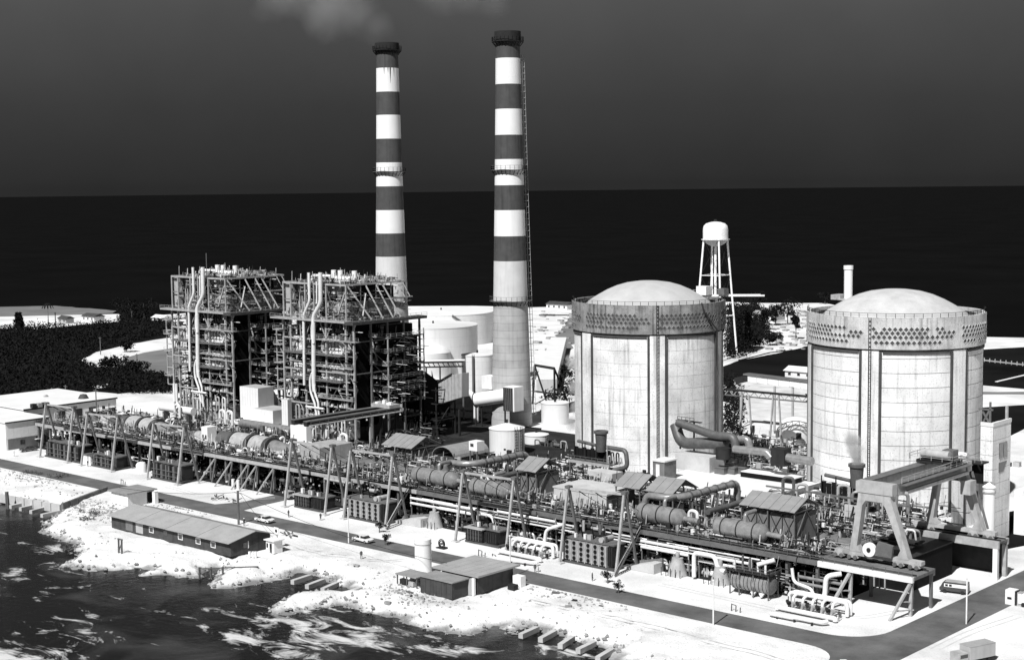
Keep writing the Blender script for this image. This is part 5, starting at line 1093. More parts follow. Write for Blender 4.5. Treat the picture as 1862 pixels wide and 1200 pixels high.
# vertical condensate vessel
vx_, vy_ = X2(1375, 233, 2), 233.0
t = thing('process_vessel', 'squat pale ribbed vessel with a platform of pipes on top, below the wide shelter', 'vessel', (vx_, vy_, 0))
MB().tube([(vx_ - 4.4, vy_, 2.5), (vx_ + 3.4, vy_, 2.5)], 1.75, 24).build('shell', 'lagging', t, True, 40)
for s, e in ((-1, vx_ - 4.4), (1, vx_ + 3.4)): MB().tube([(e, vy_, 2.5), (e + .5 * s, vy_, 2.5), (e + .8 * s, vy_, 2.5)], 1.75, 20, .6).build('end_cap', 'lagging_dull', t, True, 60)
for x in np.arange(vx_ - 4, vx_ + 3.4, .8): MB().tube([(x - .05, vy_, 2.5), (x + .05, vy_, 2.5)], 1.8, 20).build('strap', 'steel_dark', t, True, 30)
block('platform', vx_ - 4.8, vx_ + 4, vy_ - 2, vy_ + 2, 4.4, 4.55, 'steel_dark', t); railing('railing', [(vx_ - 4.8, vy_ - 2, 4.55), (vx_ + 4, vy_ - 2, 4.55), (vx_ + 4, vy_ + 2, 4.55)], 1, 'steel_grey', t, 1.6)
for i in range(7): x = vx_ - 4 + i * 1.1; pipe('standpipe', (x, vy_ + (i % 3) - 1, 4.5), (x, vy_ + (i % 3) - 1, 6.2 + (i % 2) * .9), .22, ('pipe_white', 'steel_grey')[i % 2], t, 10)
pipe('inclined_pipe', (vx_ + .6, vy_ - .5, 5.9), (vx_ + 3.4, vy_ + .8, 7.0), .42, 'pipe_white', t)
for x in (vx_ - 4.6, vx_ - 2.6, vx_ + .4, vx_ + 3.6): beam('leg', (x, vy_ - 1.6, 0), (x, vy_ - 1.6, 4.4), .2, .2, 'steel_grey', t); beam('leg', (x, vy_ + 1.6, 0), (x, vy_ + 1.6, 4.4), .2, .2, 'steel_grey', t)
for dx in (0.2, 2): MB().prism([(vx_ + dx - .5, 1.0), (vx_ + dx + .5, 1.0), (vx_ + dx, .25)], vy_ - 1.5, vy_ - 1.0).build('drain_cone', 'white_paint', t)
# concrete bays and sloped walls in the open ground under the deck
for (px0, px1, lab) in ((710, 762, 'sloping concrete wall and slab under the deck, right of the big fan transformer'), (1133, 1186, 'sloping concrete wall under the deck at the foot of the farthest right stair')):
    a, b_ = X2(px0, 233, 0), X2(px1, 233, 0); t = thing('retaining_wall', lab, 'wall', (a, 233, 0))
    MB().prism([(a, 0), (b_, 0), (b_, 2.6), (a + 1, 1.2)], 236.2, 236.7).build('wall', 'concrete_deck', t); MB().prism([(a - 1, .05), (b_, .05), (b_, 1.9), (b_ - 1.6, 1.9)], 233.5, 236.19).build('ramp_slab', 'concrete_block', t)
for px in (796, 1213, 1390 - 20): pass
for px, lab in ((790, 'pale cone hopper in the dark under the deck left of the square pipe arch'), (1232, 'pale cone hopper under the deck right of the farthest right stair'), (1310, 'pale cone hopper under the deck left of the squat ribbed vessel')):
    x = X2(px, 236, 2); t = thing('hopper', lab, 'hopper', (x, 236, 0), 'cone hoppers under the deck'); MB().lathe(x, 236, [(2.0, 0), (1.1, 3.0), (1.1, 3.4), (.01, 3.4)], 20).build('cone', 'casing_light', t, True, 40); MB().cyl((x, 236, 3.4), (x, 236, 4.4), .4, 12).build('neck', 'steel_light', t, True)
    for k in range(5): beam('stand', (x - 2.4 + k * 1.1, 234, 0), (x - 2.4 + k * 1.1, 234, 1.6), .1, .1, 'steel_dark', t)
# steel stairs from the deck to the ground
def stair(pxt, pxb, yb, label):
    xt, xb = Xat(pxt, 237.6, ZD), Xat(pxb, yb, 0)
    t = thing('steel_stair', label, 'stair', (xb, yb, 0), 'steel stairs from the deck')
    a, b_ = Vector((xt, 237.3, ZD)), Vector((xb, yb, 0)); s = Vector((.5, -.5, 0)) * .9
    for k in (-1, 1): beam('stringer', a + s * k * .7, b_ + s * k * .7, .14, .3, 'steel_grey', t); beam('handrail', a + s * k * .7 + Vector((0, 0, 1)), b_ + s * k * .7 + Vector((0, 0, 1)), .09, .09, 'steel_light', t)
    for i in range(1, 22): c = a.lerp(b_, i / 22); beam('tread', c - s * .68, c + s * .68, .28, .06, 'steel_dark', t)
    for i in range(7): c = a.lerp(b_, i / 6); beam('post', c + s * .7, c + s * .7 + Vector((0, 0, 1)), .07, .07, 'steel_grey', t)
    return t
stair(746, 703, 227.5, 'steel stair down to the sand right of the left-hand fan transformer')
stair(1166, 1118, 227.5, 'steel stair down to the sand right of the right-hand fan transformer')
# raking struts below the left deck
for i, px in enumerate((407, 437, 452, 483, 342, 377)):
    y = 235.5; x = X2(px, y, 3)
    t = thing('raking_strut', ['pair of raking struts below the deck left of the tank truck', 'second pair of raking struts left of the tank truck', 'thin raking strut beside two white posts below the deck', 'raking strut pair nearest the tank truck', 'raking strut pair right of the dark banded transformer', 'raking strut pair left of the white deck cab'][i], 'strut', (x, y, 0), 'raking struts under the left deck')
    beam('strut', (x, 238, 6), (x - 1.4, 233.6, 0), .32, .3, 'steel_light', t); beam('strut', (x + .4, 238, 6), (x + .6, 236.4, 0), .32, .3, 'steel_grey', t); beam('tie', (x - .7, 235.4, 2.6), (x + .4, 237, 2.8), .15, .15, 'steel_grey', t)
for px, lab in ((424, 'left one of two short white posts under the deck'), (433, 'right one of two short white posts under the deck')):
    x = X2(px, 235, 1); tag(MB().cyl((x, 235, 0), (x, 235, 2.4), .42, 12).build('bollard_post', 'pipe_white', None, True), lab, 'post', 'short white posts')
# small round white tank under the left deck
x = X2(257, 233.5, 1); t = thing('small_drum', 'round white drum under the deck left of the third leaning frame', 'drum', (x, 233.5, 0)); MB().lathe(x, 233.5, [(1.4, 0), (1.4, 2.0), (1.0, 2.6), (.01, 2.8)], 20).build('shell', 'white_paint', t, True); MB().cyl((x, 233.5, 2.7), (x, 233.5, 3.2), .2, 8).build('nozzle', 'steel_grey', t)
x = X2(165, 232.5, 1); t = thing('cable_drum', 'white block-shaped cubicle between the two leftmost transformers', 'cubicle', (x, 232.5, 0)); MB().box(x - 1.6, x + 2.2, 231, 233.4, 0, 2.4).build('body', 'wall_white', t); block('lid', x - 1.8, x + 2.4, 230.8, 233.6, 2.4, 2.6, 'steel_grey', t)
# generic equipment skids: in the dark below the deck and on the deck
def skid(px, y, z, w_, label, seed, cat='equipment', bright=False):
    rr = random.Random(seed); x = Xat(px, y, z); t = thing('equipment_skid', label, cat, (x, y, z), 'equipment skids')
    block('base_frame', x - w_ / 2, x + w_ / 2, y - 1.4, y + 1.4, z + .02, z + .3, 'steel_dark', t)
    ms = ('lagging', 'steel_light', 'pipe_white', 'steel_grey') if bright else ('steel_grey', 'lagging_dull', 'steel_light', 'steel_dark')
    n = int(w_ * 1.3) + 3
    for i in range(n):
        a = x + rr.uniform(-.5, .45) * w_; b_ = y + rr.uniform(-1.2, 1.0); s = rr.uniform(.3, .9); k = rr.random()
        if k < .35: pipe('standpipe', (a, b_, z + .3), (a, b_, z + .9 + s * 1.8), .1 + s * .22, rr.choice(ms), t, 10)
        elif k < .6: pipe('drum', (a - s, b_, z + .5 + s * .6), (a + s * 1.4, b_, z + .5 + s * .6), s * .6, rr.choice(ms), t, 14)
        elif k < .8: block('cabinet', a, a + s * 1.2, b_, b_ + s, z + .3, z + .5 + s * 1.6, rr.choice(ms), t)
        else: bpipe('pipe_run', [(a, b_, z + .3), (a, b_, z + 1 + s * 1.5), (a + 1 + s, b_, z + 1 + s * 1.5), (a + 1 + s, b_ + .6, z + .3)], .12 + .1 * s, rr.choice(ms), t, .5, 8)
    return t
sk = [(318, 243, ZD, 12, 'low machinery along the deck edge before the left turbine set', 0), (250, 242, ZD, 9, 'low machinery at the far left deck edge above the second transformer', 0), (430, 242.5, ZD, 16, 'low machinery along the deck edge before the second turbine set', 1), (495, 243, ZD, 9, 'machinery on the deck left of the road-branch leaning frame', 1),
 (575, 242, ZD, 12, 'dark pipework on the deck behind the road-branch leaning frame', 0), (650, 243, ZD, 12, 'tangled pipework on the deck left of the first lagged vessel', 0), (690, 248, ZD, 12, 'pipework on the deck below the largest pitched shelter', 1), (715, 241, ZD, 7, 'valve gear on the deck at the left stair head', 1),
 (845, 247, ZD, 8, 'valve gear between the two left lagged vessels', 1), (905, 246, ZD, 8, 'pumps beside the small pitched shelter', 1), (965, 243, ZD, 7, 'low valve stands on the deck before the small pitched shelter', 0), (1060, 242, ZD, 14, 'tangled pipework before the flat concrete block house', 0), (1125, 242, ZD, 8, 'round valve gear at the right stair head', 1),
 (1265, 241, ZD, 9, 'bright valve gear between the two right lagged vessels', 1), (1270, 247, ZD, 9, 'bright pipes behind the two right lagged vessels', 1), (1340, 246, ZD, 9, 'pipe tangle left of the wide pitched shelter', 1), (1420, 242, ZD, 8, 'small stands on the deck before the wide pitched shelter', 0), (1500, 248, ZD, 5, 'two grey gas cylinders and stands left of the big gantry crane', 0),
 (1525, 262, ZD, 8, 'machinery on the deck behind the left leg of the big gantry crane', 0), (1640, 262, ZD, 8, 'bright machinery seen through the legs of the big gantry crane', 1),
 (345, 240.5, 0, 10, 'dim machinery below the deck right of the banded transformer', 0), (400, 241, 0, 10, 'dim machinery below the deck behind the raking struts', 0), (470, 240.5, 0, 10, 'dim machinery below the deck behind the tank truck', 0), (560, 239.5, 0, 10, 'dim machinery below the deck behind the boxy left transformer', 0),
 (800, 239, 0, 12, 'dim machinery below the deck behind the square pipe arch', 0), (960, 238.5, 0, 10, 'dim machinery below the deck behind the left valve cluster', 1), (1080, 238.5, 0, 10, 'dim machinery below the deck behind the right fan transformer', 0), (1215, 238.5, 0, 12, 'dim pumps in the recess right of the right stair', 1), (1290, 238.5, 0, 8, 'dim pumps behind the large square pipe arch', 1), (1440, 238, 0, 10, 'dim pumps behind the rightmost valve cluster', 0),
 (540, 236, 3.6, 8, 'bus bars and fittings above the boxy left transformer', 0), (868, 235.6, 3.4, 6, 'bus bars and fittings above the boxy right transformer', 0), (660, 236, 5.0, 10, 'bus bars behind the left-hand fan transformer', 0), (1075, 236, 5.2, 9, 'bus bars behind the right-hand fan transformer', 0)]
for i, (px, y, z, w_, lab, br) in enumerate(sk): skid(px, y, z, w_, lab, i + 20, bright=bool(br))
# cables trays and long pipes laid along the deck edges
t = thing('deck_pipes', 'bundle of long thin pipes running along the front edge of the left deck', 'pipes', (-320, 239.5, ZD))
for k in range(4): pipe('pipe', (-400 + 6 * k, 240.4 + k * .45, ZD + .3), (-250 - 9 * k, 240.4 + k * .45, ZD + .3), .13, ('steel_light', 'steel_grey')[k % 2], t, 8)
t = thing('deck_pipes', 'bundle of long thin pipes running along the front edge of the right deck', 'pipes', (-200, 237, ZD))
for k in range(3): pipe('pipe', (-241 + 3 * k, 237.2 - .3 * k, ZD - 1.5 - .5 * k), (-150 - 7 * k, 237.2 - .3 * k, ZD - 1.5 - .5 * k), .16, ('pipe_white', 'steel_light')[k % 2], t, 8)
# ------------------------------------------------------------------ floors of the plant yard
mat('plant_floor', .30, .95, .4, .12, fine=.4)
mat('roof_pale', .33, .85, .16, .3, fine=.2)
mat('shade_floor', .03, .95, .5, .2, fine=.3, spec=.05)  # floor with the shade under the decks and boilers put into its colour
def rect(name, x0, x1, y0, y1, z, m): tag(MB().add([(x0, y0, z), (x1, y0, z), (x1, y1, z), (x0, y1, z)], [(0, 1, 2, 3)]).build(name, m), kind='structure')
rect('yard_floor', -405, -137, 236.4, 262, .020, 'shade_floor')
rect('yard_floor', -405, -285, 262, 305, .024, 'plant_floor')
rect('yard_floor', -285, -141, 262, 292, .028, 'plant_floor')
rect('yard_floor', -360, -318, 305, 350, .026, 'shade_floor')
rect('yard_floor', -318, -268, 290, 352, .031, 'shade_floor')
rect('yard_floor', -415, -361, 305, 330, .033, 'shade_floor')
# ------------------------------------------------------------------ auxiliary buildings in front of the containments
t = thing('auxiliary_building', 'white flat-roofed building with three grey roof fans between the two containments', 'building', (-188, 280, 0))
MB().box(-204, -172.6, 268.6, 292, 0, 8.7).build('wall', 'wall_white', t); block('roof_slab', -204.3, -172.3, 268.3, 292.3, 8.7, 9.1, 'roof_white', t); block('parapet', -204.4, -172.2, 268.15, 268.29, 8.6, 9.25, 'steel_grey', t); block('parapet', -172.29, -172.1, 268.3, 292.4, 8.6, 9.25, 'steel_grey', t)
for k in range(4): block('wall_panel', -172.59, -172.5, 269 + k * 5.7, 274.4 + k * 5.7, .3, 8.4, 'wall_grey', t)
for px in (1312, 1331, 1350):
    p = P(px, 860, 9.2); f_ = block('roof_fan', p.x - 1.3, p.x + 1.3, p.y - 1, p.y + 1, 9.12, 10.5, 'steel_grey', t); block('fan_hood', p.x - 1.45, p.x + 1.45, p.y - 1.15, p.y + 1.15, 10.5, 10.75, 'steel_grey', t)
p = P(1340, 842, 9.2); block('roof_vent', p.x - .3, p.x + .3, p.y - .3, p.y + .3, 9.1, 10.3, 'steel_dark', t)
block('roof_curb', -190, -176, 287, 290, 9.11, 10.2, 'casing_black', t); block('roof_curb_top', -190, -176, 287.1, 291.9, 10.21, 10.4, 'roof_white', t)
t = thing('fuel_handling_wing', 'white low wing with an open dark bay left of the right-hand containment base', 'building', (-172, 288, 0))
MB().prism([(-172, 0), (-171, 0), (-171, 6.6), (-164, 6.6), (-164, 0), (-163, 0), (-163, 8), (-172, 8)], 279, 291).build('wall', 'wall_white', t); MB().box(-170.9, -164.1, 284, 284.5, 0, 6.5).build('bay_back', 'casing_black', t)
for k in range(4): beam('bay_strut', (-170.6 + k * 1.7, 279.6, .2), (-169.6 + k * 1.7, 280.4, 5.8), .16, .16, 'steel_grey', t)
t = thing('stair_head', 'small concrete box hut against the left-hand containment base', 'hut', (-202, 275, 9))
a, b_ = Xat(1187, 272.5, 11), Xat(1208, 272.5, 11); MB().box(a, b_, 272.5, 277, 9.1, 13.2).build('wall', 'concrete_deck', t); block('roof_slab', a - .2, b_ + .2, 272.3, 277.2, 13.2, 13.5, 'roof_white', t); block('door', a + .9, a + 1.9, 272.42, 272.49, 9.2, 12.6, 'roof_white', t)
t = thing('terrace', 'pale concrete terrace wall under the dark ducts of the left-hand containment', 'wall', (-195, 289, 0))
MB().box(Xat(1228, 286, 12), Xat(1290, 286, 12), 286, 292, 9.1, 12.6).build('wall', 'concrete_block', t)
# dark round ducts by the left containment
t = thing('vent_ducts', 'cluster of thick dark round ducts against the right foot of the left-hand containment', 'ducts', (-200, 289, 9))
yy = 288.5
bpipe('duct', [XZ(1232, 768, yy), XZ(1300, 792, yy), XZ(1336, 794, yy), XZ(1338, 822, yy)], .95, 'lagging_dull', t, 2.2, 16)
bpipe('duct', [XZ(1228, 772, yy + 2), XZ(1238, 806, yy + 1), XZ(1320, 806, yy + 1)], 1.3, 'lagging_dull', t, 3, 16)
bpipe('duct', [XZ(1310, 800, yy + 2), XZ(1360, 798, yy + 2), XZ(1363, 815, yy + 2)], .85, 'lagging', t, 2, 14)
bpipe('duct', [XZ(1335, 816, yy - 1), XZ(1395, 822, yy - 1), XZ(1402, 832, yy - 1)], .85, 'lagging', t, 1.5, 14)
p = XZ(1315, 822, 287); MB().cyl((p.x, 287, p.z - 1.5), (p.x, 287, p.z + 1.0), 1.7, 16).build('fan_casing', 'steel_dark', t, True, 40)
p = XZ(1418, 828, 288); MB().box(p.x - 1.7, p.x + 1.7, 287, 290, p.z - 2.2, p.z + 1.6).build('plenum', 'steel_dark', t); pipe('duct', (p.x + 1.7, 288.4, p.z - .3), (p.x + 8, 288.4, p.z - .5), .95, 'lagging', t, 14)
for px in (1237, 1262): q = XZ(px, 768, 290); beam('hanger_frame', q, (q.x, q.y, 13), .3, .3, 'steel_dark', t); block('catwalk', q.x - 1, q.x + 2, 289.5, 290.5, 19.6, 19.8, 'steel_dark', t)
railing('railing', [XZ(1232, 766, 290), XZ(1262, 770, 290)], 1.2, 'steel_dark', t, 1)
# relief stacks with black steelwork before each containment
def relief(px, pyt, y, label, flip=1):
    p = XZ(px, pyt, y); x, zt = p.x, p.z; t = thing('relief_stack', label, 'stack', (x, y, ZD), 'relief stacks in front of the containments')
    MB().lathe(x, y, [(1.15, zt - 5.0), (1.45, zt - .7), (1.75, zt - .6), (1.75, zt), (1.35, zt), (1.1, zt - 3)], 24).build('stack', 'lagging_dull', t, True, 30)
    b0, b1 = x - 8.5, x + 2.6
    for k in range(9): block('louvre_panel', b0 + k * 1.24, b0 + k * 1.24 + 1.1, y + .3, y + .5, 8.6, zt - 4.6 - .3 * (k % 2), 'steel_black', t)
    block('floor', b0, b1 + 1.5, y - 2, y + 3, 8.3, 8.6, 'steel_grey', t); block('floor_edge', b0, b1 + 1.5, y - 2.15, y - 2.01, 8.0, 8.62, 'steel_light', t)
    for k in range(4): beam('post', (b0 + .4 + k * 4, y - 1.9, 0), (b0 + .4 + k * 4, y - 1.9, 8.3), .3, .3, 'steel_grey', t); beam('upper_post', (b0 + .6 + k * 3.4, y - .6, 8.6), (b0 + .6 + k * 3.4, y - .6, zt - 3.2), .2, .2, 'steel_light' if k == 3 else 'steel_dark', t)
    railing('railing', [(b0, y - 1.9, 8.6), (b1 + 1.4, y - 1.9, 8.6)], 1.1, 'steel_grey', t, 1.6)
    bpipe('pipe', [(x + 1, y + .8, zt - 4), (x + 6.8, y + .8, zt - 4.1), (x + 7.6, y + .4, zt - 8), (x + 4, y - .2, zt - 9), (x + 3, y - .4, zt - 9)], .55, 'lagging_dull', t, 1.2, 12)
    bpipe('pipe', [(x - 8, y + 1, zt - 3.4), (x - 1, y + 1, zt - 4)], .4, 'lagging_dull', t)
    for k in range(5): bpipe('small_pipe', [(x + 2.6 + k * .8, y - .5, 8.6), (x + 2.6 + k * .8, y - .5, 10.4 + (k % 2)), (x + 3.3 + k * .8, y - .5, 10.4 + (k % 2)), (x + 3.3 + k * .8, y - .5, 9)], .18, ('steel_light', 'steel_dark')[k % 2], t, .4, 8)
    return t
relief(1093, 783, 284, 'dark relief stack on black louvred steelwork, against the left-hand containment')
relief(1558, 843, 280, 'dark relief stack giving off steam, against the right-hand containment')
t = thing('instrument_block', 'pale block wall with a dark door under the left relief stack', 'building', (-224, 279, 0)); a, b_ = Xat(1068, 276, 9), Xat(1113, 276, 9)
MB().box(a, b_, 276, 280, 0, 8).build('wall', 'concrete_block', t); block('door', a + 3, a + 3.8, 275.93, 275.99, 3.5, 6.6, 'steel_dark', t)
t = thing('block_wall', 'pale gridded block wall beside the left leg of the big gantry crane', 'wall', (-160, 276, 0)); a, b_ = Xat(1535, 272, 8), Xat(1575, 272, 8)
for i in range(5):
    for j in range(3): block('block', a + (b_ - a) * i / 5 + .04, a + (b_ - a) * (i + 1) / 5 - .04, 272, 272.5, 6 + j * 1.3 + .04, 6 + (j + 1) * 1.3 - .04, 'concrete_block', t)
t = thing('pipe_gallery', 'row of dark pipes and pale posts at the foot of the right-hand containment', 'pipes', (-168, 280, 0))
for k in range(10):
    x = -176 + k * 3.3; bpipe('pipe', [(x, 277, 6), (x, 277, 9.5 + (k * 7 % 4)), (x + 2, 278, 9.5 + (k * 7 % 4)), (x + 2, 278, 5)], .35, ('lagging', 'lagging_dull', 'steel_light')[k % 3], t, .9); beam('post', (x + 1, 275.6, 0), (x + 1, 275.6, 9 + (k % 3)), .3, .3, ('steel_light', 'steel_grey')[k % 2], t)
for zz in (8, 10.5): beam('beam', (-176, 275.6, zz), (-143, 275.6, zz), .3, .35, 'steel_grey', t)
# yard machinery between the white tanks and the left containment
for i, (px, y, z, w_, lab, br) in enumerate(((870, 285, 0, 14, 'pipework in front of the two-ladder tank', 1), (960, 272, 0, 12, 'dark machinery behind the small pitched shelter', 0), (650, 262, 6.9, 12, 'bright pipework under the low dark gantry bridge', 1), (700, 295, 0, 12, 'dark machinery right of the tower leg of the low gantry bridge', 0), (1390, 300, 0, 12, 'pipework between the containments behind the white flat roof', 1), (1345, 330, 0, 12, 'light framework between the containments', 1), (1400, 345, 0, 14, 'scattered pipes before the tank with the lattice arch', 1),
     (1660, 276, 0, 8, 'bright curled pipes behind the big gantry crane', 1), (1690, 279, 0, 7, 'curled pipes at the far leg of the big gantry crane', 1), (1000, 330, 0, 10, 'dim machinery at the foot of the steaming tank', 0), (745, 300, 0, 12, 'dark machinery behind the largest pitched shelter', 0), (500, 268, 6.9, 10, 'low machinery behind the second turbine set', 1), (260, 262, 6.9, 12, 'low machinery behind the left turbine set', 0), (1180, 262, ZD, 8, 'dark machinery under the paired shelters', 0))):
    skid(px, y, z, w_, lab, i + 90, bright=bool(br))
# framed steel gantries in the middle background
t = thing('open_steelwork', 'dark open steel frame with splayed legs behind the tank beside the left-hand containment', 'steel frame', (-334, 400, 0))
A_, B_ = XZ(972, 664, 392), XZ(1008, 670, 392); beam('top_beam', A_, B_, .7, .8, 'steel_dark', t)
for c, dx in ((A_, -1), (A_, 4), (B_, 0), (B_, 5)): beam('leg', c, (c.x + dx, 392 + (2 if dx > 2 else 0), 0), .5, .5, 'steel_dark', t)
beam('mid_beam', (A_.x - 1, 392, 4.5), (B_.x + 4, 392, 4.3), .5, .5, 'steel_dark', t); beam('brace', (A_.x, 392, 0), (B_.x, 392, 4.4), .3, .3, 'steel_dark', t)
t = thing('long_shed', 'long low white-roofed shed running back between the chimney and left containment', 'shed', (-395, 520, 0))
pa, pb, pc, pd = P(975, 690, 5), P(1012, 690, 5), P(1030, 615, 5), P(1002, 615, 5)
MB().add([pa, pb, pc, pd, pa - Vector((0, 0, 5)), pb - Vector((0, 0, 5)), pc - Vector((0, 0, 5)), pd - Vector((0, 0, 5))], [(0, 1, 2, 3), (7, 6, 5, 4), (0, 4, 5, 1), (1, 5, 6, 2), (2, 6, 7, 3), (3, 7, 4, 0)]).build('wall', 'wall_grey', t)
MB().add([q + Vector((0, 0, h)) for h in (.05, .45) for q in (pa, pb, pc, pd)], [(3, 2, 1, 0), (4, 5, 6, 7), (0, 1, 5, 4), (1, 2, 6, 5), (2, 3, 7, 6), (3, 0, 4, 7)]).build('roof_slab', 'roof_white', t)
# conveyors/galleries between the containments
t = thing('enclosed_gallery', 'long pale enclosed gallery on posts crossing between the containments', 'gallery', (-240, 395, 0))
yG = 392; A_, B_ = XZ(1357, 683, yG), XZ(1475, 697, yG); n = 6
for i in range(n):
    p, q = A_.lerp(B_, i / n), A_.lerp(B_, (i + 1) / n); MB().add([(p.x + .05, yG, p.z - 1.7), (q.x - .05, yG, q.z - 1.9), (q.x - .05, yG, q.z), (p.x + .05, yG, p.z), (p.x + .05, yG + 2.6, p.z - 1.7), (q.x - .05, yG + 2.6, q.z - 1.9), (q.x - .05, yG + 2.6, q.z), (p.x + .05, yG + 2.6, p.z)], [(0, 1, 2, 3), (7, 6, 5, 4), (0, 4, 5, 1), (3, 2, 6, 7), (0, 3, 7, 4), (1, 5, 6, 2)]).build('wall_panel', 'wall_white', t)
beam('roof', A_ + Vector((-1, 1.3, .35)), B_ + Vector((0, 1.3, .35)), 3.2, .45, 'steel_grey', t)
beam('end_section', XZ(1340, 692, yG + 1), A_ + Vector((.5, 1.2, -.7)), 2.4, 2.0, 'steel_dark', t)
for px in (1346, 1407, 1440): c = XZ(px, 698, yG); beam('post', (c.x, yG + .5, 0), (c.x, yG + .5, c.z - .8), .55, .55, 'steel_light', t)
t = thing('truss_bridge', 'dark lattice truss bridge carrying pipes below the pale gallery', 'truss bridge', (-230, 360, 0))
yT = 365; A_, B_ = XZ(1318, 708, yT), XZ(1475, 722, yT)
beam('chord', A_, B_, .4, .4, 'steel_dark', t); beam('chord', A_ - Vector((0, 0, 1.5)), B_ - Vector((0, 0, 1.5)), .35, .35, 'steel_grey', t); beam('deck_plate', A_ + Vector((0, 1.2, 0)), B_ + Vector((0, 1.2, 0)), 2, .2, 'steel_dark', t)
for i in range(20): p, q = A_.lerp(B_, i / 20), A_.lerp(B_, (i + 1) / 20); beam('web', p if i % 2 else p - Vector((0, 0, 1.5)), q - Vector((0, 0, 1.5)) if i % 2 else q, .18, .18, 'steel_light', t)
for px, w_ in ((1350, 1), (1362, 0), (1406, 1), (1416, 0)): c = XZ(px, 712, yT); beam('leg', (c.x, yT, c.z - 1), (c.x + (-1 if w_ else 1) * 1.2, yT, 0), .4, .4, 'steel_light', t)
t = thing('steel_scaffold', 'tangle of light braced steel posts between the containments below the truss bridge', 'scaffold', (-225, 345, 0))
rr = random.Random(12)
for _ in range(26): x = rr.uniform(-240, -212); y = rr.uniform(338, 358); beam('post', (x, y, 0), (x + rr.uniform(-1, 1), y, rr.uniform(2, 7)), .2, .2, rr.choice(('steel_light', 'steel_grey')), t)
for _ in range(26): x = rr.uniform(-240, -212); y = rr.uniform(338, 358); z = rr.uniform(.5, 5); beam('rail', (x, y, z), (x + rr.uniform(-5, 5), y + rr.uniform(-3, 3), z + rr.uniform(-.8, .8)), .18, .18, rr.choice(('steel_light', 'steel_grey', 'steel_dark')), t)
# right-hand building and column behind the gantry crane
t = thing('service_tower', 'tall pale concrete building with two barred windows at the right edge', 'building', (-140, 310, 0))
sx0, sx1, sy0, sy1, sz = -138.7, -136.0, 298.3, 306.9, 24.2
z = 0
for k in range(8):
    z1 = sz * (k + 1) / 8; MB().box(sx0, sx1, sy0, sy1, z + .08, z1).build('wall_lift', 'concrete_pale', t); z = z1
MB().box(sx0 + .15, sx1 - .15, sy0 + .15, sy1 - .15, 0, sz - .2).build('inner_wall', 'joint', t)
block('parapet', sx1 - .4, sx1 + .1, sy0 - .1, sy1 + .1, sz + .01, sz + .8, 'roof_white', t); block('parapet', sx0, sx1 - .41, sy0 - .1, sy0 + .3, sz + .01, sz + .8, 'roof_white', t)
for k in range(2):
    f_ = block('window', sx1 + .01, sx1 + .1, 301.3 + k * 2.1, 303 + k * 2.1, 17.2, 20.4, 'window', t)
    for j in range(4): block('window_bar', sx1 + .11, sx1 + .16, 301.4 + k * 2.1 + j * .45, 301.5 + k * 2.1 + j * .45, 17.2, 20.4, 'steel_light', t)
MB().prism([(301.3, 14.3), (303.4, 14.3), (305, 16.3), (301.3, 16.3)], sx1 + .01, sx1 + .09, 'x').build('window', 'window', t)
beam('roof_mast', (sx1 - .5, sy1 - 1, sz), (sx1 - .5, sy1 - 1, sz + 3.4), .5, .5, 'steel_light', t)
for a, b_ in (((-138.7, 299, sz + .2), (-137, 299, sz + 3.6)), ((-137, 299, sz), (-137, 299, sz + 5)), ((-139.5, 299, sz + 3.4), (-136.4, 299, sz + 3.4)), ((-137, 299, sz + .5), (-138.7, 299, sz + 3))): beam('roof_frame', a, b_, .35, .35, 'steel_grey', t)
MB().box(-135.9, -129, 309, 340, 0, 9.5).build('low_wing', 'concrete_pale', t); block('door', -129, -128.92, 316, 317, 5.6, 7.6, 'window', t)
p = XZ(1797, 985, 282); t = thing('storage_column', 'tall slim white cylindrical tank beside the rear rail of the big gantry crane', 'tank', (p.x, 282, 0))
MB().lathe(p.x, 282, [(1.15, 0), (1.15, 15), (1.3, 15), (1.3, 15.2), (.01, 16.1)], 24).build('shell', 'white_paint', t, True, 40)
for z in (1.2, 14): MB().lathe(p.x, 282, [(1.16, z), (1.3, z), (1.3, z + .3), (1.16, z + .3)], 24).build('ring', 'steel_light', t, True, 30)
# platform with a pale drum high on the right containment
t = thing('equipment_hatch_platform', 'railed platform with a pale drum high against the right-hand containment, above the crane', 'platform', (-138, 291, 20))
p = XZ(1740, 835, 292); block('deck', p.x - 4.5, p.x + 6, 290.6, 294, p.z - .3, p.z, 'steel_dark', t); railing('railing', [(p.x - 4.5, 290.7, p.z), (p.x + 6, 290.7, p.z)], 1.1, 'steel_light', t, 1.4)
pipe('drum', (p.x - 2.4, 291.6, p.z + .9), (p.x + 2.6, 291.6, p.z + .9), .8, 'roof_white', t, 18)
for x in (p.x - 4, p.x + 5): beam('knee_brace', (x, 290.8, p.z - .3), (x, 293.4, p.z - 3), .25, .25, 'steel_dark', t)
block('dark_plate', p.x - 2.5, p.x + 5.5, 292.4, 292.7, p.z - 4.5, p.z - .31, 'steel_black', t)
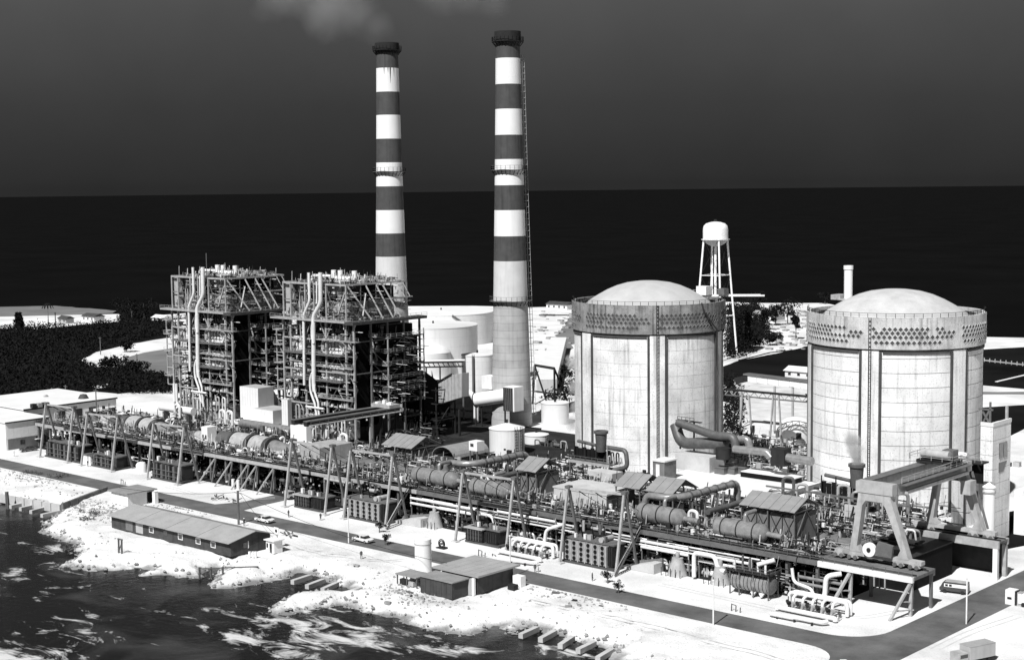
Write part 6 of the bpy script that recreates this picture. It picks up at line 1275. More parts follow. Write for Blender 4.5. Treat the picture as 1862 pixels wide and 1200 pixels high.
# ------------------------------------------------------------------ left-hand buildings
t = thing('office_building', 'white two-storey building with a dark ground floor at the far left beside the road', 'building', (-412, 236, 0))
ox0, ox1, oy0, oy1 = -440, -402.5, 228.5, 242.5
MB().box(ox0, ox1, oy0, oy1, 3.2, 7.9).build('upper_wall', 'wall_white', t); MB().box(ox0 + .1, ox1 - .02, oy0, oy1 - .05, 0, 3.19).build('lower_wall', 'wall_white', t)
block('ground_floor_front', ox1 - .01, ox1 + .04, oy0 + .6, oy1 - .1, .05, 3.1, 'casing_mid', t); block('roof_slab', ox0 - .3, ox1 + .3, oy0 - .3, oy1 + .3, 7.9, 8.25, 'roof_white', t); block('fascia', ox1 + .31, ox1 + .4, oy0 - .3, oy1 + .3, 7.85, 8.2, 'steel_dark', t)
block('window', ox1 - 6.6, ox1 - 4.4, oy0 - .06, oy0 - .01, 5.2, 6.7, 'window', t)
for y, z in ((233, 1.2), (238, 1.6)): block('window', ox1 + .05, ox1 + .1, y, y + 1.4, z, z + 1.3, 'window', t)
block('canopy', ox1 + .41, ox1 + 1.4, 237.4, 239.4, 2.2, 2.35, 'roof_white', t)
for k in range(6): block('wall_panel', ox1 + .01, ox1 + .05, oy0 + .3 + k * 2.3, oy0 + 2.5 + k * 2.3, 3.3, 7.7, 'wall_white', t)
t = thing('warehouse', 'long white flat-roofed building behind the two-storey one at the far left', 'building', (-430, 268, 0))
wx0, wx1, wy0, wy1 = -452, -418, 243.5, 276.0
MB().box(wx0, wx1, wy0, wy1, 0, 8.6).build('wall', 'wall_white', t); block('roof_slab', wx0 - .3, wx1 + .3, wy0 - .3, wy1 + .3, 8.6, 8.95, 'roof_white', t); block('fascia', wx1 + .31, wx1 + .42, wy0 - .3, wy1 + .3, 8.45, 8.9, 'steel_dark', t)
for y in (247, 255, 261, 266): block('window', wx1 + .02, wx1 + .09, y, y + 2.6, 4.6, 6.8, 'window', t)
block('dark_bay', wx1 + .02, wx1 + .3, 268.5, 273, 3, 5.4, 'casing_dark', t); block('bay_canopy', wx1 + .03, wx1 + 1.6, 267.5, 275, 5.5, 6.2, 'roof_white', t)
MB().lathe(-438, 262, [(1.6, 8.96), (1.6, 9.6), (.01, 9.9)], 16).build('roof_vent', 'roof_white', t, True); MB().lathe(-424, 268, [(1.7, 8.96), (1.0, 10.2), (.01, 10.4)], 12).build('roof_vent', 'casing_dark', t, True)
for k in range(3): block('roof_unit', -418.5, -417, 246 + k * 1.9, 247.4 + k * 1.9, 8.96, 10.2, 'steel_light' if k % 2 else 'steel_dark', t)
# ------------------------------------------------------------------ buildings this side of the road
t = thing('barrack', 'long low timber building with a pale pitched roof on the sand beside the canal', 'building', (-266, 192, 0))
bx0, bx1, by0, by1, bze, bzr = -291.5, -249, 190.2, 200.5, 3.0, 4.2
MB().prism([(by0, 0), (by1, 0), (by1, bze), ((by0 + by1) / 2 + 1, bzr), (by0, bze)], bx0, bx1, 'x').build('wall', 'wall_timber', t)
ym = (by0 + by1) / 2 + 1; n = 12
for i in range(n):
    a = bx0 - .5 + (bx1 - bx0 + 1) * i / n + .03; b_ = bx0 - .5 + (bx1 - bx0 + 1) * (i + 1) / n - .03; dz = .02 * (i % 3)
    MB().prism([(by0 - .9, bze - .1 + dz), (ym, bzr + .12 + dz), (ym, bzr + dz), (by0 - .9, bze - .22 + dz)], a, b_, 'x').build('roof_sheet', 'roof_pale', t)
    MB().prism([(by1 + .9, bze - .1 + dz), (ym + .01, bzr + .12 + dz), (ym + .01, bzr + dz), (by1 + .9, bze - .22 + dz)], a, b_, 'x').build('roof_sheet', 'roof_felt', t)
for i, f_ in enumerate((.13, .22, .34, .46, .585, .73, .85)):
    x = bx0 + (bx1 - bx0) * f_
    if i in (0, 1): block('shutter', x, x + 2.6, by0 - .08, by0 - .01, .3, 2.5, 'wall_grey' if i == 1 else 'casing_mid', t)
    else:
        w_ = block('window', x, x + 1.3, by0 - .06, by0 - .01, 1.2, 2.2, 'window', t)
        if i > 3 or i == 2: block('window_frame', x - .15, x, by0 - .09, by0 - .01, 1.05, 2.35, 'white_paint', t); block('window_frame', x + 1.3, x + 1.45, by0 - .09, by0 - .01, 1.05, 2.35, 'white_paint', t); block('window_frame', x, x + 1.3, by0 - .09, by0 - .01, 2.2, 2.35, 'white_paint', t); block('window_frame', x, x + 1.3, by0 - .09, by0 - .01, 1.05, 1.2, 'white_paint', t)
block('window', bx1 + .01, bx1 + .06, 193.4, 194.6, 1.2, 2.3, 'window', t); block('window_frame', bx1 + .02, bx1 + .08, 194.6, 194.8, 1, 2.5, 'white_paint', t)
t = thing('barrack_sign', 'small white framed sign with a dark disc on a post at the barrack end', 'sign', (-247.6, 201.2, 0)); beam('post', (-247.6, 201.2, 0), (-247.6, 201.2, 3.8), .12, .12, 'steel_grey', t); block('panel', -248.4, -246.9, 201.0, 201.12, 3.0, 4.4, 'white_paint', t); MB().cyl((-247.65, 200.99, 3.7), (-247.65, 200.95, 3.7), .34, 14).build('disc', 'steel_dark', t)
t = thing('guard_hut', 'small white guard hut with a flat roof at the right end of the barrack', 'hut', (-246, 198.6, 0))
p = P(484, 1003, 0); MB().box(p.x, p.x + 2.6, p.y, p.y + 2.2, 0, 2.5).build('wall', 'wall_white', t); block('roof_slab', p.x - .35, p.x + 2.95, p.y - .35, p.y + 2.55, 2.5, 2.7, 'roof_white', t); block('door', p.x + 1.2, p.x + 1.9, p.y - .05, p.y - .01, .1, 2.0, 'window', t); block('window', p.x + .2, p.x + .7, p.y - .05, p.y - .01, 1, 1.9, 'window', t)
for i, px in enumerate((454, 460, 465)): q = P(px, 1013, 0); tag(MB().cyl((q.x, q.y, 0), (q.x, q.y, 1.2), .28, 10).build('small_drum', 'white_paint', None, True), ['leftmost', 'middle', 'rightmost'][i] + ' of three small white drums at the dark end of the barrack', 'drum', 'white drums at the barrack end')
t = thing('switch_house', 'square white hut with a grey flat roof beside the road, above the barrack', 'hut', (-310, 208, 0))
MB().box(-314.3, -307.4, 205.3, 213 - .4, 0, 3.1).build('wall', 'wall_white', t); block('roof_slab', -314.9, -306.7, 204.6, 213.1, 3.1, 3.35, 'roof_felt', t); block('doorway', -307.39, -307.3, 210.6, 212.2, .05, 2.7, 'steel_black', t); block('cabinet', -306.6, -305.6, 211.5, 212.5, 0, 2.9, 'white_paint', t)
for k in range(4): block('wall_panel', -314.2 + k * 1.72, -314.2 + k * 1.72 + 1.66, 205.22, 205.29, .1, 3.0, 'wall_white', t)
# pump house and its tall cylinder
t = thing('pump_house', 'dark-walled flat-roofed pump house in two stepped parts on the canal bank', 'building', (-196, 201, 0))
MB().box(-199.8, -191.6, 195.8, 200.0, 0, 3.0).build('front_room', 'wall_timber', t); block('roof_slab', -200.1, -191.3, 195.5, 200.2, 3.0, 3.2, 'roof_felt', t)
MB().box(-199.5, -190.4, 201.2, 211.0, 0, 3.4).build('rear_room', 'wall_timber', t); block('roof_slab', -201.2, -189.4, 200.35, 212.0, 3.4, 3.7, 'roof_pale', t); block('link_wall', -191.7, -190.9, 200.0, 201.2, 0, 3.0, 'wall_grey', t); block('pipe_casing', -190.9, -190.4, 200.2, 200.7, 0, 3.2, 'white_paint', t)
for k in range(6): block('wall_board', -199.7 + k * 1.36, -199.7 + k * 1.36 + 1.3, 195.72, 195.79, .05, 2.95, 'wall_timber', t)
for k in range(6): block('roof_strip', -201.1 + k * 1.96, -201.1 + k * 1.96 + 1.9, 200.4, 211.9, 3.705, 3.74, 'roof_pale', t)
block('porch', -189.6, -187.6, 210, 211.4, 0, 2.0, 'wall_white', t); block('crate', -188.6, -187, 207.4, 208.6, .05, 1.0, 'steel_dark', t)
p = P(770, 1044, 0); t = thing('surge_tank', 'tall plain white cylinder standing behind the dark pump house', 'tank', (p.x, p.y, 0))
zt = hz_at(p.x, p.y, 979); MB().lathe(p.x, p.y, [(1.62, 0), (1.62, zt), (.01, zt + .25)], 32).build('shell', 'white_paint', t, True, 40); MB().lathe(p.x, p.y, [(1.63, zt - 1), (1.68, zt - 1), (1.68, zt - .85), (1.63, zt - .85)], 32).build('band', 'wall_grey', t, True, 30)
t = thing('lean_to_shed', 'small flat shed with open front at the foot of the white cylinder', 'shed', (-205, 200, 0))
block('roof_slab', -207.6, -202.0, 196.8, 200.9, 1.9, 2.1, 'roof_felt', t)
for x in (-207.4, -204.9, -202.2): block('post', x, x + .2, 197, 197.2, .05, 1.9, 'timber', t)
block('back_wall', -207.4, -202.1, 200.5, 200.8, .05, 1.9, 'wall_grey', t); block('bin', -206.8, -205.4, 197.2, 198, .1, 1.1, 'steel_dark', t); block('bin', -204.5, -203.2, 197.2, 198, .1, .9, 'steel_light', t)
# ------------------------------------------------------------------ poles and lamp posts
def pole(px, py, pyt, label, m='pipe_white', arm=None, name='lamp_post', r=.13, cat='post', world=None):
    q = world or P(px, py, 0); z0 = ground_z(q.x, q.y); h = hz_at(q.x, q.y, pyt); t = thing(name, label, cat, (q.x, q.y, z0))
    pipe('pole', (q.x, q.y, z0 - .1), (q.x, q.y, h), r, m, t, 8)
    if arm == 'cross': beam('cross_arm', (q.x - 1.2, q.y, h - .5), (q.x + 1.2, q.y, h - .5), .14, .14, m, t)
    else: pipe('lamp_head', (q.x, q.y, h), (q.x, q.y, h + .25), r * 1.8, m, t, 8)
    return t
pole(434, 953, 892, 'thick dark wooden pole by the road above the barrack roof', 'timber', 'cross', 'utility_pole', .26)
pole(634, 987, 925, 'slim white lamp post beside the second white sedan', 'pipe_white')
pole(928, 1051, 975, 'slim white lamp post at the right end of the pump house', 'pipe_white')
pole(1297, 1136, 1056, 'slim white lamp post on the road verge below the concrete recess', 'pipe_white')
pole(1757, 1134, 1052, 'slim white lamp post on the verge of the side road at the right', 'pipe_white')
pole(95, 727, 705, 'dark pole rising behind the left white roof, first from the left', 'timber', 'cross', 'utility_pole', .2)
pole(120, 727, 700, 'dark pole rising behind the left white roof, second from the left', 'timber', 'cross', 'utility_pole', .2)
pole(250, 682, 643, 'dark pole standing in the grey field left of the boiler frames', 'timber', 'cross', 'utility_pole', .2)
pole(183, 645, 613, 'pale pole at the edge of the curved sand track', 'steel_grey', 'cross', 'utility_pole', .2)
pole(101, 590, 568, 'thin pole on the far left beach', 'steel_dark', 'cross', 'utility_pole', .25)
pole(173, 760, 707, 'dark pole in front of the long white building, before the first leaning frames', 'timber', 'cross', 'utility_pole', .16, world=Vector((-392, 252, 0)))
# ------------------------------------------------------------------ vehicles
def sedan(label, m='car_white'):
    t = thing('car', label, 'car', (0, 0, 0), 'cars')
    b = MB(); W2 = .92
    prof = [(-2.45, .38), (-2.5, .62), (-2.35, .86), (-1.3, .95), (1.0, .98), (2.2, .92), (2.45, .72), (2.42, .38)]
    b.prism(prof, -W2, W2).build('body', m, t)
    vs = [(-1.45, -.84, .95), (1.55, -.84, .97), (1.05, -.66, 1.42), (-.75, -.66, 1.42)]; vs += [(x, -y, z) for x, y, z in vs]
    MB().add(vs, [(0, 1, 2, 3), (7, 6, 5, 4), (0, 4, 5, 1), (1, 5, 6, 2), (3, 2, 6, 7), (0, 3, 7, 4)]).build('cabin_glass', 'window', t)
    MB().box(-.78, 1.08, -.68, .68, 1.42, 1.47).build('roof', m, t)
    for x in (-.02,): MB().box(x - .12, x + .12, -.86, .86, .95, 1.43).build('door_pillar', m, t)
    for x in (-1.5, 1.5):
        for y in (-.95, .77): w_ = MB().cyl((x, y, .33), (x, y + .18, .33), .33, 14).build('wheel', 'rubber', t, True, 30); MB().cyl((x, y - .01 if y < 0 else y + .19, .33), (x, y + .0 if y < 0 else y + .2, .33), .18, 10).build('hub_cap', 'steel_light', w_)
    for s in (-1, 1):
        MB().box(-2.52, -2.46, s * .65 - .14, s * .65 + .14, .6, .76).build('headlight', 'glazed', t); MB().box(2.43, 2.47, s * .65 - .16, s * .65 + .16, .6, .76).build('tail_light', 'steel_dark', t)
    MB().box(-2.6, -2.5, -.88, .88, .4, .55).build('bumper', 'steel_light', t); MB().box(2.46, 2.55, -.88, .88, .4, .55).build('bumper', 'steel_light', t)
    return t
s1 = sedan('white sedan parked on the verge nearer the barrack and the dark pole'); p = P(481, 949, 0); s1.location = (p.x, p.y, .03)
s2 = copy_to(s1, (0, 0, 0), 'white sedan on the road edge beside the slim white lamp post'); p = P(660, 985, 0); s2.location = (p.x, p.y, .03)
s3 = sedan('dark sedan parked beside the two-storey white building at the far left', 'car_dark'); p = P(52, 820, 0); s3.location = (p.x, p.y, .03); s3.rotation_euler = (0, 0, rad(85))
def boxtruck(label, kind):
    t = thing(kind, label, kind.replace('_', ' '), (0, 0, 0))
    if kind == 'van':
        MB().prism([(-2.5, .4), (-2.55, .95), (-2.3, 1.15), (-1.95, 1.9), (-1.6, 2.05), (2.4, 2.05), (2.5, .4)], -.98, .98).build('body', 'car_dark', t)
        MB().box(-1.7, 2.42, -.99, .99, 1.15, 1.75).build('side_band', 'white_paint', t); MB().prism([(-2.33, 1.18), (-2.0, 1.84), (-1.93, 1.84), (-2.26, 1.18)], -.88, .88).build('windscreen', 'window', t)
        for x in (-1.5, -.8): MB().box(x, x + .5, -1.0, 1.0, 1.25, 1.65).build('side_window', 'window', t)
        MB().box(-1.6, 2.3, -.9, .9, 2.05, 2.12).build('roof', 'steel_light', t); MB().box(-2.63, -2.54, -.9, .9, .45, .6).build('bumper', 'steel_light', t)
        for s in (-1, 1): MB().cyl((-2.6, s * .7, .85), (-2.5, s * .7, .85), .13, 10).build('headlight', 'glazed', t)
        ws = ((-1.6, .35), (1.6, .35))
    else:
        MB().box(-3.6, -1.7, -1.05, 1.05, .5, 2.1).build('cab', 'steel_light', t); MB().box(-3.4, -1.9, -1.07, 1.07, 1.4, 1.95).build('cab_window', 'window', t); MB().box(-1.6, 3.8, -1.0, 1.0, .6, .85).build('chassis', 'steel_dark', t)
        if kind == 'tank_truck':
            MB().cyl((-1.3, 0, 1.75), (3.6, 0, 1.75), .95, 20).build('tank', 'lagging', t, True, 40)
            for x in (-1.2, 1.1, 3.4): MB().cyl((x, 0, 1.75), (x + .12, 0, 1.75), 1.0, 20).build('strap', 'steel_dark', t, True, 30)
        else:
            MB().box(-1.5, 3.8, -1.15, 1.15, .86, 2.9).build('cargo_box', 'wall_grey', t); MB().box(3.81, 3.86, -1.0, 1.0, 1.0, 2.8).build('rear_door', 'steel_grey', t); MB().box(-1.5, 3.8, -1.18, 1.18, 2.9, 3.0).build('box_roof', 'roof_pale', t)
        ws = ((-2.7, .48), (1.4, .48), (2.8, .48))
    for x, r in ws:
        for y in (-1.05, .82): MB().cyl((x, y, r), (x, y + .22, r), r, 14).build('wheel', 'rubber', t, True, 30)
    return t
v1 = boxtruck('two-tone van with a pale side band turning out beside the rear portal frame', 'van'); p = P(1736, 1077, 0); v1.location = (p.x, p.y, .03); v1.rotation_euler = (0, 0, rad(12))
v2 = boxtruck('pale tank truck parked beside the leaning frame at the road branch', 'tank_truck'); p = P(545, 905, 0); v2.location = (p.x, p.y, .03); v2.rotation_euler = (0, 0, rad(75))
v3 = boxtruck('pale box truck seen from above at the bottom right corner', 'box_truck'); v3.location = (-103.6, 221.2, .03); v3.rotation_euler = (0, 0, rad(70))
t = thing('portable_booth', 'white portable booth with a dark hatch beside the side road at the right edge', 'booth', (-113, 259, 0))
p = P(1840, 1098, 0); MB().box(p.x - 1, p.x + .7, p.y - .6, p.y + 1.2, 0, 2.6).build('wall', 'white_paint', t); block('hatch', p.x - .6, p.x + .2, p.y - .66, p.y - .61, 1.0, 1.4, 'steel_dark', t); block('side_panel', p.x + .75, p.x + 1.0, p.y - .5, p.y + 1, 0, 2.5, 'steel_dark', t); block('side_tank', p.x + 1.1, p.x + 1.9, p.y - .4, p.y + .8, 0, 2.4, 'steel_light', t)
t = thing('trailer', 'white trailer cut by the right edge beside the booth', 'trailer', (-108, 257, 0)); p = P(1862, 1100, 0); MB().box(p.x - .6, p.x + 4.5, p.y - 1.2, p.y + 1, .5, 2.2).build('body', 'wall_white', t)
for x in (p.x + .4, p.x + 3.4): MB().cyl((x, p.y - 1.3, .4), (x, p.y - 1.1, .4), .4, 12).build('wheel', 'rubber', t, True, 30)
def skinned(name, J, E_, rr_, m):
    import bmesh
    me = bpy.data.meshes.new(name); bm = bmesh.new(); sl = bm.verts.layers.skin.verify()
    vs = [bm.verts.new(j) for j in J]
    for a, b_ in E_: bm.edges.new((vs[a], vs[b_]))
    for i, v in enumerate(vs): v[sl].radius = (rr_[i], rr_[i]); v[sl].use_root = (i == 0)
    bm.to_mesh(me); bm.free(); me.materials.append(MATS[m]); return me
def person(px, py, label, top='cloth_dark', rz=0, stoop=0):
    q = P(px, py, 0); z0 = ground_z(q.x, q.y) + .02; k = stoop
    J = [(0, 0, .95), (-.1, 0, .92), (-.12, .03, .5), (-.13, 0, .06), (.1, 0, .92), (.14, -.12, .5), (.15, .05, .06), (0, -.1 * k, 1.2), (0, -.25 * k, 1.45), (-.2, -.25 * k, 1.42), (-.27, -.05 - .3 * k, 1.15), (-.25, -.15 - .3 * k, .9), (.2, -.25 * k, 1.42), (.27, -.3 * k, 1.15), (.25, -.12 - .3 * k, .92), (0, -.3 * k, 1.55), (0, -.01 - .34 * k, 1.68), (0, -.36 * k, 1.76), (-.13, -.14, .04), (.15, -.1, .04)]
    E_ = [(0, 1), (1, 2), (2, 3), (0, 4), (4, 5), (5, 6), (0, 7), (7, 8), (8, 9), (9, 10), (10, 11), (8, 12), (12, 13), (13, 14), (8, 15), (15, 16), (16, 17), (3, 18), (6, 19)]
    rr_ = [.15, .11, .07, .05, .11, .07, .05, .15, .14, .07, .05, .035, .07, .05, .035, .055, .11, .08, .04, .04]
    o = bpy.data.objects.new('person', skinned('person', J, E_, rr_, top)); link(o); o.location = (q.x, q.y, z0); o.rotation_euler = (0, 0, rz); tag(o, label, 'person')
    o.modifiers.new('skin', 'SKIN'); o.modifiers.new('sub', 'SUBSURF').levels = 1
    hm = MB().lathe(0, -.35 * k, [(.13, 1.68), (.14, 1.74), (.09, 1.82), (.01, 1.85)], 10).mesh('hard_hat', 'white_paint', True); h = bpy.data.objects.new('hard_hat', hm); link(h, o)
    return o
person(1077, 1056, 'person in dark clothes walking on the verge right of the right valve-side road edge', 'cloth_dark', rad(120))
person(973, 1040, 'person in dark clothes bending by the road left of the right fan transformer', 'cloth_dark', rad(40), 1)
person(979, 1040, 'second stooping person beside a wheel-like ring near the left valve cluster', 'cloth_pale', rad(-60), 1)
person(525, 940, 'person standing on the sand right of the road branch', 'cloth_dark', 0)
person(583, 946, 'person standing on the sand below the boxy left transformer', 'cloth_dark', rad(200))
person(444, 956, 'person walking beside the dark wooden pole', 'cloth_dark', rad(90))
person(657, 1016, 'lone person on the open sand below the second white sedan', 'cloth_dark', rad(60))
person(160, 848, 'person by the foot of the second leaning frame at the left', 'cloth_dark', rad(10))
person(26, 830, 'person beside the corner of the two-storey white building', 'cloth_pale', rad(10))
# ------------------------------------------------------------------ low posts and odd items on the sand
for (px, py, lab) in ((1330, 1110, 'dark square-ended pipe stubs on the verge right of the third lamp post'), (870, 1010, 'three short dark stakes before the boxy right transformer'), (895, 1018, 'pair of short stakes left of the low ground pipe'), (1395, 1060, 'short stakes by the squat ribbed vessel'), (220, 880, 'short dark stakes by the road before the left transformers')):
    q = P(px, py, 0); t = thing('stake_group', lab, 'stakes', q)
    for i in range(3): beam('stake', q + Vector((i * .9, 0, 0)), q + Vector((i * .9, .1, 1.3 - .2 * i)), .12, .12, 'steel_dark', t)
    beam('rail', q + Vector((0, 0, 1.2)), q + Vector((.9, 0, 1.15)), .1, .1, 'steel_dark', t)
q = P(802, 997, 0); t = thing('hose_reel', 'dark coiled hose reel on the sand behind the tall white cylinder', 'hose reel', q)
for r in (.9, .6): 
    MB().tube([q + Vector((r * math.cos(a), .2, 1 + r * math.sin(a))) for a in [2 * math.pi * i / 16 for i in range(17)]], .12, 6).build('coil', 'rubber', t, True)
block('base', q.x - 1.2, q.x + 1.2, q.y - .4, q.y + .8, .02, .2, 'steel_dark', t); MB().cyl(q + Vector((0, -.1, 1)), q + Vector((0, .5, 1)), .25, 10).build('hub', 'steel_grey', t)
# wooden cable trestles by the canal
def trestle(px, py, z, label, h=3.2):
    q = P(px, py, z); t = thing('timber_trestle', label, 'trestle', (q.x, q.y, z))
    for dx in (0, 1.1): beam('post', (q.x + dx, q.y, z - 1), (q.x + dx + .1, q.y, z + h), .28, .28, 'timber', t)
    beam('cap', (q.x - .2, q.y, z + h), (q.x + 1.5, q.y, z + h), .25, .25, 'timber', t); beam('brace', (q.x, q.y, z + .5), (q.x + 1.2, q.y, z + h - .6), .16, .16, 'timber', t)
trestle(216, 1007, -.3, 'two dark timber posts with a cap standing on the sandbank left of the barrack front')
q = P(363, 1049, -1.6); t = thing('landing_stage', 'broken timber landing stage at the canal edge below the barrack', 'landing stage', (q.x, q.y, -2))
for i in range(6):
    a = q + Vector((i * 1.5, i * 1.7, 0)); beam('pile', (a.x, a.y, -3.5), (a.x, a.y, .4 - .05 * i), .3, .3, 'timber', t)
    if i < 5: beam('plank', (a.x, a.y, .1), (a.x + 1.5, a.y + 1.7, .1), .5, .12, 'timber', t)
q = P(12, 925, -2); t = thing('mooring_pile', 'dark timber pile cluster in the water at the far left', 'pile', (q.x, q.y, -2))
for dx, dy in ((0, 0), (.5, .2), (.2, .6)): beam('pile', (q.x + dx, q.y + dy, -3), (q.x + dx * .6, q.y + dy * .6, 2.2), .45, .45, 'timber', t, '10')
# concrete groyne beams in the water
def groynes(pts, label, z=-1.25, L=5.2):
    for i, (px, py) in enumerate(pts):
        q = P(px, py, z); t = block('groyne_beam', -L / 2, L / 2, -.45, .45, -.5, .35, 'concrete_block'); 
        t.location = (q.x, q.y, z); OFF[t.name] = Vector(t.location); t.rotation_euler = (0, 0, rad(98 + 4 * ((i * 7) % 3))); 
        tag(t, label[i], 'concrete beam', 'concrete beams lying at the water edge')
wd = ['lowest', 'second', 'third', 'fourth', 'fifth', 'sixth']
groynes([(548, 1053), (573, 1061), (600, 1067), (640, 1076)], ['leftmost pale beam in the inlet below the second sedan', 'second pale beam from the left in the inlet below the second sedan', 'third pale beam from the left in the inlet below the second sedan', 'rightmost pale beam in the inlet, touching the sand bank'])
groynes([(962, 1149), (996, 1156), (1030, 1167), (1066, 1176), (1100, 1190)], ['leftmost pale beam in the water at the bottom centre', 'second pale beam in the water at the bottom centre', 'middle pale beam in the water at the bottom centre', 'fourth pale beam in the water at the bottom centre', 'rightmost pale beam at the bottom centre, on the sand edge'])
groynes([(35, 918), (52, 922), (70, 927), (92, 934)], ['leftmost pale beam at the upper left canal edge', 'second pale beam at the upper left canal edge', 'third pale beam at the upper left canal edge', 'rightmost pale beam at the upper left canal edge'])
q0_, q1_ = P(0, 905, -.6), P(112, 925, -.6)
t = thing('quay_wall', 'low concrete quay wall along the upper left canal edge', 'wall', q0_)
for i in range(7): a, b_ = q0_.lerp(q1_, i / 7), q0_.lerp(q1_, (i + 1) / 7 - .01); beam('wall_segment', a, b_, .8, 2.0, 'concrete_block', t)
q0_, q1_ = P(113, 924, -.4), P(195, 893, -.2); t = thing('flume_wall', 'sloping dark flume wall leading from the quay up toward the white hut', 'wall', q0_); 
for i in range(6): a, b_ = q0_.lerp(q1_, i / 6), q0_.lerp(q1_, (i + 1) / 6 - .01); beam('wall_segment', a, b_, .6, 2.4, 'concrete_deck', t)
# boards, kerb debris on the sand: individually visible darker lumps
rr = random.Random(77); BAG = {}
LUMPS = (((255, 330), (905, 935), 'between the white hut and the barrack roof'), ((560, 720), (1025, 1060), 'on the open sand left of the tall white cylinder'), ((700, 790), (1075, 1110), 'on the bank below the open-fronted shed'), ((1010, 1100), (1075, 1110), 'on the verge right of the pump house'))
SZ = ('smallest', 'flat', 'squat', 'longest', 'tilted', 'largest')
for (xr, yr, where) in LUMPS:
    for i in range(6):
        q = P(rr.uniform(*xr), rr.uniform(*yr), 0); q.y = min(q.y, 211.5)
        z = ground_z(q.x, q.y); s = (.2, .42, .35, .7, .45, .6)[i]; hh = (.2, .12, .4, .25, .3, .5)[i]
        o = block('scrap_lump', -s, s, -s * .5, s * .5, 0, hh, ('timber', 'steel_dark', 'rock')[i % 3]); o.location = (q.x, q.y, z + hh * .4); o.rotation_euler = (.25 if i == 4 else 0, rr.uniform(-.1, .1), rr.uniform(0, 3))
        tag(o, SZ[i] + ' dark scrap lump ' + where, 'scrap', 'scrap lumps scattered on the sand')
# trailer frames on the yard
for px, py, lab in ((395, 908, 'low dark trailer frame on the sand right of the white hut'), (425, 912, 'second dark trailer frame on the sand left of the tank truck'), (295, 938, 'heap of dark timber beside the barrack roof'), (470 + 55, 975, 'dark heap of sheeting on the sand between the two sedans')):
    q = P(px, py, 0); t = thing('scrap_heap', lab, 'heap', q); z = ground_z(q.x, q.y)
    for i in range(9):
        a = q + Vector((rr.uniform(-2, 2), rr.uniform(-1, 1), z + rr.uniform(.1, .7))); beam('plank', a, a + Vector((rr.uniform(-1.6, 1.6), rr.uniform(-1, 1), rr.uniform(-.2, .6))), .3, .16, rr.choice(('timber', 'steel_dark', 'steel_grey')), t)
# cable spools and hoses at the foot of the stairs: dark shrub-like heaps
# ------------------------------------------------------------------ vegetation
def leaf_clump(b, c, r, n, rr, sq=.8, leaf=.5):
    for _ in range(n):
        d = Vector((rr.gauss(0, 1), rr.gauss(0, 1), rr.gauss(0, 1))).normalized() * r * rr.uniform(.45, 1.05); d.z *= sq; p = c + d
        u = Vector((rr.gauss(0, 1), rr.gauss(0, 1), rr.gauss(0, 1))).normalized() * leaf * rr.uniform(.6, 1.3); v_ = Vector((rr.gauss(0, 1), rr.gauss(0, 1), rr.gauss(0, 1))).normalized() * leaf * rr.uniform(.5, 1)
        b.add([p - u, p + v_ * .6, p + u, p - v_ * .6], [(0, 1, 2, 3)])
def tree(x, y, h, r, label, kind='broad', m='leaf', group=None, z0=0):
    rr = random.Random(int(x * 13 + y * 7)); t = thing('tree', label, 'tree', (x, y, z0), group)
    MB().tube([(x, y, z0), (x + .1 * h * .1, y, z0 + h * .5), (x, y, z0 + h * .9)], .05 * h * .4 + .1, 7, .06).build('trunk', 'timber', t, True)
    b = MB()
    if kind == 'palm':
        for k in range(12):
            a = 2 * math.pi * k / 12; pts_ = [Vector((x, y, z0 + h))]
            for j in range(1, 5): pts_.append(Vector((x + math.cos(a) * r * j / 4, y + math.sin(a) * r * j / 4, z0 + h + .5 * math.sin(j) * r * .3 - (j / 4) ** 2 * r * .6)))
            for p, q in zip(pts_[:-1], pts_[1:]): s_ = Vector((-math.sin(a), math.cos(a), 0)) * .35; b.add([p - s_, q - s_, q + s_, p + s_], [(0, 1, 2, 3)])
    elif kind == 'pine':
        for k in range(14): f_ = k / 13; leaf_clump(b, Vector((x + rr.uniform(-.2, .2) * r, y, z0 + h * (.18 + .8 * f_))), r * (1 - .75 * f_), 60, rr, .5, .75)
    else:
        small = kind == 'small'
        for k in range(9):
            c = Vector((x + rr.gauss(0, r * .42), y + rr.gauss(0, r * .42), z0 + h * rr.uniform(.5, .95))); leaf_clump(b, c, r * rr.uniform(.35, .6), 30 if small else 75, rr, .8, .2 if small else .75)
            MB().tube([(x, y, z0 + h * .4), c], .12, 5, .04).build('limb', 'timber', t, True)
    b.build('crown', m, t); return t
def thicket(name, pxpoly, n, hmin, hmax, label, seed, leaves=14, m='leaf'):
    rr = random.Random(seed); ps = [P(a, c, 0) for a, c in pxpoly]; xs = [p.x for p in ps]; ys = [p.y for p in ps]; b = MB(); got = 0
    def ins(x, y):
        r_ = False
        for p, q in zip(ps, ps[1:] + ps[:1]):
            if (p.y > y) != (q.y > y) and x < (q.x - p.x) * (y - p.y) / (q.y - p.y) + p.x: r_ = not r_
        return r_
    while got < n:
        x, y = rr.uniform(min(xs), max(xs)), rr.uniform(min(ys), max(ys))
        if not ins(x, y): continue
        got += 1; h = rr.uniform(hmin, hmax) * (1 + .5 * mnoise.noise((x * .02, y * .02, 0)))
        leaf_clump(b, Vector((x, y, h * .45)), h * .62, leaves, rr, .8, .75)
    return tag(b.build(name, m), label, 'thicket', kind='stuff')
thicket('mangrove_thicket', [(-80, 612), (0, 604), (150, 600), (214, 590), (222, 573), (268, 574), (310, 595), (330, 612), (300, 610), (235, 622), (170, 640), (140, 655), (165, 672), (205, 676), (262, 690), (310, 698), (318, 714), (218, 716), (176, 708), (0, 728), (-80, 735)], 5200, 2.5, 5.5, 'dense dark mangrove thicket covering the flat land at the left', 5, 9)
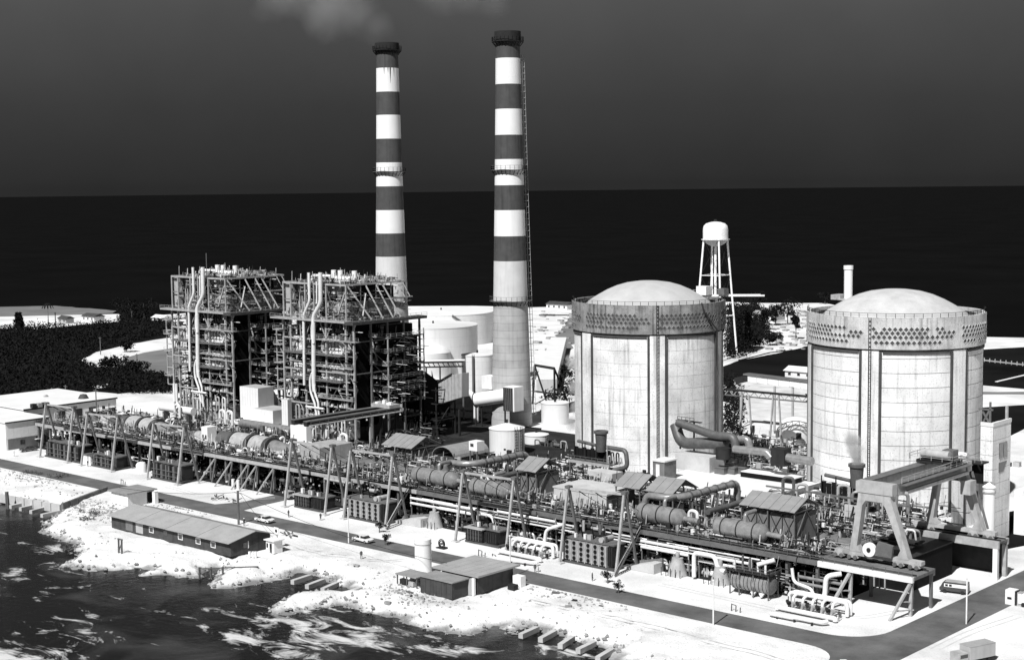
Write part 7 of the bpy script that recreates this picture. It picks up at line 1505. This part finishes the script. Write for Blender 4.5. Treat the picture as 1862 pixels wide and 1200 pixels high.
thicket('scrub_thicket', [(212, 672), (300, 690), (330, 705), (330, 716), (219, 716), (205, 700)], 700, 2.5, 4.5, 'dark scrub between the long white building and the left-hand boiler', 6, 9)
thicket('scrub_thicket', [(1325, 566), (1370, 560), (1395, 585), (1388, 628), (1350, 650), (1326, 655)], 700, 4, 8.5, 'dark trees and scrub seen just right of the left-hand containment', 7, 22)
thicket('scrub_thicket', [(1316, 690), (1345, 700), (1345, 790), (1316, 800)], 130, 3, 6, 'dark shrubs in the shade at the right foot of the left-hand containment', 8, 12)
thicket('scrub_thicket', [(985, 690), (1040, 660), (1045, 730), (1000, 745)], 120, 2, 5, 'dark scrub between the nearer chimney and the left-hand containment', 9, 10)
for i, (px, py, h, r, k, lab) in enumerate(((1361, 640, 17, 3.2, 'pine', 'tall dark conifer nearest the water tower leg'), (1341, 630, 14, 3.4, 'pine', 'dark conifer just right of the left-hand containment rim'), (1353, 600, 12, 4, 'broad', 'bushy dark tree behind the two conifers'), (1396, 600, 10, 3.5, 'broad', 'dark tree beside the small far house'), (1410, 592, 11, 5.5, 'broad', 'left one of two spreading dark trees on the far white sand'), (1432, 590, 12, 6.5, 'broad', 'right one of two spreading dark trees on the far white sand'),
      (1379, 562, 10, 4, 'broad', 'small dark tree on the far shore line above the house'), (1447, 617, 11, 2.6, 'broad', 'lone thin-stemmed tree on the white sand before the right-hand containment'), (1400, 628, 5, 4, 'broad', 'low dark bush on the sand below the far house'))):
    q = P(px, py, 0); tree(q.x, q.y, h, r, lab, k)
for i, (px, py, h, r, k, lab) in enumerate(((88, 592, 12, 3.5, 'palm', 'lone palm on the far left beach'), (240, 585, 12, 8, 'broad', 'broad dark tree at the end of the far left beach'), (262, 583, 11, 8, 'broad', 'broad dark tree behind the left-hand boiler, by the beach'), (32, 603, 10, 2.6, 'pine', 'left one of two pointed dark trees before the far beach'), (38, 603, 10, 2.6, 'pine', 'right one of two pointed dark trees before the far beach'), (202, 676, 6, 4.5, 'broad', 'rounded bush on the near edge of the curved sand track'), (243, 684, 6.5, 6, 'broad', 'large rounded bush below the grey field'), (230, 640, 5, 5, 'broad', 'dark bush on the far edge of the curved sand track'), (1500, 552, 6, 5, 'broad', 'dark bush behind the base of the slim vent stack'))):
    q = P(px, py, 0); tree(q.x, q.y, h, r, lab, k)
for px, py, lab in ((700, 990, 'dark leafless-looking shrub at the foot of the left stair'), (1125, 1078, 'dark shrub at the foot of the right stair'), (1105, 1060, 'smaller dark shrub left of the right stair foot'), (690, 968, 'smaller dark shrub left of the left stair foot')):
    q = P(px, py, 0); tree(q.x, q.y, 2.2, 1.1, lab, 'small')
for i, (px, py) in enumerate(((132, 985), (150, 945), (165, 935), (105, 870), (60, 862))):
    q = P(px, py, -.3); z = ground_z(q.x, q.y); b = MB(); rr = random.Random(i)
    for _ in range(5): leaf_clump(b, Vector((q.x + rr.gauss(0, 1.6), q.y + rr.gauss(0, .9), z + .4)), .9, 26, rr, .6, .3)
    tag(b.build('bush', 'leaf_pale'), ['low scrubby bush on the tip of the sandbank by the canal', 'scrubby bush on the rubble below the white hut', 'scrubby bush highest on the rubble below the white hut', 'low bush beside the road at the left', 'low bush on the sand below the parked dark sedan'][i], 'bush')
# far houses and small buildings beyond
def house(px, py, w_, d_, h, label, m='wall_white', roof='roof_white', tall=0):
    q = P(px, py, 0); t = thing('house', label, 'house', q); MB().box(q.x - w_ / 2, q.x + w_ / 2, q.y, q.y + d_, 0, h).build('wall', m, t)
    MB().prism([(q.y - .6, h), (q.y + d_ + .6, h), (q.y + d_ / 2, h + 1.6)], q.x - w_ / 2 - .6, q.x + w_ / 2 + .6, 'x').build('roof', roof, t)
    n = max(2, int(w_ / 4))
    for k in range(n): x = q.x - w_ / 2 + w_ * (k + .5) / n; block('window', x - .6, x + .6, q.y - .06, q.y - .01, 1, h - .7, 'window', t)
    return t
house(1389, 586, 15, 9, 4.2, 'small white house with a pale roof among trees on the far shore', 'wall_white', 'wall_grey'); house(1335, 565, 16, 8, 3, 'pale low house at the shore beside the water tower leg')
house(1012, 563, 16, 8, 3, 'low house on the shore left of the left-hand containment rim', 'wall_white', 'casing_dark'); house(160, 585, 12, 7, 3, 'small dark-roofed beach house at the far left', 'wall_white', 'casing_dark'); house(113, 588, 8, 5, 2.6, 'tiny beach house near the lone palm', 'wall_grey', 'casing_dark'); house(286, 588, 10, 6, 3, 'small pale house at the end of the beach by the left-hand boiler')
house(1452, 688, 12, 7, 2.6, 'white boulder-like low building beside the dark canal, left of the right-hand containment')
t = thing('yard_wall', 'long low dark rail along the far sand bank between the containments', 'rail', P(1345, 655, 0)); pts_ = [P(a, c, .8) for a, c in ((1343, 655), (1365, 650), (1400, 641), (1430, 638))]
for p, q in zip(pts_[:-1], pts_[1:]): beam('rail', p, q, .4, .4, 'steel_dark', t)
t = thing('shore_fence', 'long low dark fence line on the white ground left of the left-hand containment', 'fence', P(985, 573, 0)); beam('rail', P(980, 573, .8), P(1035, 573, .8), .5, .6, 'steel_dark', t)
t = thing('marsh_fence', 'pale fence line crossing the dark marsh right of the right-hand containment', 'fence', P(1795, 655, 0)); p, q = P(1790, 655, .6), P(1870, 664, .6); beam('rail', p, q, .35, .5, 'steel_light', t)
for i in range(9): a = p.lerp(q, i / 8); beam('post', (a.x, a.y, 0), (a.x, a.y, 1.6), .35, .35, 'steel_light', t)
t = thing('boardwalk', 'thin pale boardwalk slanting across the dark marsh at the right edge', 'boardwalk', P(1812, 694, 0)); beam('deck', P(1812, 694, .3), P(1880, 678, .3), 1.2, .2, 'wall_white', t)
q = P(1845, 850, 0); t = thing('parked_equipment', 'row of dark and pale equipment on the white ground at the right edge', 'equipment', q)
for i in range(7): a = q + Vector((i * 2.2 - 3, i * .8, 0)); block('crate', a.x, a.x + 1.6, a.y, a.y + 1.4, 0, 1 + .3 * (i % 3), ('steel_dark', 'steel_light', 'white_paint')[i % 3], t)
# ------------------------------------------------------------------ steam and smoke
def puff(name, pts_, label, dens, seed, scale=.5, thr=.42):
    lo = Vector((min(p[0].x - p[1] for p in pts_), min(p[0].y - p[1] for p in pts_), min(p[0].z - p[1] for p in pts_))); hi = Vector((max(p[0].x + p[1] for p in pts_), max(p[0].y + p[1] for p in pts_), max(p[0].z + p[1] for p in pts_)))
    m = bpy.data.materials.new(name); m.use_nodes = True; nt = m.node_tree; nt.nodes.clear(); L = nt.links.new
    o_ = N(nt, 'ShaderNodeOutputMaterial'); pv = N(nt, 'ShaderNodeVolumePrincipled'); L(pv.outputs[0], o_.inputs['Volume']); pv.inputs['Color'].default_value = (.95, .95, .95, 1); pv.inputs['Anisotropy'].default_value = .1
    g = N(nt, 'ShaderNodeNewGeometry'); acc = None
    ns = N(nt, 'ShaderNodeTexNoise'); ns.inputs['Scale'].default_value = scale; ns.inputs['Detail'].default_value = 5; L(g.outputs['Position'], ns.inputs[0])
    for c, r in pts_:
        d = N(nt, 'ShaderNodeVectorMath', operation='DISTANCE'); L(g.outputs['Position'], d.inputs[0]); d.inputs[1].default_value = c
        mr = N(nt, 'ShaderNodeMapRange'); L(d.outputs['Value'], mr.inputs[0]); mr.inputs[1].default_value = 0; mr.inputs[2].default_value = r; mr.inputs[3].default_value = 1; mr.inputs[4].default_value = 0
        if acc is None: acc = mr.outputs[0]
        else: mx = N(nt, 'ShaderNodeMath', operation='MAXIMUM'); L(acc, mx.inputs[0]); L(mr.outputs[0], mx.inputs[1]); acc = mx.outputs[0]
    ad = N(nt, 'ShaderNodeMath', operation='ADD'); L(acc, ad.inputs[0]); L(ns.outputs[0], ad.inputs[1])
    mr = N(nt, 'ShaderNodeMapRange'); L(ad.outputs[0], mr.inputs[0]); mr.inputs[1].default_value = thr + .35; mr.inputs[2].default_value = thr + .9; mr.inputs[3].default_value = 0; mr.inputs[4].default_value = dens; L(mr.outputs[0], pv.inputs['Density'])
    MATS[name] = m; b = MB().box(lo.x, hi.x, lo.y, hi.y, lo.z, hi.z); o = b.build(name, name); return tag(o, label, 'steam' if 'steam' in name else 'smoke', kind='stuff')
c = XZ(1558, 838, 280); puff('steam', [(c, 2.2), (c + Vector((-.5, 0, 2)), 2.8), (c + Vector((-1.2, 0, 4.2)), 2.8)], 'white steam rising from the right relief stack', 1.2, 1, .7)
pp = [XZ(a, b_, 322) for a, b_ in ((1040, 770), (1052, 740), (1050, 705), (1045, 660))]; puff('steam', list(zip(pp, (3.2, 3.4, 3.6, 3.8))), 'white steam drifting up between the tank and the left-hand containment', .6, 2, .5)
z = b1[9]; c = Vector((C1[0], C1[1], z)); dv = -r0
puff('smoke', [(c + dv * 4 + Vector((0, 0, 6)), 10), (c + dv * 10 + Vector((0, 0, 11)), 15), (c + dv * 19 + Vector((0, 0, 15)), 20), (c + dv * 30 + Vector((0, 0, 19)), 20)], 'faint pale smoke drifting left from the farther chimney top', .012, 3, .07, .42)
c = Vector((C2[0], C2[1], b2[9])); puff('smoke', [(c + dv * 4 + Vector((0, 0, 9)), 10), (c + dv * 11 + Vector((0, 0, 15)), 15), (c + dv * 20 + Vector((0, 0, 18)), 17)], 'faint pale smoke drifting left from the nearer chimney top', .010, 4, .07, .42)

# ------------------------------------------------------------------ fine fittings too small to pick apart
def fittings(parent, boxes, n, seed, smax=.8, light=.4, name='fine_fittings', dense_pipes=True):
    rr = random.Random(seed); mbs = {k: MB() for k in ('steel_light', 'steel_grey', 'steel_dark', 'pipe_white')}
    vol = [max(.1, (b_[1] - b_[0]) * (b_[3] - b_[2])) for b_ in boxes]
    for _ in range(n):
        x0, x1, y0, y1, z0, z1 = rr.choices(boxes, vol)[0]; x, y = rr.uniform(x0, x1), rr.uniform(y0, y1); z = z0 if rr.random() < .55 else rr.uniform(z0, z1)
        k = 'steel_dark' if rr.random() > light else rr.choice(('steel_light', 'steel_light', 'steel_grey', 'pipe_white')); b = mbs[k]; s = smax * rr.uniform(.15, 1) ** 1.5; r = rr.random()
        if r < .35: b.box(x, x + s * rr.uniform(.5, 1.4), y, y + s * .7, z, z + s * rr.uniform(.5, 1.6))
        elif r < .46: b.tube([(x, y, z), (x, y, min(z1 + .4, z + s * 2.6))], .05 + s * .12, 6)
        else:
            L_ = rr.uniform(.8, 5) ; d = rr.choice(((1, 0, 0), (1, 0, 0), (0, 1, 0), (.1, 0, 1))); zz = rr.uniform(z0, z1); b.tube([(x, y, zz), (x + d[0] * L_, y + d[1] * L_ * .6, zz + d[2] * min(2, L_))], .05 + s * .1, 6)
    for k, b in mbs.items():
        if b.v: o = b.build(name, k, parent); o['kind'] = 'stuff'
fittings(D1, [(-401, -244, 238.8, 247, ZD + .05, ZD + 1.3)], 1950, 1, .7, .5)
fittings(D1, [(-401, -244, 256, 261.5, ZD + .05, ZD + 2.2)], 1050, 2, .9, .45)
fittings(D1, [(-401, -244, 238.2, 249, .2, 6.2)], 2250, 3, .9, .3)
fittings(D2, [(-242, -142, 238.8, 249, ZD + .05, ZD + 1.4)], 1950, 4, .7, .5)
fittings(D2, [(-242, -142, 256, 267.5, ZD + .05, ZD + 2.4)], 1500, 5, .9, .45)
fittings(D2, [(-242, -142, 236.8, 249, .2, 6.2)], 2250, 6, .9, .35)
t = thing('yard_pipework', 'tangle of small pipes and gear on the ground between decks and boiler frames', 'pipework', (-340, 270, 0))
fittings(t, [(-400, -300, 262.5, 289, .1, 4.5)], 2250, 7, 1.4, .5)
t = thing('yard_pipework', 'tangle of small pipes and gear between the deck and the left containment', 'pipework', (-230, 280, 0))
fittings(t, [(-268, -206, 268.5, 291, .1, 7), (-262, -256, 290, 345, .1, 4)], 1900, 8, 1.1, .45)
t = thing('yard_pipework', 'tangle of small pipes and gear at the foot of the right containment', 'pipework', (-155, 280, 0))
fittings(t, [(-171, -141, 268.5, 291, .1, 9)], 1650, 9, 1.2, .5)
t = thing('yard_pipework', 'scattered gear on the ground between the two containments', 'pipework', (-215, 340, 0))
fittings(t, [(-215, -180, 295, 330, .1, 3), (-250, -190, 330, 372, .1, 4)], 1950, 10, 1.6, .55)
for bu in (B1, B2):
    t_ = bu
for bi, bu in enumerate((B2,)):
    o0 = set(bpy.data.objects)
    fittings(B2, [(-353, -324, 291, 293, 5, 36), (-333, -322, 303.7, 305, 12, 31), (-354, -352, 292, 318, 12, 34), (-323.6, -322, 305, 318, 12, 33)], 1500, 11, .7, .38)
    fittings(B2, [(-352, -328, 294, 314, 46.8, 48.0)], 525, 12, .7, .75)
    fittings(B2, [(-353, -327, 292.5, 295, 36.6, 46.5), (-328.4, -326.8, 295, 314, 36.6, 46.5)], 630, 13, .7, .6)
    for o in set(bpy.data.objects) - o0:
        c = o.copy(); COL.objects.link(c); c.parent = B1
t = thing('duct_steelwork', 'dark tangle of steel and small gear under the flue casing right of the boilers', 'steelwork', (-300, 320, 0))
fittings(t, [(-321, -312, 296, 318, .1, 5), (-335, -324, 319, 328, 4, 14)], 500, 14, 1.0, .12)
t = thing('far_debris', 'low scattered scrub, huts and stones on the white ground beyond the tanks', 'debris', (-400, 560, 0)); t2 = MB(); rr = random.Random(31)
for _ in range(90):
    q = P(rr.choice((rr.uniform(965, 1035), rr.uniform(1390, 1465))), rr.uniform(565, 640), 0); s = rr.uniform(.4, 2.2); t2.box(q.x, q.x + s * 2, q.y, q.y + s, 0, s * .5)
o = t2.build('stones', 'rock', t); o['kind'] = 'stuff'

# overhead wires from the wooden pole
def wire(a, b_, sag, label):
    a = Vector(a); b_ = Vector(b_); n = 14; pts_ = [a.lerp(b_, i / n) - Vector((0, 0, 4 * sag * (i / n) * (1 - i / n))) for i in range(n + 1)]
    tag(MB().tube(pts_, .05, 4).build('overhead_wire', 'steel_dark'), label, 'wire')
pp_ = P(434, 953, 0); top_ = Vector((pp_.x, pp_.y, hz_at(pp_.x, pp_.y, 892) - .5))
wire(top_ + Vector((-1, 0, 0)), (-312, 206, 4), .8, 'thin dark wire from the wooden pole to the square white hut')
wire(top_ + Vector((1, 0, 0)), (-245.5, 199.5, 3.2), .8, 'thin dark wire from the wooden pole down to the guard hut')
wire(top_ + Vector((1, 0, .1)), (-199, 202, 4.4), 1.6, 'thin dark wire from the wooden pole to the pump house roof')
